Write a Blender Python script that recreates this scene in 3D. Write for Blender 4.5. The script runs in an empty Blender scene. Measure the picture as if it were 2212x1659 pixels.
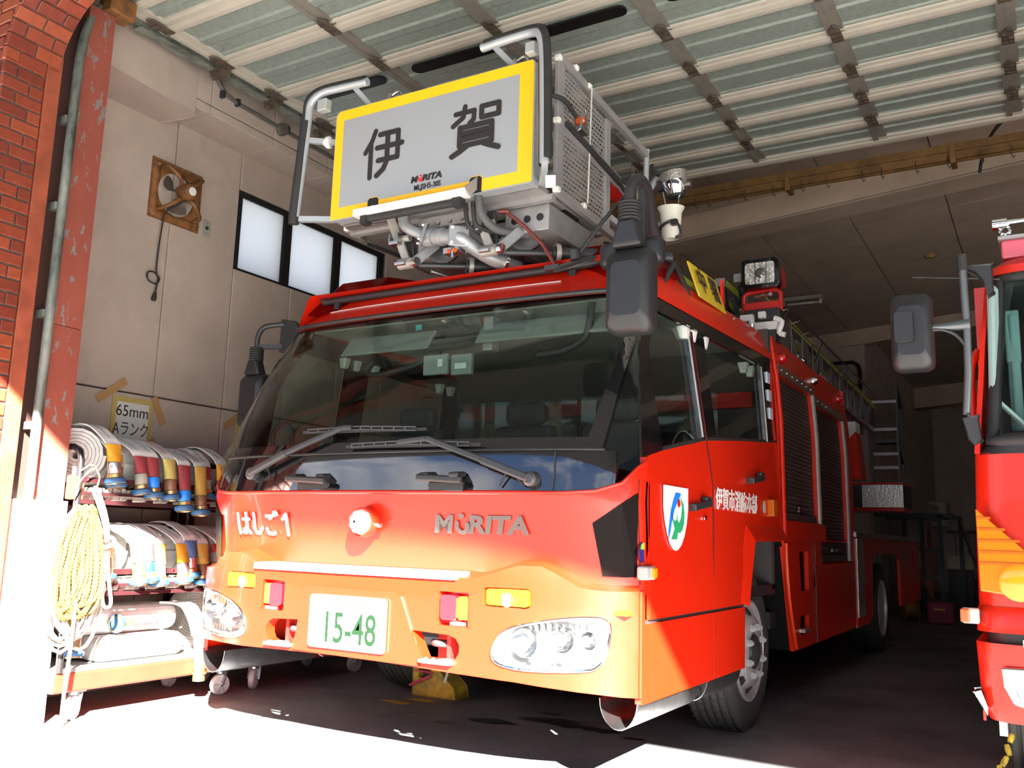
import bpy, math, random
from mathutils import Vector, Matrix
from mathutils.geometry import delaunay_2d_cdt
random.seed(7)
scene = bpy.context.scene
COL = scene.collection

# ------------------------------------------------------------------ camera
cam_d = bpy.data.cameras.new('camera')
cam_d.sensor_fit = 'HORIZONTAL'; cam_d.sensor_width = 36.0
cam_d.lens = 36.0 * 1960.41 / 2212.0
cam_d.clip_start = 0.05; cam_d.clip_end = 300
cam = bpy.data.objects.new('camera', cam_d); COL.objects.link(cam)
def _cam_axes(pitch, yaw, roll):
    f = Vector((math.sin(yaw)*math.cos(pitch), math.cos(yaw)*math.cos(pitch), math.sin(pitch)))
    r = Vector((math.cos(yaw), -math.sin(yaw), 0)); u = r.cross(f)
    return r*math.cos(roll)+u*math.sin(roll), u*math.cos(roll)-r*math.sin(roll), f
_r, _u, _f = _cam_axes(0.16687722, -0.53510394, 0.02915875)
cam.matrix_world = Matrix(((_r.x, _u.x, -_f.x, 0), (_r.y, _u.y, -_f.y, 0), (_r.z, _u.z, -_f.z, 1.02), (0, 0, 0, 1)))
scene.camera = cam

# ------------------------------------------------------------------ sky, sun, exposure
world = bpy.data.worlds.new('sky'); scene.world = world; world.use_nodes = True
_n = world.node_tree.nodes; _l = world.node_tree.links; _n.clear()
_tc = _n.new('ShaderNodeTexCoord'); _sep = _n.new('ShaderNodeSeparateXYZ'); _l.new(_tc.outputs['Generated'], _sep.inputs[0])
_ramp = _n.new('ShaderNodeValToRGB'); _l.new(_sep.outputs['Z'], _ramp.inputs[0])
_e = _ramp.color_ramp.elements
_e[0].position = 0.0; _e[0].color = (0.62, 0.74, 0.90, 1); _e[1].position = 0.6; _e[1].color = (0.13, 0.27, 0.62, 1)
_mp = _n.new('ShaderNodeMapping'); _mp.inputs['Scale'].default_value = (1, 1, 2.6); _l.new(_tc.outputs['Generated'], _mp.inputs[0])
_ns = _n.new('ShaderNodeTexNoise'); _ns.inputs['Scale'].default_value = 2.3; _ns.inputs['Detail'].default_value = 8; _ns.inputs['Roughness'].default_value = 0.6
_l.new(_mp.outputs[0], _ns.inputs[0])
_cr = _n.new('ShaderNodeValToRGB'); _l.new(_ns.outputs['Fac'], _cr.inputs[0])
_cr.color_ramp.elements[0].position = 0.47; _cr.color_ramp.elements[1].position = 0.66
_mx = _n.new('ShaderNodeMixRGB'); _l.new(_cr.outputs[0], _mx.inputs[0]); _l.new(_ramp.outputs[0], _mx.inputs[1]); _mx.inputs[2].default_value = (1.25, 1.25, 1.28, 1)
_bg = _n.new('ShaderNodeBackground'); _l.new(_mx.outputs[0], _bg.inputs[0]); _bg.inputs[1].default_value = 2.8
_out = _n.new('ShaderNodeOutputWorld'); _l.new(_bg.outputs[0], _out.inputs[0])

sun_d = bpy.data.lights.new('sun', 'SUN'); sun_d.energy = 170.0; sun_d.angle = math.radians(0.55); sun_d.color = (1.0, 0.95, 0.86)
sun = bpy.data.objects.new('sun', sun_d); COL.objects.link(sun)
SUN_TRAVEL = Vector((-0.96, 1.0, -0.78)).normalized()
sun.rotation_euler = (-SUN_TRAVEL).to_track_quat('Z', 'Y').to_euler()
sun.location = (8, -8, 9)

vs = scene.view_settings
vs.view_transform = 'Standard'; vs.look = 'None'; vs.gamma = 1.0; vs.use_curve_mapping = False
vs.exposure = -0.4
scene.cycles.use_denoising = True
scene.cycles.max_bounces = 8; scene.cycles.diffuse_bounces = 5; scene.cycles.glossy_bounces = 4
scene.cycles.transmission_bounces = 6; scene.cycles.transparent_max_bounces = 12
scene.cycles.sample_clamp_indirect = 8.0

# ------------------------------------------------------------------ materials
MATS = {}
def mat(name, col=(.5, .5, .5), rough=.5, metal=0., var=0., vscale=6., bump=0., bscale=60., coat=0., spec=.5, emit=None, var_col=None, stretch=(1, 1, 1)):
    if name in MATS: return MATS[name]
    m = bpy.data.materials.new(name); m.use_nodes = True
    nt = m.node_tree; N = nt.nodes; L = nt.links
    b = N['Principled BSDF']
    b.inputs['Base Color'].default_value = (*col, 1); b.inputs['Roughness'].default_value = rough
    b.inputs['Metallic'].default_value = metal; b.inputs['Specular IOR Level'].default_value = spec
    if coat: b.inputs['Coat Weight'].default_value = coat; b.inputs['Coat Roughness'].default_value = .04
    if emit: b.inputs['Emission Color'].default_value = (*emit[0], 1); b.inputs['Emission Strength'].default_value = emit[1]
    if var or bump:
        tc = N.new('ShaderNodeTexCoord'); mp = N.new('ShaderNodeMapping'); L.new(tc.outputs['Object'], mp.inputs[0])
        mp.inputs['Scale'].default_value = stretch
    if var:
        n = N.new('ShaderNodeTexNoise'); n.inputs['Scale'].default_value = vscale; n.inputs['Detail'].default_value = 6; n.inputs['Roughness'].default_value = .65
        L.new(mp.outputs[0], n.inputs[0])
        r = N.new('ShaderNodeValToRGB'); L.new(n.outputs['Fac'], r.inputs[0])
        c2 = var_col or tuple(max(0, c*(1-var)) for c in col)
        c1 = tuple(min(1, c*(1+var*.35)) for c in col)
        r.color_ramp.elements[0].position = .32; r.color_ramp.elements[0].color = (*c2, 1)
        r.color_ramp.elements[1].position = .62; r.color_ramp.elements[1].color = (*c1, 1)
        L.new(r.outputs[0], b.inputs['Base Color'])
    if bump:
        n2 = N.new('ShaderNodeTexNoise'); n2.inputs['Scale'].default_value = bscale; n2.inputs['Detail'].default_value = 4
        L.new(mp.outputs[0], n2.inputs[0])
        bp = N.new('ShaderNodeBump'); bp.inputs['Strength'].default_value = bump; bp.inputs['Distance'].default_value = .01
        L.new(n2.outputs['Fac'], bp.inputs['Height']); L.new(bp.outputs[0], b.inputs['Normal'])
    MATS[name] = m
    return m

def glass(name, tint=(.5, .6, .58), ior=1.5, rough=0.0, body=None):
    """thin sheet glass: tinted see-through plus mirror reflection by Fresnel"""
    if name in MATS: return MATS[name]
    m = bpy.data.materials.new(name); m.use_nodes = True
    nt = m.node_tree; N = nt.nodes; L = nt.links; N.clear()
    o = N.new('ShaderNodeOutputMaterial'); t = N.new('ShaderNodeBsdfTransparent'); t.inputs[0].default_value = (*tint, 1)
    g = N.new('ShaderNodeBsdfGlossy'); g.inputs['Roughness'].default_value = rough; g.inputs[0].default_value = (1, 1, 1, 1)
    fr = N.new('ShaderNodeFresnel'); ge = N.new('ShaderNodeNewGeometry'); mi = N.new('ShaderNodeMix')      # same reflectance from both faces of the sheet
    mi.inputs['A'].default_value = ior; mi.inputs['B'].default_value = 1/ior; L.new(ge.outputs['Backfacing'], mi.inputs['Factor']); L.new(mi.outputs['Result'], fr.inputs[0])
    mx = N.new('ShaderNodeMixShader'); L.new(fr.outputs[0], mx.inputs[0]); L.new(t.outputs[0], mx.inputs[1]); L.new(g.outputs[0], mx.inputs[2])
    last = mx
    if body:
        d = N.new('ShaderNodeBsdfTranslucent'); d.inputs[0].default_value = (*body[0], 1)
        d2 = N.new('ShaderNodeBsdfDiffuse'); d2.inputs[0].default_value = (*body[0], 1)
        ms = N.new('ShaderNodeMixShader'); ms.inputs[0].default_value = .85; L.new(d2.outputs[0], ms.inputs[1]); L.new(d.outputs[0], ms.inputs[2])
        mm = N.new('ShaderNodeMixShader'); mm.inputs[0].default_value = body[1]; L.new(mx.outputs[0], mm.inputs[1]); L.new(ms.outputs[0], mm.inputs[2]); last = mm
    L.new(last.outputs[0], o.inputs[0])
    MATS[name] = m
    return m

def perforated(name, col, sx, sz, dx, dz, axis='YZ'):
    """metal sheet punched with rows of slots"""
    m = bpy.data.materials.new(name); m.use_nodes = True
    nt = m.node_tree; N = nt.nodes; L = nt.links
    b = N['Principled BSDF']; b.inputs['Base Color'].default_value = (*col, 1); b.inputs['Metallic'].default_value = .7; b.inputs['Roughness'].default_value = .42
    o = N['Material Output']; tc = N.new('ShaderNodeTexCoord'); sp = N.new('ShaderNodeSeparateXYZ'); L.new(tc.outputs['Object'], sp.inputs[0])
    def mth(op, a, bb=None):
        n = N.new('ShaderNodeMath'); n.operation = op
        for i, v in enumerate((a, bb)):
            if v is None: continue
            if isinstance(v, (int, float)): n.inputs[i].default_value = v
            else: L.new(v, n.inputs[i])
        return n.outputs[0]
    Y = sp.outputs[axis[0]]; Z = sp.outputs[axis[1]]
    row = mth('FLOOR', mth('DIVIDE', Z, dz)); odd = mth('MULTIPLY', mth('MODULO', mth('ABSOLUTE', row), 2.0), dx*.5)
    fy = mth('ABSOLUTE', mth('SUBTRACT', mth('FRACT', mth('DIVIDE', mth('ADD', Y, odd), dx)), .5))
    fz = mth('ABSOLUTE', mth('SUBTRACT', mth('FRACT', mth('DIVIDE', Z, dz)), .5))
    hole = mth('MULTIPLY', mth('LESS_THAN', fy, sx/dx*.5), mth('LESS_THAN', fz, sz/dz*.5))
    t = N.new('ShaderNodeBsdfTransparent'); mx = N.new('ShaderNodeMixShader')
    L.new(hole, mx.inputs[0]); L.new(b.outputs[0], mx.inputs[1]); L.new(t.outputs[0], mx.inputs[2]); L.new(mx.outputs[0], o.inputs[0])
    MATS[name] = m
    return m

RED = mat('red_paint', (.60, .0165, .0035), .30, coat=.22, var=.05, vscale=2)
RED2 = mat('red_paint_flat', (.50, .014, .010), .45, var=.15, vscale=5)
BLK = mat('black_gloss', (.006, .006, .007), .06, coat=1.0)
BLK.node_tree.nodes['Principled BSDF'].inputs['Coat IOR'].default_value = 1.75
PLA = mat('black_plastic', (.022, .022, .024), .42, bump=.15, bscale=300)
RUB = mat('rubber', (.018, .018, .018), .65, var=.3, vscale=12)
TYR = mat('tyre_rubber', (.028, .027, .026), .75, var=.35, vscale=9, bump=.2, bscale=90)
GLS = glass('windshield_glass', (.74, .82, .78), 1.38)
GLD = glass('side_glass', (.85, .90, .875), 1.38)
CLR = glass('clear_lens', (.93, .95, .96), 1.45)
SMK = mat('smoked_panel', (.008, .005, .005), .25, spec=.06)
SEM = mat('paint_gap', (.10, .004, .003), .6)
GRY = mat('stay_grey', (.13, .14, .145), .35, .6)
CHR = mat('chrome', (.86, .86, .87), .06, 1.0)
ALU = mat('aluminium', (.5, .5, .51), .33, .9, var=.12, vscale=14)
ALM = mat('aluminium_matt', (.37, .36, .36), .5, .55, var=.15, vscale=9)
SIL = mat('silver_paint', (.365, .39, .415), .3, .25, coat=.3)
STL = mat('steel', (.42, .42, .43), .32, 1.0, var=.2, vscale=20)
DST = mat('dark_steel', (.06, .062, .066), .45, .6)
WHT = mat('white_paint', (.72, .72, .70), .4)
YEL = mat('yellow_film', (.90, .49, .010), .35)
YLD = mat('yellow_plate', (.62, .46, .03), .45)
INK = mat('ink_black', (.02, .016, .014), .5)
AMB = mat('amber_lens', (.95, .30, .005), .15, coat=.6)
RLN = mat('red_lens', (.55, .004, .010), .12, coat=.8)
# ------------------------------------------------------------------ mesh helpers
ORG = {}
def V(*a): return Vector(a)
class M:
    """collects faces; build() links them as ONE mesh object"""
    def __init__(s, off=(0, 0, 0)): s.v = []; s.f = []; s.o = Vector(off)
    def add(s, vs, fs):
        k = len(s.v); s.v += [tuple(Vector(p)+s.o) for p in vs]; s.f += [tuple(i+k for i in f) for f in fs]; return s
    def box(s, x0, x1, y0, y1, z0, z1):
        return s.add([(x0,y0,z0),(x1,y0,z0),(x1,y1,z0),(x0,y1,z0),(x0,y0,z1),(x1,y0,z1),(x1,y1,z1),(x0,y1,z1)],
                     [(0,3,2,1),(4,5,6,7),(0,1,5,4),(1,2,6,5),(2,3,7,6),(3,0,4,7)])
    def hexa(s, p):
        return s.add(p, [(0,3,2,1),(4,5,6,7),(0,1,5,4),(1,2,6,5),(2,3,7,6),(3,0,4,7)])
    def obox(s, c, size, mtx):
        hx, hy, hz = (q/2 for q in size); c = Vector(c)
        P = [c + mtx @ Vector(q) for q in ((-hx,-hy,-hz),(hx,-hy,-hz),(hx,hy,-hz),(-hx,hy,-hz),(-hx,-hy,hz),(hx,-hy,hz),(hx,hy,hz),(-hx,hy,hz))]
        return s.hexa(P)
    def bar(s, a, b, w, h, up=(0,0,1)):
        a = Vector(a); b = Vector(b); d = (b-a); L = d.length; d.normalize(); up = Vector(up)
        sd = d.cross(up)
        if sd.length < 1e-4: sd = d.cross(Vector((0,1,0)))
        sd.normalize(); u = sd.cross(d).normalized()
        mt = Matrix((( d.x, sd.x, u.x),(d.y, sd.y, u.y),(d.z, sd.z, u.z)))
        return s.obox((a+b)/2, (L, w, h), mt)
    def prism(s, poly, axis, a, b):
        """poly: 2D outline; axis 'x': (y,z) 'y': (x,z) 'z': (x,y); extruded a->b, caps triangulated"""
        def to(p, t):
            return {'x': (t, p[0], p[1]), 'y': (p[0], t, p[1]), 'z': (p[0], p[1], t)}[axis]
        n = len(poly); k = [to(p, a) for p in poly]+[to(p, b) for p in poly]
        fs = [(i, (i+1) % n, n+(i+1) % n, n+i) for i in range(n)]
        r = delaunay_2d_cdt([Vector(p) for p in poly], [], [list(range(n))], 1, 1e-6)
        if len(r[0]) == n:
            mp = [o[0] for o in r[3]]
            for t in r[2]:
                q = [mp[i] for i in t]; fs.append(tuple(reversed(q))); fs.append(tuple(n+i for i in q))
        else:
            fs.append(tuple(reversed(range(n)))); fs.append(tuple(range(n, 2*n)))
        return s.add(k, fs)
    def tube(s, pts, r, n=10, closed=False, caps=True, sub=0, flat=None):
        P = [Vector(p) for p in pts]
        if sub: P = smooth(P, sub, closed)
        m = len(P); rings = []; prev = None
        for i in range(m):
            if closed: t = P[(i+1) % m]-P[i-1]
            else: t = P[min(i+1, m-1)]-P[max(i-1, 0)]
            t.normalize()
            if prev is None:
                a = Vector((0,0,1)) if abs(t.z) < .9 else Vector((1,0,0))
                sd = t.cross(a).normalized()
            else:
                sd = (prev - t*prev.dot(t)).normalized()
            prev = sd; u = t.cross(sd)
            rr = r[i] if isinstance(r, (list, tuple)) else r
            ry = flat if flat else rr
            rings.append([P[i]+sd*rr*math.cos(2*math.pi*k/n)+u*ry*math.sin(2*math.pi*k/n) for k in range(n)])
        vs = [p for R in rings for p in R]; fs = []
        for i in range(m if closed else m-1):
            j = (i+1) % m
            for k in range(n): fs.append((i*n+k, i*n+(k+1) % n, j*n+(k+1) % n, j*n+k))
        if caps and not closed: fs += [tuple(reversed(range(n))), tuple((m-1)*n+k for k in range(n))]
        return s.add(vs, fs)
    def ribbon(s, pts, wdir, w, th=.004, sub=0):
        """flat strap along pts, width w along wdir"""
        P = [Vector(p) for p in pts]
        if sub: P = smooth(P, sub)
        wd = Vector(wdir).normalized(); m = len(P); vs = []
        for i in range(m):
            t = (P[min(i+1, m-1)]-P[max(i-1, 0)]).normalized(); nn = t.cross(wd).normalized()
            ww = w[min(i, len(w)-1)] if isinstance(w, (list, tuple)) else w
            for a, b in ((-1,-1),(1,-1),(1,1),(-1,1)): vs.append(P[i]+wd*a*ww/2+nn*b*th/2)
        fs = [(0,3,2,1), tuple(4*(m-1)+k for k in range(4))]
        for i in range(m-1):
            for k in range(4): fs.append((4*i+k, 4*i+(k+1) % 4, 4*i+4+(k+1) % 4, 4*i+4+k))
        return s.add(vs, fs)
    def lathe(s, prof, c, ax=(0,0,1), n=20, caps=True):
        """prof: (radius, height along axis)"""
        c = Vector(c); a = Vector(ax).normalized(); h = Vector((0,0,1)) if abs(a.z) < .9 else Vector((1,0,0))
        e1 = a.cross(h).normalized(); e2 = a.cross(e1); vs = []
        for r, t in prof:
            for k in range(n):
                q = 2*math.pi*k/n; vs.append(c+a*t+e1*r*math.cos(q)+e2*r*math.sin(q))
        fs = []
        for i in range(len(prof)-1):
            for k in range(n): fs.append((i*n+k, i*n+(k+1) % n, (i+1)*n+(k+1) % n, (i+1)*n+k))
        if caps: fs += [tuple(reversed(range(n))), tuple((len(prof)-1)*n+k for k in range(n))]
        return s.add(vs, fs)
    def grid(s, rows, closed=False):
        n = len(rows[0]); vs = [p for r in rows for p in r]; fs = []
        for i in range(len(rows)-1):
            for k in range(n if closed else n-1): fs.append((i*n+k, i*n+(k+1) % n, (i+1)*n+(k+1) % n, (i+1)*n+k))
        return s.add(vs, fs)
    def slab(s, rows, off):
        """a grid with thickness: second layer shifted by vector off"""
        off = Vector(off); n = len(rows[0]); m = len(rows)
        A = [Vector(p) for r in rows for p in r]; B = [p+off for p in A]; N = len(A); fs = []
        for i in range(m-1):
            for k in range(n-1):
                q = (i*n+k, i*n+k+1, (i+1)*n+k+1, (i+1)*n+k); fs.append(q); fs.append(tuple(N+j for j in reversed(q)))
        ed = [k for k in range(n)]+[i*n+n-1 for i in range(1, m)]+[(m-1)*n+k for k in range(n-2, -1, -1)]+[i*n for i in range(m-2, 0, -1)]
        for i in range(len(ed)):
            a, b = ed[i], ed[(i+1) % len(ed)]; fs.append((b, a, N+a, N+b))
        return s.add(A+B, fs)
    def sheet(s, outer, holes, fn, step=.08, depth=None):
        """2D outline with holes, filled with a mesh and mapped to 3D by fn(a,b); depth: vector thickness at outline and holes"""
        pts = []; edges = []; loops = []
        for L_ in [outer]+holes:
            d = dense(L_, step); k = len(pts); pts += d; idx = list(range(k, k+len(d))); loops.append(idx)
            edges += [(idx[i], idx[(i+1) % len(idx)]) for i in range(len(idx))]
        x0 = min(p[0] for p in outer); x1 = max(p[0] for p in outer); y0 = min(p[1] for p in outer); y1 = max(p[1] for p in outer)
        x = x0+step/2
        while x < x1:
            y = y0+step/2
            while y < y1:
                if inside((x, y), outer) and not any(inside((x, y), h) for h in holes): pts.append((x, y))
                y += step
            x += step
        r = delaunay_2d_cdt([Vector(p) for p in pts], edges, [], 0, 1e-6)
        fs = []
        for t in r[2]:
            c = sum((r[0][i] for i in t), Vector((0, 0)))/len(t)
            if inside(c, outer) and not any(inside(c, h) for h in holes): fs.append(tuple(t))
        vs = [Vector(fn(p.x, p.y)) for p in r[0]]
        s.add(vs, fs)
        if depth is not None:
            D = Vector(depth)
            for L_ in [outer]+holes:
                d = [Vector(fn(*p)) for p in dense(L_, step)]; n = len(d)
                s.add(d+[p+D for p in d], [(i, (i+1) % n, n+(i+1) % n, n+i) for i in range(n)])
        return s
    def build(s, name, m, parent=None, smooth=0, bevel=0, seg=2, loc=None):
        me = bpy.data.meshes.new(name)
        if parent is not None: o = ORG[parent.name]
        elif loc is not None: o = Vector(loc)
        else:
            o = Vector(((min(p[0] for p in s.v)+max(p[0] for p in s.v))/2, (min(p[1] for p in s.v)+max(p[1] for p in s.v))/2, min(p[2] for p in s.v)))
        me.from_pydata([tuple(Vector(p)-o) for p in s.v], [], s.f)
        me.materials.append(m); me.validate(); me.update()
        ob = bpy.data.objects.new(name, me); COL.objects.link(ob)
        if smooth:
            me.polygons.foreach_set('use_smooth', [True]*len(me.polygons))
            me.set_sharp_from_angle(angle=math.radians(smooth))
        if bevel:
            b = ob.modifiers.new('edge', 'BEVEL'); b.width = bevel; b.segments = seg; b.limit_method = 'ANGLE'; b.angle_limit = math.radians(35)
        if parent is not None: ob.parent = parent
        else: ob.location = o
        ORG[ob.name] = o
        return ob
def dense(L_, step):
    out = []; n = len(L_)
    for i in range(n):
        a = L_[i]; b = L_[(i+1) % n]; d = math.hypot(b[0]-a[0], b[1]-a[1]); k = max(1, int(d/step+.5))
        out += [(a[0]+(b[0]-a[0])*j/k, a[1]+(b[1]-a[1])*j/k) for j in range(k)]
    return out
def inside(p, poly):
    x, y = p[0], p[1]; r = False; n = len(poly); j = n-1
    for i in range(n):
        xi, yi = poly[i]; xj, yj = poly[j]
        if (yi > y) != (yj > y) and x < (xj-xi)*(y-yi)/(yj-yi)+xi: r = not r
        j = i
    return r
def smooth(P, sub, closed=False):
    out = []; m = len(P); rng = range(m if closed else m-1)
    for i in rng:
        if closed: a, b, c, d = P[i-1], P[i], P[(i+1) % m], P[(i+2) % m]
        else: a, b, c, d = P[max(i-1, 0)], P[i], P[i+1], P[min(i+2, m-1)]
        for k in range(sub):
            t = k/sub; out.append(.5*((2*b)+(c-a)*t+(2*a-5*b+4*c-d)*t*t+(3*b-a-3*c+d)*t**3))
    if not closed: out.append(P[-1])
    return out
def rrect(x0, x1, y0, y1, r, n=4):
    o = []
    for cx, cy, a in ((x1-r, y0+r, -90), (x1-r, y1-r, 0), (x0+r, y1-r, 90), (x0+r, y0+r, 180)):
        for k in range(n+1):
            t = math.radians(a+90*k/n); o.append((cx+r*math.cos(t), cy+r*math.sin(t)))
    return o
def lerp(tab, x, i=1):
    if x <= tab[0][0]: return tab[0][i]
    for a, b in zip(tab, tab[1:]):
        if x <= b[0]: return a[i]+(b[i]-a[i])*(x-a[0])/(b[0]-a[0])
    return tab[-1][i]
def thing(name, label, cat, loc, group=None):
    o = bpy.data.objects.new(name, None); COL.objects.link(o); o.location = loc; o.empty_display_size = .1
    o['label'] = label; o['category'] = cat
    if group: o['group'] = group
    ORG[o.name] = Vector(loc)
    return o
def tag(o, label, cat, group=None):
    o['label'] = label; o['category'] = cat
    if group: o['group'] = group
    return o
def struct(o, label=None):
    o['kind'] = 'structure'
    if label: o['label'] = label
    return o
def text(body, size, loc, xdir, up, m, name='lettering', parent=None, bold=0., ext=.002, align='CENTER', sx=1.0, shear=0.):
    c = bpy.data.curves.new('tmp', 'FONT'); c.body = body; c.size = size; c.align_x = align; c.align_y = 'CENTER'
    c.extrude = ext; c.offset = bold; c.shear = shear; c.resolution_u = 3
    o = bpy.data.objects.new('tmp', c); COL.objects.link(o)
    dg = bpy.context.evaluated_depsgraph_get(); me = bpy.data.meshes.new_from_object(o.evaluated_get(dg))
    bpy.data.objects.remove(o); bpy.data.curves.remove(c)
    X = Vector(xdir).normalized(); U = Vector(up).normalized(); Z = X.cross(U).normalized(); U = Z.cross(X)
    mt = Matrix(((X.x*sx, U.x, Z.x, 0), (X.y*sx, U.y, Z.y, 0), (X.z*sx, U.z, Z.z, 0), (0, 0, 0, 1)))
    mt.translation = Vector(loc) - (ORG[parent.name] if parent else Vector((0, 0, 0)))
    me.transform(mt); me.materials.clear(); me.materials.append(m); me.name = name
    ob = bpy.data.objects.new(name, me); COL.objects.link(ob)
    if parent: ob.parent = parent; ORG[ob.name] = ORG[parent.name]
    return ob
def strokes(segs, r, loc, xdir, up, m, name, parent, k=1.0, n=8, th=.003):
    """flat rounded brush strokes: polylines in a unit square"""
    X = Vector(xdir).normalized(); U = Vector(up).normalized(); Z = X.cross(U).normalized(); U = Z.cross(X); o = Vector(loc)
    q = M()
    for pl in segs:
        P = [Vector((a*k, b)) for a, b in pl]
        for a, b in zip(P, P[1:]):
            d = (b-a); L_ = d.length
            if L_ < 1e-6: continue
            d /= L_; nn = Vector((-d.y, d.x)); out = []
            for i in range(n+1):
                t = math.pi*i/n; out.append(b+(nn*math.cos(t)+d*math.sin(t))*r)
            for i in range(n+1):
                t = math.pi*i/n; out.append(a+(-nn*math.cos(t)-d*math.sin(t))*r)
            out.reverse()
            h = th + .00002*len(q.f)
            lo = [o+X*p.x+U*p.y for p in out]; hi = [p+Z*h for p in lo]; N = len(out)
            q.add(lo+hi, [(i, N+i, N+(i+1) % N, (i+1) % N) for i in range(N)]+[tuple(N+i for i in reversed(range(N)))])
    return q.build(name, m, parent)
# ------------------------------------------------------------------ setting materials
CON = mat('concrete_floor', (.185, .187, .192), .62, var=.42, vscale=1.3, bump=.25, bscale=40, spec=.35)
APR = mat('concrete_apron', (.135, .132, .126), .85, var=.2, vscale=.8, bump=.25, bscale=30)
ALC = mat('wall_panel', (.43, .355, .305), .85, var=.13, vscale=2.2, bump=.12, bscale=120)
ALC2 = mat('wall_joint', (.20, .165, .145), .9)
CEI = mat('ceiling_panel', (.46, .365, .285), .9, var=.16, vscale=1.7)
BRK = [mat('brick_%s' % n, c, .38, var=.22, vscale=30, spec=.45) for n, c in (('russet', (.21, .040, .019)), ('orange', (.26, .056, .023)), ('dark', (.16, .030, .016)))]
MOR = mat('mortar', (.10, .085, .075), .9)
SRD = mat('weathered_red_steel', (.24, .058, .038), .55, var=.12, vscale=4, stretch=(1, 1, .4))
def _patchy():
    m = SRD; nt = m.node_tree; N = nt.nodes; L = nt.links; b = N['Principled BSDF']
    tc = N.new('ShaderNodeTexCoord'); mp = N.new('ShaderNodeMapping'); mp.inputs['Scale'].default_value = (3, 5, 2.2); L.new(tc.outputs['Object'], mp.inputs[0])
    n = N.new('ShaderNodeTexNoise'); n.inputs['Scale'].default_value = 3.0; n.inputs['Detail'].default_value = 7; n.inputs['Roughness'].default_value = .7; L.new(mp.outputs[0], n.inputs[0])
    r = N.new('ShaderNodeValToRGB'); r.color_ramp.elements[0].position = .57; r.color_ramp.elements[1].position = .60; L.new(n.outputs['Fac'], r.inputs[0])
    mx = N.new('ShaderNodeMixRGB'); L.new(r.outputs[0], mx.inputs[0]); src = b.inputs['Base Color'].links[0].from_socket; L.new(src, mx.inputs[1]); mx.inputs[2].default_value = (.17, .16, .155, 1)
    L.new(mx.outputs[0], b.inputs['Base Color'])
_patchy()
STR = mat('brown_steel_strip', (.27, .062, .030), .5, var=.35, vscale=6)
TRK = mat('door_track', (.21, .225, .20), .45, .3, var=.55, vscale=9, var_col=(.05, .065, .055), stretch=(1, 1, .35))
GAL = mat('galvanised_panel', (.31, .36, .325), .42, .35, var=.16, vscale=26, bump=.12, bscale=220)
RIB = mat('door_rib', (.46, .425, .365), .4, var=.1, vscale=5)
STI = mat('door_stile', (.22, .20, .175), .5, .2, var=.2, vscale=8)
HNG = mat('hinge_metal', (.15, .12, .09), .5, .5, var=.5, vscale=20)
OCH = mat('ochre_rail', (.15, .078, .022), .6, var=.45, vscale=7)
BFR = mat('black_window_frame', (.012, .012, .013), .35)
PVC = mat('grey_conduit', (.10, .093, .085), .5)
RST = mat('rusty_metal', (.24, .10, .028), .6, .2, var=.55, vscale=14, var_col=(.09, .045, .022))

# ------------------------------------------------------------------ floor and ground
struct(M().box(-6.5, 9, 2.40, 26, -.2, 0).build('floor', CON), 'grey concrete garage floor with oil stains')
struct(M().box(-40, 40, -60, 2.40, -.2, -.001).build('ground', APR), 'pale concrete apron in front of the garage')

# ------------------------------------------------------------------ wall on the window side, one object per cast panel
wl = M()
wl.box(-5.42, -5.312, 3.0, 15.3, 0, 2.955).box(-5.42, -5.312, 3.0, 15.3, 3.58, 4.9).box(-5.42, -5.312, 3.0, 4.61, 2.955, 3.58).box(-5.42, -5.312, 6.375, 15.3, 2.955, 3.58)
wall_left = struct(wl.build('wall_left', ALC2), 'pinkish grey wall of tall cast panels beside the ladder truck')
PW = 6.0
ys = [3.0, 3.408]+[4.008+.6*k for k in range(19)]
for i in range(len(ys)-1):
    a, b = ys[i]+.004, ys[i+1]-.004
    M().box(-5.31, -5.2, a, b, .0, 1.882).build('panel', ALC, wall_left, bevel=.006)
    if 4.60 < ys[i] < 6.3:
        M().box(-5.31, -5.2, a, b, 1.892, 2.955).build('panel', ALC, wall_left, bevel=.006)
        M().box(-5.31, -5.2, a, b, 3.585, 3.90).build('panel', ALC, wall_left, bevel=.006)
    else:
        M().box(-5.31, -5.2, a, b, 1.892, 3.90).build('panel', ALC, wall_left, bevel=.006)
# projecting upper wall with soffit
for i in range(1, len(ys)-1):
    a, b = ys[i]+.003, ys[i+1]-.003
    M().box(-5.2, -4.88, a, b, 3.862, 3.925).build('panel', ALC, wall_left, bevel=.005)
    M().box(-5.2, -4.88, a, b, 3.933, 4.34).build('panel', ALC, wall_left, bevel=.005)
# swept gusset under the upper wall, next to the column
g = [(-5.2, 3.84), (-5.0, 3.875), (-4.875, 3.88), (-4.83, 3.6), (-4.80, 3.0), (-5.2, 3.0)]
struct(M().prism(g, 'z', 3.80, 4.2).build('trim_1', ALC, bevel=.006), 'swept plaster gusset under the upper wall')

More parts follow.
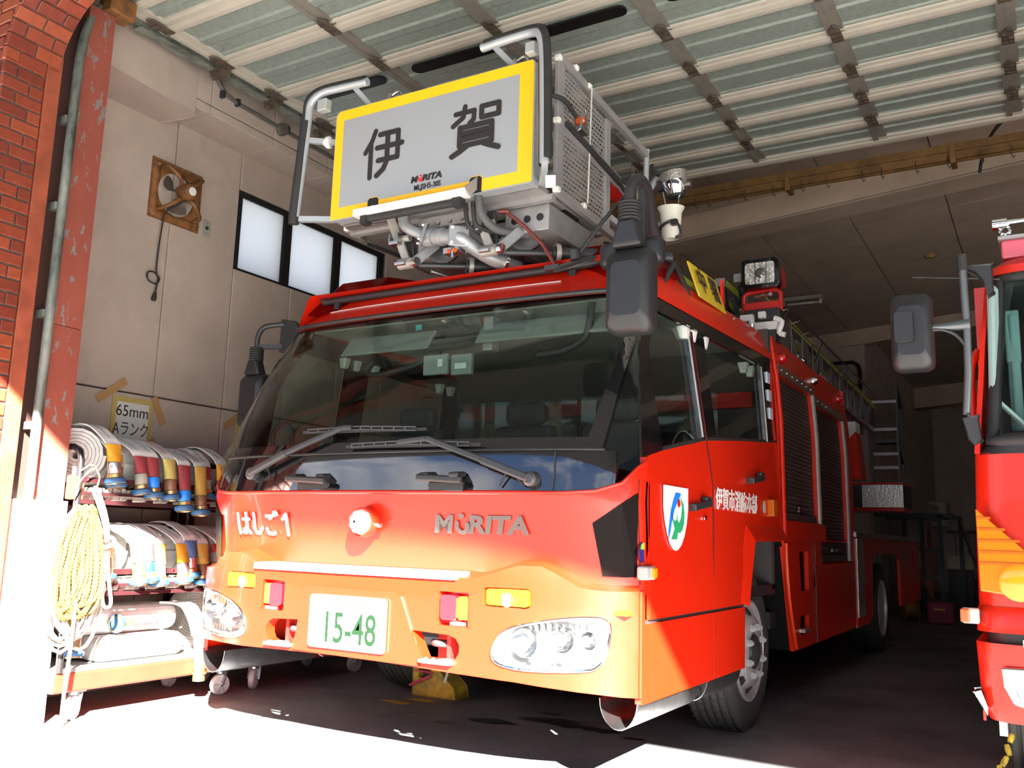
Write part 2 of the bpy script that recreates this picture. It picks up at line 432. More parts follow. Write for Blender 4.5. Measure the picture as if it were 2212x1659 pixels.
# ------------------------------------------------------------------ window strip with three pale sheets
WSH = glass('milky_sheet', (.9, .95, .98), 1.3, .35, body=((.99, .975, .94), .96))
w1 = M()
w1.box(-5.33, -5.20, 4.615, 6.37, 3.53, 3.578).box(-5.33, -5.20, 4.615, 6.37, 2.955, 2.972)
for yy, ww in ((4.615, .03), (5.10, .085), (5.70, .085), (6.30, .07)): w1.box(-5.33, -5.20, yy, yy+ww, 2.972, 3.53)
window_1 = struct(w1.build('window_1', BFR, bevel=.004), 'black framed window strip with three milky sheets high on the wall')
for a, b in ((4.645, 5.10), (5.185, 5.70), (5.785, 6.30)):
    M().box(-5.222, -5.214, a, b, 2.972, 3.53).build('pane', WSH, window_1)
    M().box(-5.224, -5.205, b-.012, b, 2.972, 3.53).build('sash', BFR, window_1)

# ------------------------------------------------------------------ far walls and sloping ceiling of cast panels
struct(M().box(-5.42, -2.44, 15.3, 15.5, 0, 4.9).box(-2.64, -2.44, 15.5, 25, 0, 4.9).build('wall_back', ALC), 'brown wall of the rooms behind the ladder truck')
struct(M().box(-2.44, 9, 25, 25.2, 0, 5.8).build('wall_far', ALC), 'far end wall of the garage')
struct(M().box(8.8, 9, 2.4, 25.2, 0, 5.8).build('wall_right', ALC), 'wall at the other end of the garage')
cz = lambda x: 4.50+.085*(x+2.7)
def ceil_piece(x0, x1, y0, y1, t=.05):
    return M().hexa([(x0,y0,cz(x0)),(x1,y0,cz(x1)),(x1,y1,cz(x1)),(x0,y1,cz(x0)),(x0,y0,cz(x0)+t),(x1,y0,cz(x1)+t),(x1,y1,cz(x1)+t),(x0,y1,cz(x0)+t)])
ceiling = struct(M().hexa([(-5.6,2.7,cz(-5.6)+.03),(9,2.7,cz(9)+.03),(9,25.2,cz(9)+.03),(-5.6,25.2,cz(-5.6)+.03),(-5.6,2.7,cz(-5.6)+.3),(9,2.7,cz(9)+.3),(9,25.2,cz(9)+.3),(-5.6,25.2,cz(-5.6)+.3)]).build('ceiling', ALC2), 'brown sloping ceiling of cast panels')
xs = [-.75+.96*k for k in range(-5, 5)]; yj = [7.0, 8.75, 10.4, 12.2, 14.0, 15.8, 17.6, 19.4, 21.2, 23.0, 24.99]
for i in range(len(xs)-1):
    for j in range(len(yj)-1):
        if xs[i] < -3.6 and yj[j] > 15: continue
        ceil_piece(xs[i]+.006, xs[i+1]-.006, yj[j]+.004, yj[j+1]-.004).build('panel', CEI, ceiling)
ceil_piece(3.57, 8.8, 7, 24.99).build('panel', CEI, ceiling)
def beam(y0, y1, h, nm, m, lab):
    x0, x1 = -5.2, 8.8
    return struct(M().hexa([(x0,y0,cz(x0)-h),(x1,y0,cz(x1)-h),(x1,y1,cz(x1)-h),(x0,y1,cz(x0)-h),(x0,y0,cz(x0)),(x1,y0,cz(x1)),(x1,y1,cz(x1)),(x0,y1,cz(x0))]).build(nm, m, bevel=.008), lab)
b1 = beam(8.9, 9.28, .27, 'beam', CEI, 'brown ceiling beam just behind the open shutter door')
M().hexa([(-5.2,8.895,cz(-5.2)-.262),(8.8,8.895,cz(8.8)-.262),(8.8,8.9,cz(8.8)-.262),(-5.2,8.9,cz(-5.2)-.262),(-5.2,8.895,cz(-5.2)-.250),(8.8,8.895,cz(8.8)-.250),(8.8,8.9,cz(8.8)-.250),(-5.2,8.9,cz(-5.2)-.250)]).build('joint', ALC2, b1)
beam(21.6, 22.0, .45, 'beam', CEI, 'brown ceiling beam near the far end wall')
beam(15.25, 15.5, .25, 'beam', CEI, 'brown ceiling beam over the back rooms')

# ------------------------------------------------------------------ front of the building: brick reveal, steel post, lintel, canopy
XR = -4.545
wb = M().box(-14, XR-.012, 2.412, 2.63, 0, 4.6)
wall_brick = struct(wb.build('wall_brick', MOR), 'red glazed brick reveal of the garage opening')
rows = 52; RP = .071
bmesh_cache = {}
def brick(x0, x1, y0, y1, z0, z1, parent, mt=None):
    return M().box(x0, x1, y0, y1, z0, z1).build('brick', mt or random.choice(BRK), parent, bevel=.004, seg=1)
for r in range(rows):
    z0 = -.02+r*RP+.01; z1 = z0+RP-.010
    if z1 > 3.50: break
    if z0 < .2: z0 = max(z0, .0)
    if r % 2: cuts = [2.400, 2.478, 2.63]
    else: cuts = [2.400, 2.555, 2.63]
    dy = random.uniform(-.006, .006)
    cuts[1] += dy
    for a, b in zip(cuts, cuts[1:]):
        brick(XR-.03, XR+random.uniform(-.0015, .0015), a+.004, b-.004, z0, z1, wall_brick)
    o_ = .11*(r % 2)
    brick(XR-.25+o_, XR-.035, 2.400, 2.43, z0, z1, wall_brick)
    brick(XR-.47+o_, XR-.26+o_, 2.400, 2.43, z0, z1, wall_brick)
# rounded haunch of the opening, laid with radial bricks
RC = .47; cx_, cz_ = XR+RC, 3.40
def arc(a, r): return (cx_-r*math.cos(a), cz_+r*math.sin(a))
na = 20
pts_in = [arc(math.pi/2*i/na, RC) for i in range(na+1)]
hp = pts_in+[(cx_, 4.6), (-6.5, 4.6), (-6.5, 3.40)]
hp = [(p[0]-.010*(i <= na), p[1]+.008*(i <= na)) for i, p in enumerate(hp)]
haunch = struct(M().prism(hp, 'y', 2.412, 2.705).build('wall_haunch', MOR), 'rounded brick corner of the opening')
nb = 10
for i in range(nb):
    a0 = math.pi/2*i/nb+.006; a1 = math.pi/2*(i+1)/nb-.006
    for y0, y1 in (((2.40, 2.55), (2.558, 2.70)) if i % 2 else ((2.40, 2.475), (2.483, 2.628), (2.636, 2.70))):
        q = [arc(a0, RC), arc(a1, RC), arc(a1, RC+.035), arc(a0, RC+.035)]
        M().hexa([(q[0][0],y0,q[0][1]),(q[1][0],y0,q[1][1]),(q[2][0],y0,q[2][1]),(q[3][0],y0,q[3][1]),(q[0][0],y1,q[0][1]),(q[1][0],y1,q[1][1]),(q[2][0],y1,q[2][1]),(q[3][0],y1,q[3][1])]).build('brick', random.choice(BRK), haunch, bevel=.004, seg=1)
for r in range(49, 62):
    z0 = -.02+r*RP+.01; z1 = z0+RP-.010
    xa = cx_-math.sqrt(max(0, (RC+.04)**2-max(0, z1-3.40)**2)) if z1 < 3.40+RC else cx_
    x = -5.3+.11*(r % 2)
    while x < xa-.03:
        e = min(x+.215, xa-.008)
        if e-x > .03: brick(x, e, 2.400, 2.43, z0, z1, haunch)
        x += .223
struct(M().box(cx_, 9, 2.412, 2.705, 3.87, 4.6).build('lintel', MOR), 'dark brick lintel over the garage opening')
# steel edge strip, post with white base, back part of the jamb
struct(M().box(XR-.06, XR+.004, 2.63, 2.715, 0, 3.58).build('trim_2', STR, bevel=.004), 'rust brown steel edge strip beside the bricks')
struct(M().box(XR-.09, XR-.06, 2.70, 2.84, 0, 3.9).build('trim_3', mat('dark_gap', (.05, .02, .015), .8)), 'dark slot behind the door track')
struct(M().box(XR-.65, XR, 2.835, 3.0, 1.14, 2.074).build('column', SRD), 'weathered red steel door post')
struct(M().box(XR-.65, XR-.001, 2.835, 3.0, 2.078, 3.95).build('column', SRD), 'flaking red steel door post above the seam')
struct(M().box(XR-.65, XR+.012, 2.74, 3.02, .0, 1.14).build('column_base', mat('white_column_base', (.80, .78, .74), .6, var=.1)), 'white painted base of the door post')
# canopy above the forecourt: its edge throws the shade line on trucks and floor
struct(M().hexa([(-14,-.29,4.55),(14,-1.91,4.55),(14,2.412,4.55),(-14,2.412,4.55),(-14,-.29,4.85),(14,-1.91,4.85),(14,2.412,4.85),(-14,2.412,4.85)]).build('canopy', mat('canopy_soffit', (.08, .075, .07), .8)), 'concrete canopy over the forecourt')
struct(M().box(-30, 30, -16, -14.5, 0, 4.2).build('building_opposite', mat('street_wall', (.10, .085, .075), .8)), 'dull building across the street, behind the camera')
struct(M().box(-14, 14, 2.412, 2.7, 4.6, 7.5).build('wall_front', MOR), 'upper brick front of the station')

# ------------------------------------------------------------------ overhead sectional door, rolled up under the ceiling
DZ = 4.10
door_1 = struct(M().box(-4.655, 1.80, 3.05, 7.10, DZ+.055, DZ+.075).build('door_1', GAL), 'raised sectional door of galvanised panels seen from below')
ry = [3.17, 3.44, 3.93, 4.425, 4.945, 5.44, 5.937, 6.345, 6.74, 7.113]
for i in range(len(ry)-1):
    a, b = ry[i], ry[i+1]-.075
    w = b-a; prof = []
    # shallow rolled corrugation of one panel
    for k, h in ((0, .012), (.04, .020), (.34, .020), (.38, .010), (.52, .010), (.56, .020), (.80, .020), (.83, .012), (1, .012)):
        prof.append((a+w*k, DZ+h))
    pr = [[(-4.655, y, z) for y, z in prof], [(1.80, y, z) for y, z in prof]]
    M().slab(pr, (0, 0, .004)).build('panel', GAL, door_1)
for i, y in enumerate(ry):
    f = .93 if i else 1
    prof = [(y-.078, DZ+.016), (y-.075, DZ-.006), (y-.04, DZ-.011), (y-.006, DZ-.008), (y, DZ+.016)]
    M().slab([[(-4.66, a, b) for a, b in prof], [(1.80, a, b) for a, b in prof]], (0, 0, .006)).build('rib', RIB, door_1)
    if i: 
        prof = [(y-.128, DZ+.016), (y-.124, DZ+.004), (y-.106, DZ+.000), (y-.102, DZ+.010), (y-.078, DZ+.012)]
        M().slab([[(-4.66, a, b) for a, b in prof], [(1.80, a, b) for a, b in prof]], (0, 0, .006)).build('rail', RIB, door_1)
sx = [-4.60, -3.66, -2.77, -1.865, -.95, -.05, .85, 1.74]
hinge_me = None
for k, x in enumerate(sx):
    for i in range(len(ry)-1):
        a, b = ry[i]+.004, ry[i+1]-.088
        M().box(x-.05, x-.012, a, b, DZ-.004, DZ+.05).box(x-.012, x+.05, a, b, DZ+.004, DZ+.05).build('stile', STI if k else RIB, door_1)
        y = ry[i+1]-.045
        h = M().prism([(x-.034, y-.12), (x-.034, y+.03), (x+.034, y+.03), (x+.034, y-.12), (x, y-.165)], 'z', DZ-.020, DZ-.013)
        h.box(x-.03, x+.03, y-.10, y-.088, DZ-.026, DZ-.018).box(x-.03, x+.03, y-.055, y-.043, DZ-.026, DZ-.018).box(x-.03, x+.03, y-.005, y+.007, DZ-.026, DZ-.018)
        h.box(x-.006, x+.006, y-.10, y, DZ-.025, DZ-.018)
        if i < len(ry)-2: h.build('hinge', HNG, door_1)
SLT = mat('black_slot', (.006, .006, .006), .4)
for k in range(len(sx)-1):
    x0, x1 = sx[k]+.13, sx[k+1]-.11
    M().prism(rrect(x0, x1, 4.475, 4.575, .048), 'z', DZ-.002, DZ+.012).build('slot', SLT, door_1)
# door tracks
def track(x):
    tr = [(x+.16, 2.795, 0), (x+.16, 2.795, 3.55), (x+.15, 2.82, 3.76), (x+.10, 2.90, 3.95), (x+.05, 3.05, 4.06), (x, 3.30, 4.105), (x, 5.0, 4.105), (x, 7.3, 4.105)]
    t = M().tube(tr[:2], .026, 8).tube(tr[1:6], .026, 8, sub=4).build('track', TRK, door_1, smooth=50)
    q = M()
    q.box(x-.05, x-.02, 3.25, 7.3, DZ-.035, DZ+.02).box(x-.02, x+.03, 3.25, 7.3, DZ-.035, DZ-.030).box(x-.02, x+.03, 3.25, 7.3, DZ+.0, DZ+.004).box(x-.006, x+.004, 3.25, 7.3, DZ-.03, DZ)
    q.build('rail', TRK, door_1)
    M().bar((x-.02, 3.1, DZ+.02), (x-.02, 3.55, DZ-.02), .04, .012).build('bracket', RIB, door_1)
    for z in (.6, 1.5, 2.1, 2.7, 3.2): M().box(XR-.06, x+.15, 2.76, 2.80, z, z+.04).build('bracket', TRK, door_1)
    for y in ry[2:]:
        M().box(x-.03, x+.06, y-.10, y+.01, DZ-.045, DZ-.005).lathe([(.03, 0), (.03, .04)], (x-.04, y-.05, DZ-.05), (1, 0, 0), 10).build('roller', HNG, door_1)
track(-4.69)
# bottom bearing and steel bracket where the track bends
M().lathe([(.05, 0), (.05, .05)], (-4.60, 2.95, 3.93), (1, 0, 0), 14).box(-4.62, -4.50, 2.93, 3.10, 3.96, 4.08).build('bearing', RST, door_1, bevel=.01)
# ochre curtain rail behind the raised door
rail = M().box(-4.6, 8.5, 7.34, 7.46, 4.04, 4.10).box(-4.6, 8.5, 7.36, 7.38, 3.98, 4.04).box(-4.6, 8.5, 7.42, 7.44, 3.98, 4.04)
trim_4 = struct(rail.build('trim_4', OCH), 'ochre timber curtain rail behind the raised door')
for k in range(26):
    x = -4.2+.23*k+random.uniform(-.08, .08)
    M().tube([(x, 7.33, 4.0), (x, 7.32, 3.93), (x+.012, 7.33, 3.90), (x+.02, 7.34, 3.925)], .004, 6).build('hook', DST, trim_4)
for k in range(5): M().box(-3.0+1.25*k, -2.96+1.25*k, 7.33, 7.47, 3.94, 4.11).build('clip', OCH, trim_4)
# ================================================================== ladder fire truck
TX = -2.70
LMB = mat('lamp_bowl_silver', (.42, .42, .425), .35, .7)
LMR = mat('lamp_reflector_silver', (.55, .55, .555), .14, 1.0)
def TM(): return M((TX, 0, 0))
truck = thing('ladder_fire_truck', 'large red aerial ladder fire truck with grey rescue basket, parked in the bay', 'fire truck', (TX, 3.25, 0))
LV = [(.40,3.37,.21),(.70,3.37,.21),(.92,3.36,.22),(1.2,3.28,.28),(1.36,3.32,.27),(1.6,3.40,.25),(1.8,3.51,.20),(2.0,3.64,.16),(2.2,3.80,.11),(2.45,4.0,.10)]
SHP = [(0,0),(.3,.03),(.6,.13),(.78,.27),(.88,.42),(.95,.62),(.985,.82),(1,1)]
def SX(y, z): return 1.25-max(0, .17*(z-1.3))*lerp([(3.9, 1), (5.8, .3)], y)
def CW(z): return SX(3.9, z)
def ringp(u, z):
    s = -1 if u < 0 else 1
    return Vector((u*CW(z), lerp(LV, z, 1)+lerp(LV, z, 2)*lerp(SHP, abs(u)), z))
def cabf(lx, z): return lerp(LV, z, 1)+lerp(LV, z, 2)*lerp(SHP, min(1, abs(lx)/CW(z)))
US = [-1,-.985,-.95,-.88,-.78,-.69,-.6,-.45,-.3,-.15,0,.15,.3,.45,.6,.69,.78,.88,.95,.985,1]
def us(a, b):
    o = [u for u in US if a < u < b]; return [a]+o+[b]
def patch(u0, u1, zlo, zhi, n=8, d=.0):
    """strip of the cab front between heights zlo(u), zhi(u)"""
    U = us(u0, u1); rows = []
    for k in range(n+1):
        r = []
        for u in U:
            a = zlo(u) if callable(zlo) else zlo; b = zhi(u) if callable(zhi) else zhi
            p = ringp(u, a+(b-a)*k/n); p.y += d; r.append(p)
        rows.append(r)
    return rows
BELT = [(3.3,1.21),(3.42,1.30),(3.52,1.36),(3.8,1.42),(4.25,1.50),(4.45,1.535),(5.0,1.59),(5.8,1.66)]
def belt(y): return lerp(BELT, y)
# belt on the front ring: black band starts at 1.205, climbs round the corner
def belt_u(u):
    a = abs(u); return lerp([(0,1.205),(.80,1.205),(.88,1.215),(.95,1.25),(1,1.345)], a)
# --- nose panel
TM().slab(patch(-1, 1, .80, belt_u, 10), (0, .02, 0)).build('nose_panel', RED, truck, smooth=40)
# red lip along the top of the nose
lip = [ringp(u, belt_u(u))+V(0, -.004, 0) for u in US]
TM().tube(lip, .009, 6).build('nose_lip', RED, truck, smooth=60)
# --- black gloss band below the glass
TM().slab(patch(-.93, .93, belt_u, 1.385, 5), (0, .02, 0)).build('black_band', BLK, truck, smooth=40)
for s in (-1, 1):
    a = [ringp(s*.74, z)+V(0, -.004, 0) for z in (1.21, 1.28, 1.38)]
    TM().tube(a, .004, 5).build('band_seam', DST, truck)
gs = [ringp(u, 1.392)+V(0, -.006, 0) for u in us(-.90, .90)]
TM().tube(gs, .007, 6).build('glass_seal', RUB, truck)
# --- windscreen: dark printed border and tinted sheet
UW = [(1.385, .83), (1.5, .863), (1.65, .897), (1.8, .930), (1.95, .957), (2.22, .975)]
UP = [(1.205, .86), (1.36, .885), (1.54, .920), (1.76, .960), (1.91, .985), (2.05, .998), (2.22, 1.0)]
def rake(f0, f1, z0, z1, n, k):
    rows = []
    for i in range(n+1):
        z = z0+(z1-z0)*i/n; a, b = f0(z), f1(z); rows.append([ringp(a+(b-a)*j/k, z) for j in range(k+1)])
    return rows
uw = lambda z: lerp(UW, z)
up_ = lambda z: lerp(UP, z)
TM().slab(rake(lambda z: -uw(z), uw, 1.385, 1.445, 2, 24), (0, .012, 0)).build('glass_border', BLK, truck, smooth=40)
TM().slab(rake(lambda z: -uw(z), uw, 1.445, 2.205, 16, 26), (0, .010, 0)).build('windshield', GLS, truck, smooth=60)
for s in (-1, 1):
    TM().slab(rake(lambda z: s*uw(z), lambda z: s*up_(z), 1.385, 2.215, 14, 5), (0, .03, 0)).build('a_pillar', BLK, truck, smooth=40)
# --- side skins
def side(y0, y1, zlo, zhi, s, ny=8, nz=6, inset=0):
    rows = []
    for j in range(nz+1):
        r = []
        for i in range(ny+1):
            y = y0+(y1-y0)*i/ny
            a = zlo(y) if callable(zlo) else zlo; b = zhi(y) if callable(zhi) else zhi
            z = a+(b-a)*j/nz; r.append((s*(SX(y, z)-inset), y, z))
        rows.append(r)
    return rows
TOPZ = 2.20
for s in (-1, 1):
    th = (-s*.02, 0, 0)
    # curved corner under the glass between front ring end and the door
    rows = []
    for k in range(9):
        t = k/8; r = []
        for j in range(4):
            q = j/3; e = ringp(s*1.0, .70+(belt_u(1)-.70)*t); z = .70+((belt(3.60))-.70)*t
            d = Vector((s*SX(3.60, z), 3.72, z)); r.append(e.lerp(d, q))
        rows.append(r)
    # lower red doors
    def lower(yy0, yy1, poly, nm):
        q = TM(); q.sheet(poly, [], lambda y, z: (s*(SX(y, z)+lerp([(.80, .008), (.90, .008), (.98, 0)], z)), y, z), .12, (-s*.03, 0, 0))
        return q.build(nm, RED, truck, smooth=30)
    ysA = [3.62, 3.7, 3.8, 4.0, 4.25, 4.436]
    lower(0, 0, [(3.60, .70), (4.436, .70)]+[(y, belt(y)-.004) for y in reversed(ysA)]+[(3.60, 1.37)], 'front_door')
    ysB = [4.446, 4.7, 5.0, 5.4, 5.79]
    lower(0, 0, [(4.446, .70), (4.94, .70), (5.0, .81), (5.09, 1.03), (5.79, 1.04)]+[(y, belt(y)-.004) for y in reversed(ysB)], 'rear_door')
    # corner skin joining nose and door
    yy = [ (ringp(s, z), z) for z in [.70+.0805*k for k in range(9)] ]
    TM().grid([[ringp(s, z), Vector((s*(SX(3.61, z)+lerp([(.80, .008), (.90, .008), (.98, 0)], z)), 3.61, z+.03*(z > 1.3)))] for z in [.70+.0806*k for k in range(9)]]).build('corner_panel', RED, truck, smooth=60)
    # skirt below the doors
    q = TM(); q.sheet([(3.515, .375), (4.30, .373), (4.936, .373), (4.955, .685), (3.515, .685)], [], lambda y, z: (s*(1.258), y, z), .15, (-s*.03, 0, 0)); q.build('skirt', RED, truck, bevel=.004)
    TM().box(s*1.247-.002, s*1.247+.002, 3.52, 4.94, .684, .701).build('seam', DST, truck)
    TM().box(*sorted((s*1.2595, s*1.250)), 4.434, 4.440, .38, .684).build('seam', mat('red_seam', (.25, .004, .004), .5), truck)
    # wheel-arch flare
    fl = [(4.955, .69), (5.0, .82), (5.09, 1.035), (5.80, 1.045)]
    fo = [(4.86, .72), (4.90, .86), (5.02, 1.12), (5.80, 1.13)]
    TM().slab([[(s*1.285, a, b) for a, b in fl], [(s*1.252, a, b) for a, b in fo]], (-s*.012, 0, 0)).build('wheel_flare', RED, truck, bevel=.004)
    # upper black side frame, glass panes
    qz = lambda y: belt(y)
    # quarter glass between pillar and door
    rows = []
    for k in range(9):
        t = k/8; zf = 1.30+(TOPZ-1.30)*t; p0 = ringp(s*max(.90, up_(zf)), zf); yb = lerp([(1.3, 3.50), (1.6, 3.62), (1.9, 3.74), (2.2, 3.97)], zf)
        zb = belt(3.55)+(TOPZ-belt(3.55))*t
        p1 = Vector((s*SX(yb, zb), max(yb, p0.y+.04), zb)); rows.append([p0, p0.lerp(p1, .5)+V(s*.006, 0, 0), p1])
    TM().slab(rows, (-s*.01, 0, 0)).build('quarter_glass', GLD, truck, smooth=60)
    yq = lambda z: lerp([(1.3, 3.50), (1.6, 3.62), (1.9, 3.74), (2.2, 3.97)], z)
    # door frame post (slanted with the pillar) and panes
    def ruled(yA, yB, n, nm, m, zt=TOPZ, ins=0., zb=0.):
        rows = []
        for k in range(n+1):
            t = k/n; r = []
            for j in range(5):
                z0 = belt(4.0)+(zt-belt(4.0))*t
                a = yA(z0); b = yB(z0); y = a+(b-a)*j/4; z = (belt(y)+zb)+(zt-belt(y)-zb)*t
                r.append((s*(SX(y, z)-ins), y, z))
            rows.append(r)
        return TM().slab(rows, (-s*.012, 0, 0)).build(nm, m, truck, smooth=60)
    ruled(lambda z: yq(z)-.01, lambda z: max(3.82, yq(z)+.10), 8, 'door_post', BLK)
    ruled(lambda z: max(3.82, yq(z)+.10), lambda z: 4.38, 8, 'door_window', GLD, 2.12, .006, .012)
    ruled(lambda z: 4.375, lambda z: 4.62, 6, 'door_post', BLK)
    ruled(lambda z: 4.62, lambda z: 5.54, 6, 'door_window', GLD, 2.12, .006, .012)
    ruled(lambda z: 5.535, lambda z: 5.80, 6, 'door_post', BLK)
    TM().slab(side(3.95, 5.80, 2.118, TOPZ, s, 8, 1), th).build('window_header', BLK, truck)
    TM().slab(side(3.82, 5.80, lambda y: belt(y)-.004, lambda y: belt(y)+.012, s, 10, 1), th).build('window_sill', PLA, truck)
    for y in (4.385, 5.56):
        TM().tube([(s*(SX(y, z)+.004), y, z) for z in (1.54 if y < 5 else 1.64, 1.8, 2.0, 2.11)], .007, 6).build('bright_trim', ALM, truck)
    TM().tube([(s*(SX(4.445, z)+.003), 4.445, z) for z in (.72, 1.0, 1.3, 1.53, 1.8, 2.1)], .003, 5).build('door_gap', SEM, truck)
    TM().tube([ringp(s*.987, z)+V(s*.001, 0, 0) for z in (.84, .95, 1.06, 1.17, 1.27)], .0025, 5).build('door_gap', SEM, truck)
    # red roof band over the side windows
    rows = []
    for y in [3.90+.1*k for k in range(20)]:
        y = min(y, 5.80); x = SX(y, TOPZ)
        rows.append([(s*(x+.004), y, TOPZ-.004), (s*(x-.004), y, TOPZ+.05), (s*(x-.05), y, TOPZ+.17), (s*(x-.08), y, TOPZ+.20), (0, y, TOPZ+.20)])
    TM().grid(rows).build('roof_side', RED, truck, smooth=35)
# --- front roof visor
def visor(u, t):
    z = 2.196+.10*t; p = ringp(u, 2.2); return Vector((p.x*(1-.03*t), p.y-.015+.13*t, z))
Uv = us(-1, 1)
TM().grid([[visor(u, t)+V(0, .03*(t < 0), 0) for u in Uv] for t in (-.15, 0, .5, .95, 1.0)]+[[Vector((visor(u, 1).x*.97, max(4.02, visor(u, 1).y+.10), 2.40)) for u in Uv]]).build('roof_visor', RED, truck, smooth=30)
TM().tube([visor(u, -.06)+V(0, .0, 0) for u in us(-.97, .97)], .012, 6).build('visor_seal', PLA, truck)
TM().tube([visor(u, 1)+V(0, .0, .004) for u in us(-.88, .6)], .003, 5).build('visor_drip', WHT, truck)
# cab rear bulkhead, floor
TM().box(-1.2, 1.2, 5.74, 5.80, .75, 2.39).build('cab_back', mat('cab_lining_dark', (.05, .045, .045), .8), truck)
TM().box(-1.2, 1.2, 3.55, 5.8, .72, .78).build('cab_floor', PLA, truck)
# --- bumper
BPL = [(0,3.240),(.5,3.250),(.75,3.275),(.9,3.305),(1.05,3.355),(1.15,3.405),(1.21,3.450),(1.235,3.475),(1.25,3.505)]
def bf(x): return lerp(BPL, abs(x))
BBOT = [(-1.25,.455),(-.9,.462),(-.4,.47),(0,.474),(.4,.462),(.8,.445),(1.15,.415),(1.25,.402)]
BTOP = [(0,.845),(.62,.845),(.70,.872),(.80,.905),(.90,.905),(.98,.868),(1.05,.828),(1.12,.816),(1.25,.816)]
xsb = [-1.25+.05*k for k in range(51)]
outer = [(x, lerp(BBOT, x)) for x in xsb]+[(x, lerp(BTOP, abs(x))) for x in reversed(xsb)]
def hl_outline(s, g=0):
    P = [(.715, .545), (.745, .515), (.85, .500), (1.06, .508), (1.12, .53), (1.145, .58), (1.155, .66), (1.145, .695), (1.10, .707), (.98, .695), (.83, .665), (.76, .635), (.725, .59)]
    cx = sum(p[0] for p in P)/len(P); cz0 = sum(p[1] for p in P)/len(P)
    P = [(cx+(p[0]-cx)*(1+g), cz0+(p[1]-cz0)*(1+g)) for p in P]
    P = [(p.x, p.y) for p in smooth([Vector(p) for p in P], 3, True)]
    return P if s > 0 else [(-a, b) for a, b in reversed(P)]
holes = []
for s in (-1, 1):
    def mir(P): return P if s > 0 else [(-a, b) for a, b in reversed(P)]
    holes.append(hl_outline(s, .05))
    holes.append(mir(rrect(.44, .598, .645, .785, .016, 3)))        # red lamp recess
    holes.append(mir(rrect(.655, .865, .735, .812, .018, 3)))        # turn signal
    holes.append(mir([(.315, .615), (.50, .608), (.535, .595), (.552, .57), (.552, .54), (.538, .515), (.505, .503), (.375, .505), (.345, .56)]))   # tow eye
TM().sheet(outer, holes, lambda x, z: (x, bf(x)+.05*max(0, z-.80)+.10*max(0, z-.845), z), .07, (0, .06, 0)).build('bumper', RED, truck, smooth=35)
# bumper top: from the edge back to the nose
def btop(x):
    z = lerp(BTOP, abs(x)); return Vector((x, bf(x)+.05*max(0, z-.80)+.10*max(0, z-.845), z))
TM().grid([[btop(x) for x in xsb], [btop(x)*.35+Vector((x*.985, max(cabf(x*.985, .86), bf(x)+.03), lerp(BTOP, abs(x))+.02))*.65 for x in xsb], [Vector((x*.985, max(cabf(x*.985, .86), bf(x)+.03)+.02, lerp(BTOP, abs(x))+.03)) for x in xsb]]).build('bumper_top', RED, truck, smooth=50)
for s in (-1, 1):
    TM().box(*sorted((s*1.249, s*1.262)), 3.50, 3.52, .402 if s > 0 else .455, .816).build('bumper_end', RED, truck, bevel=.004)
TM().sheet([(x, lerp(BBOT, x)) for x in xsb]+[(1.2, .405), (.9, .435), (-.2, .462), (-1.2, .415)], [], lambda x, z: (x, bf(x)+.16, z), .1).build('bumper_lining', RED2, truck)
# number plate recess and plate
rec = [(-.335, .56), (-.345, .49), (.335, .482), (.30, .60), (.235, .735), (.215, .748), (-.275, .752), (-.29, .745)]
TM().sheet([(-.36, .48), (.36, .47), (.34, .56), (.255, .752), (.225, .77), (-.285, .772), (-.305, .755)], [], lambda x, z: (x, 3.237-.012+.012*((x/.36)**2), z), .08, (0, .02, 0)).build('plate_surround', RED, truck, bevel=.006)
PLW = mat('plate_white', (.82, .83, .80), .4); PLG = mat('plate_green', (.007, .020, .009), .9, spec=.05)
plate = TM().prism(rrect(-.245, .195, .505, .738, .018), 'y', 3.212, 3.222).build('number_plate', PLW, truck, bevel=.002)
text('15-48', .19, (TX-.01, 3.211, .592), (1, 0, 0), (0, 0, 1), PLG, 'plate_digits', plate, bold=.0012, ext=.0012, sx=.72)
text('\u4e09\u91cd 800', .052, (TX-.02, 3.211, .70), (1, 0, 0), (0, 0, 1), mat('plate_green_pale', (.03, .05, .03), .9, spec=.05), 'plate_heading', plate, ext=.001)
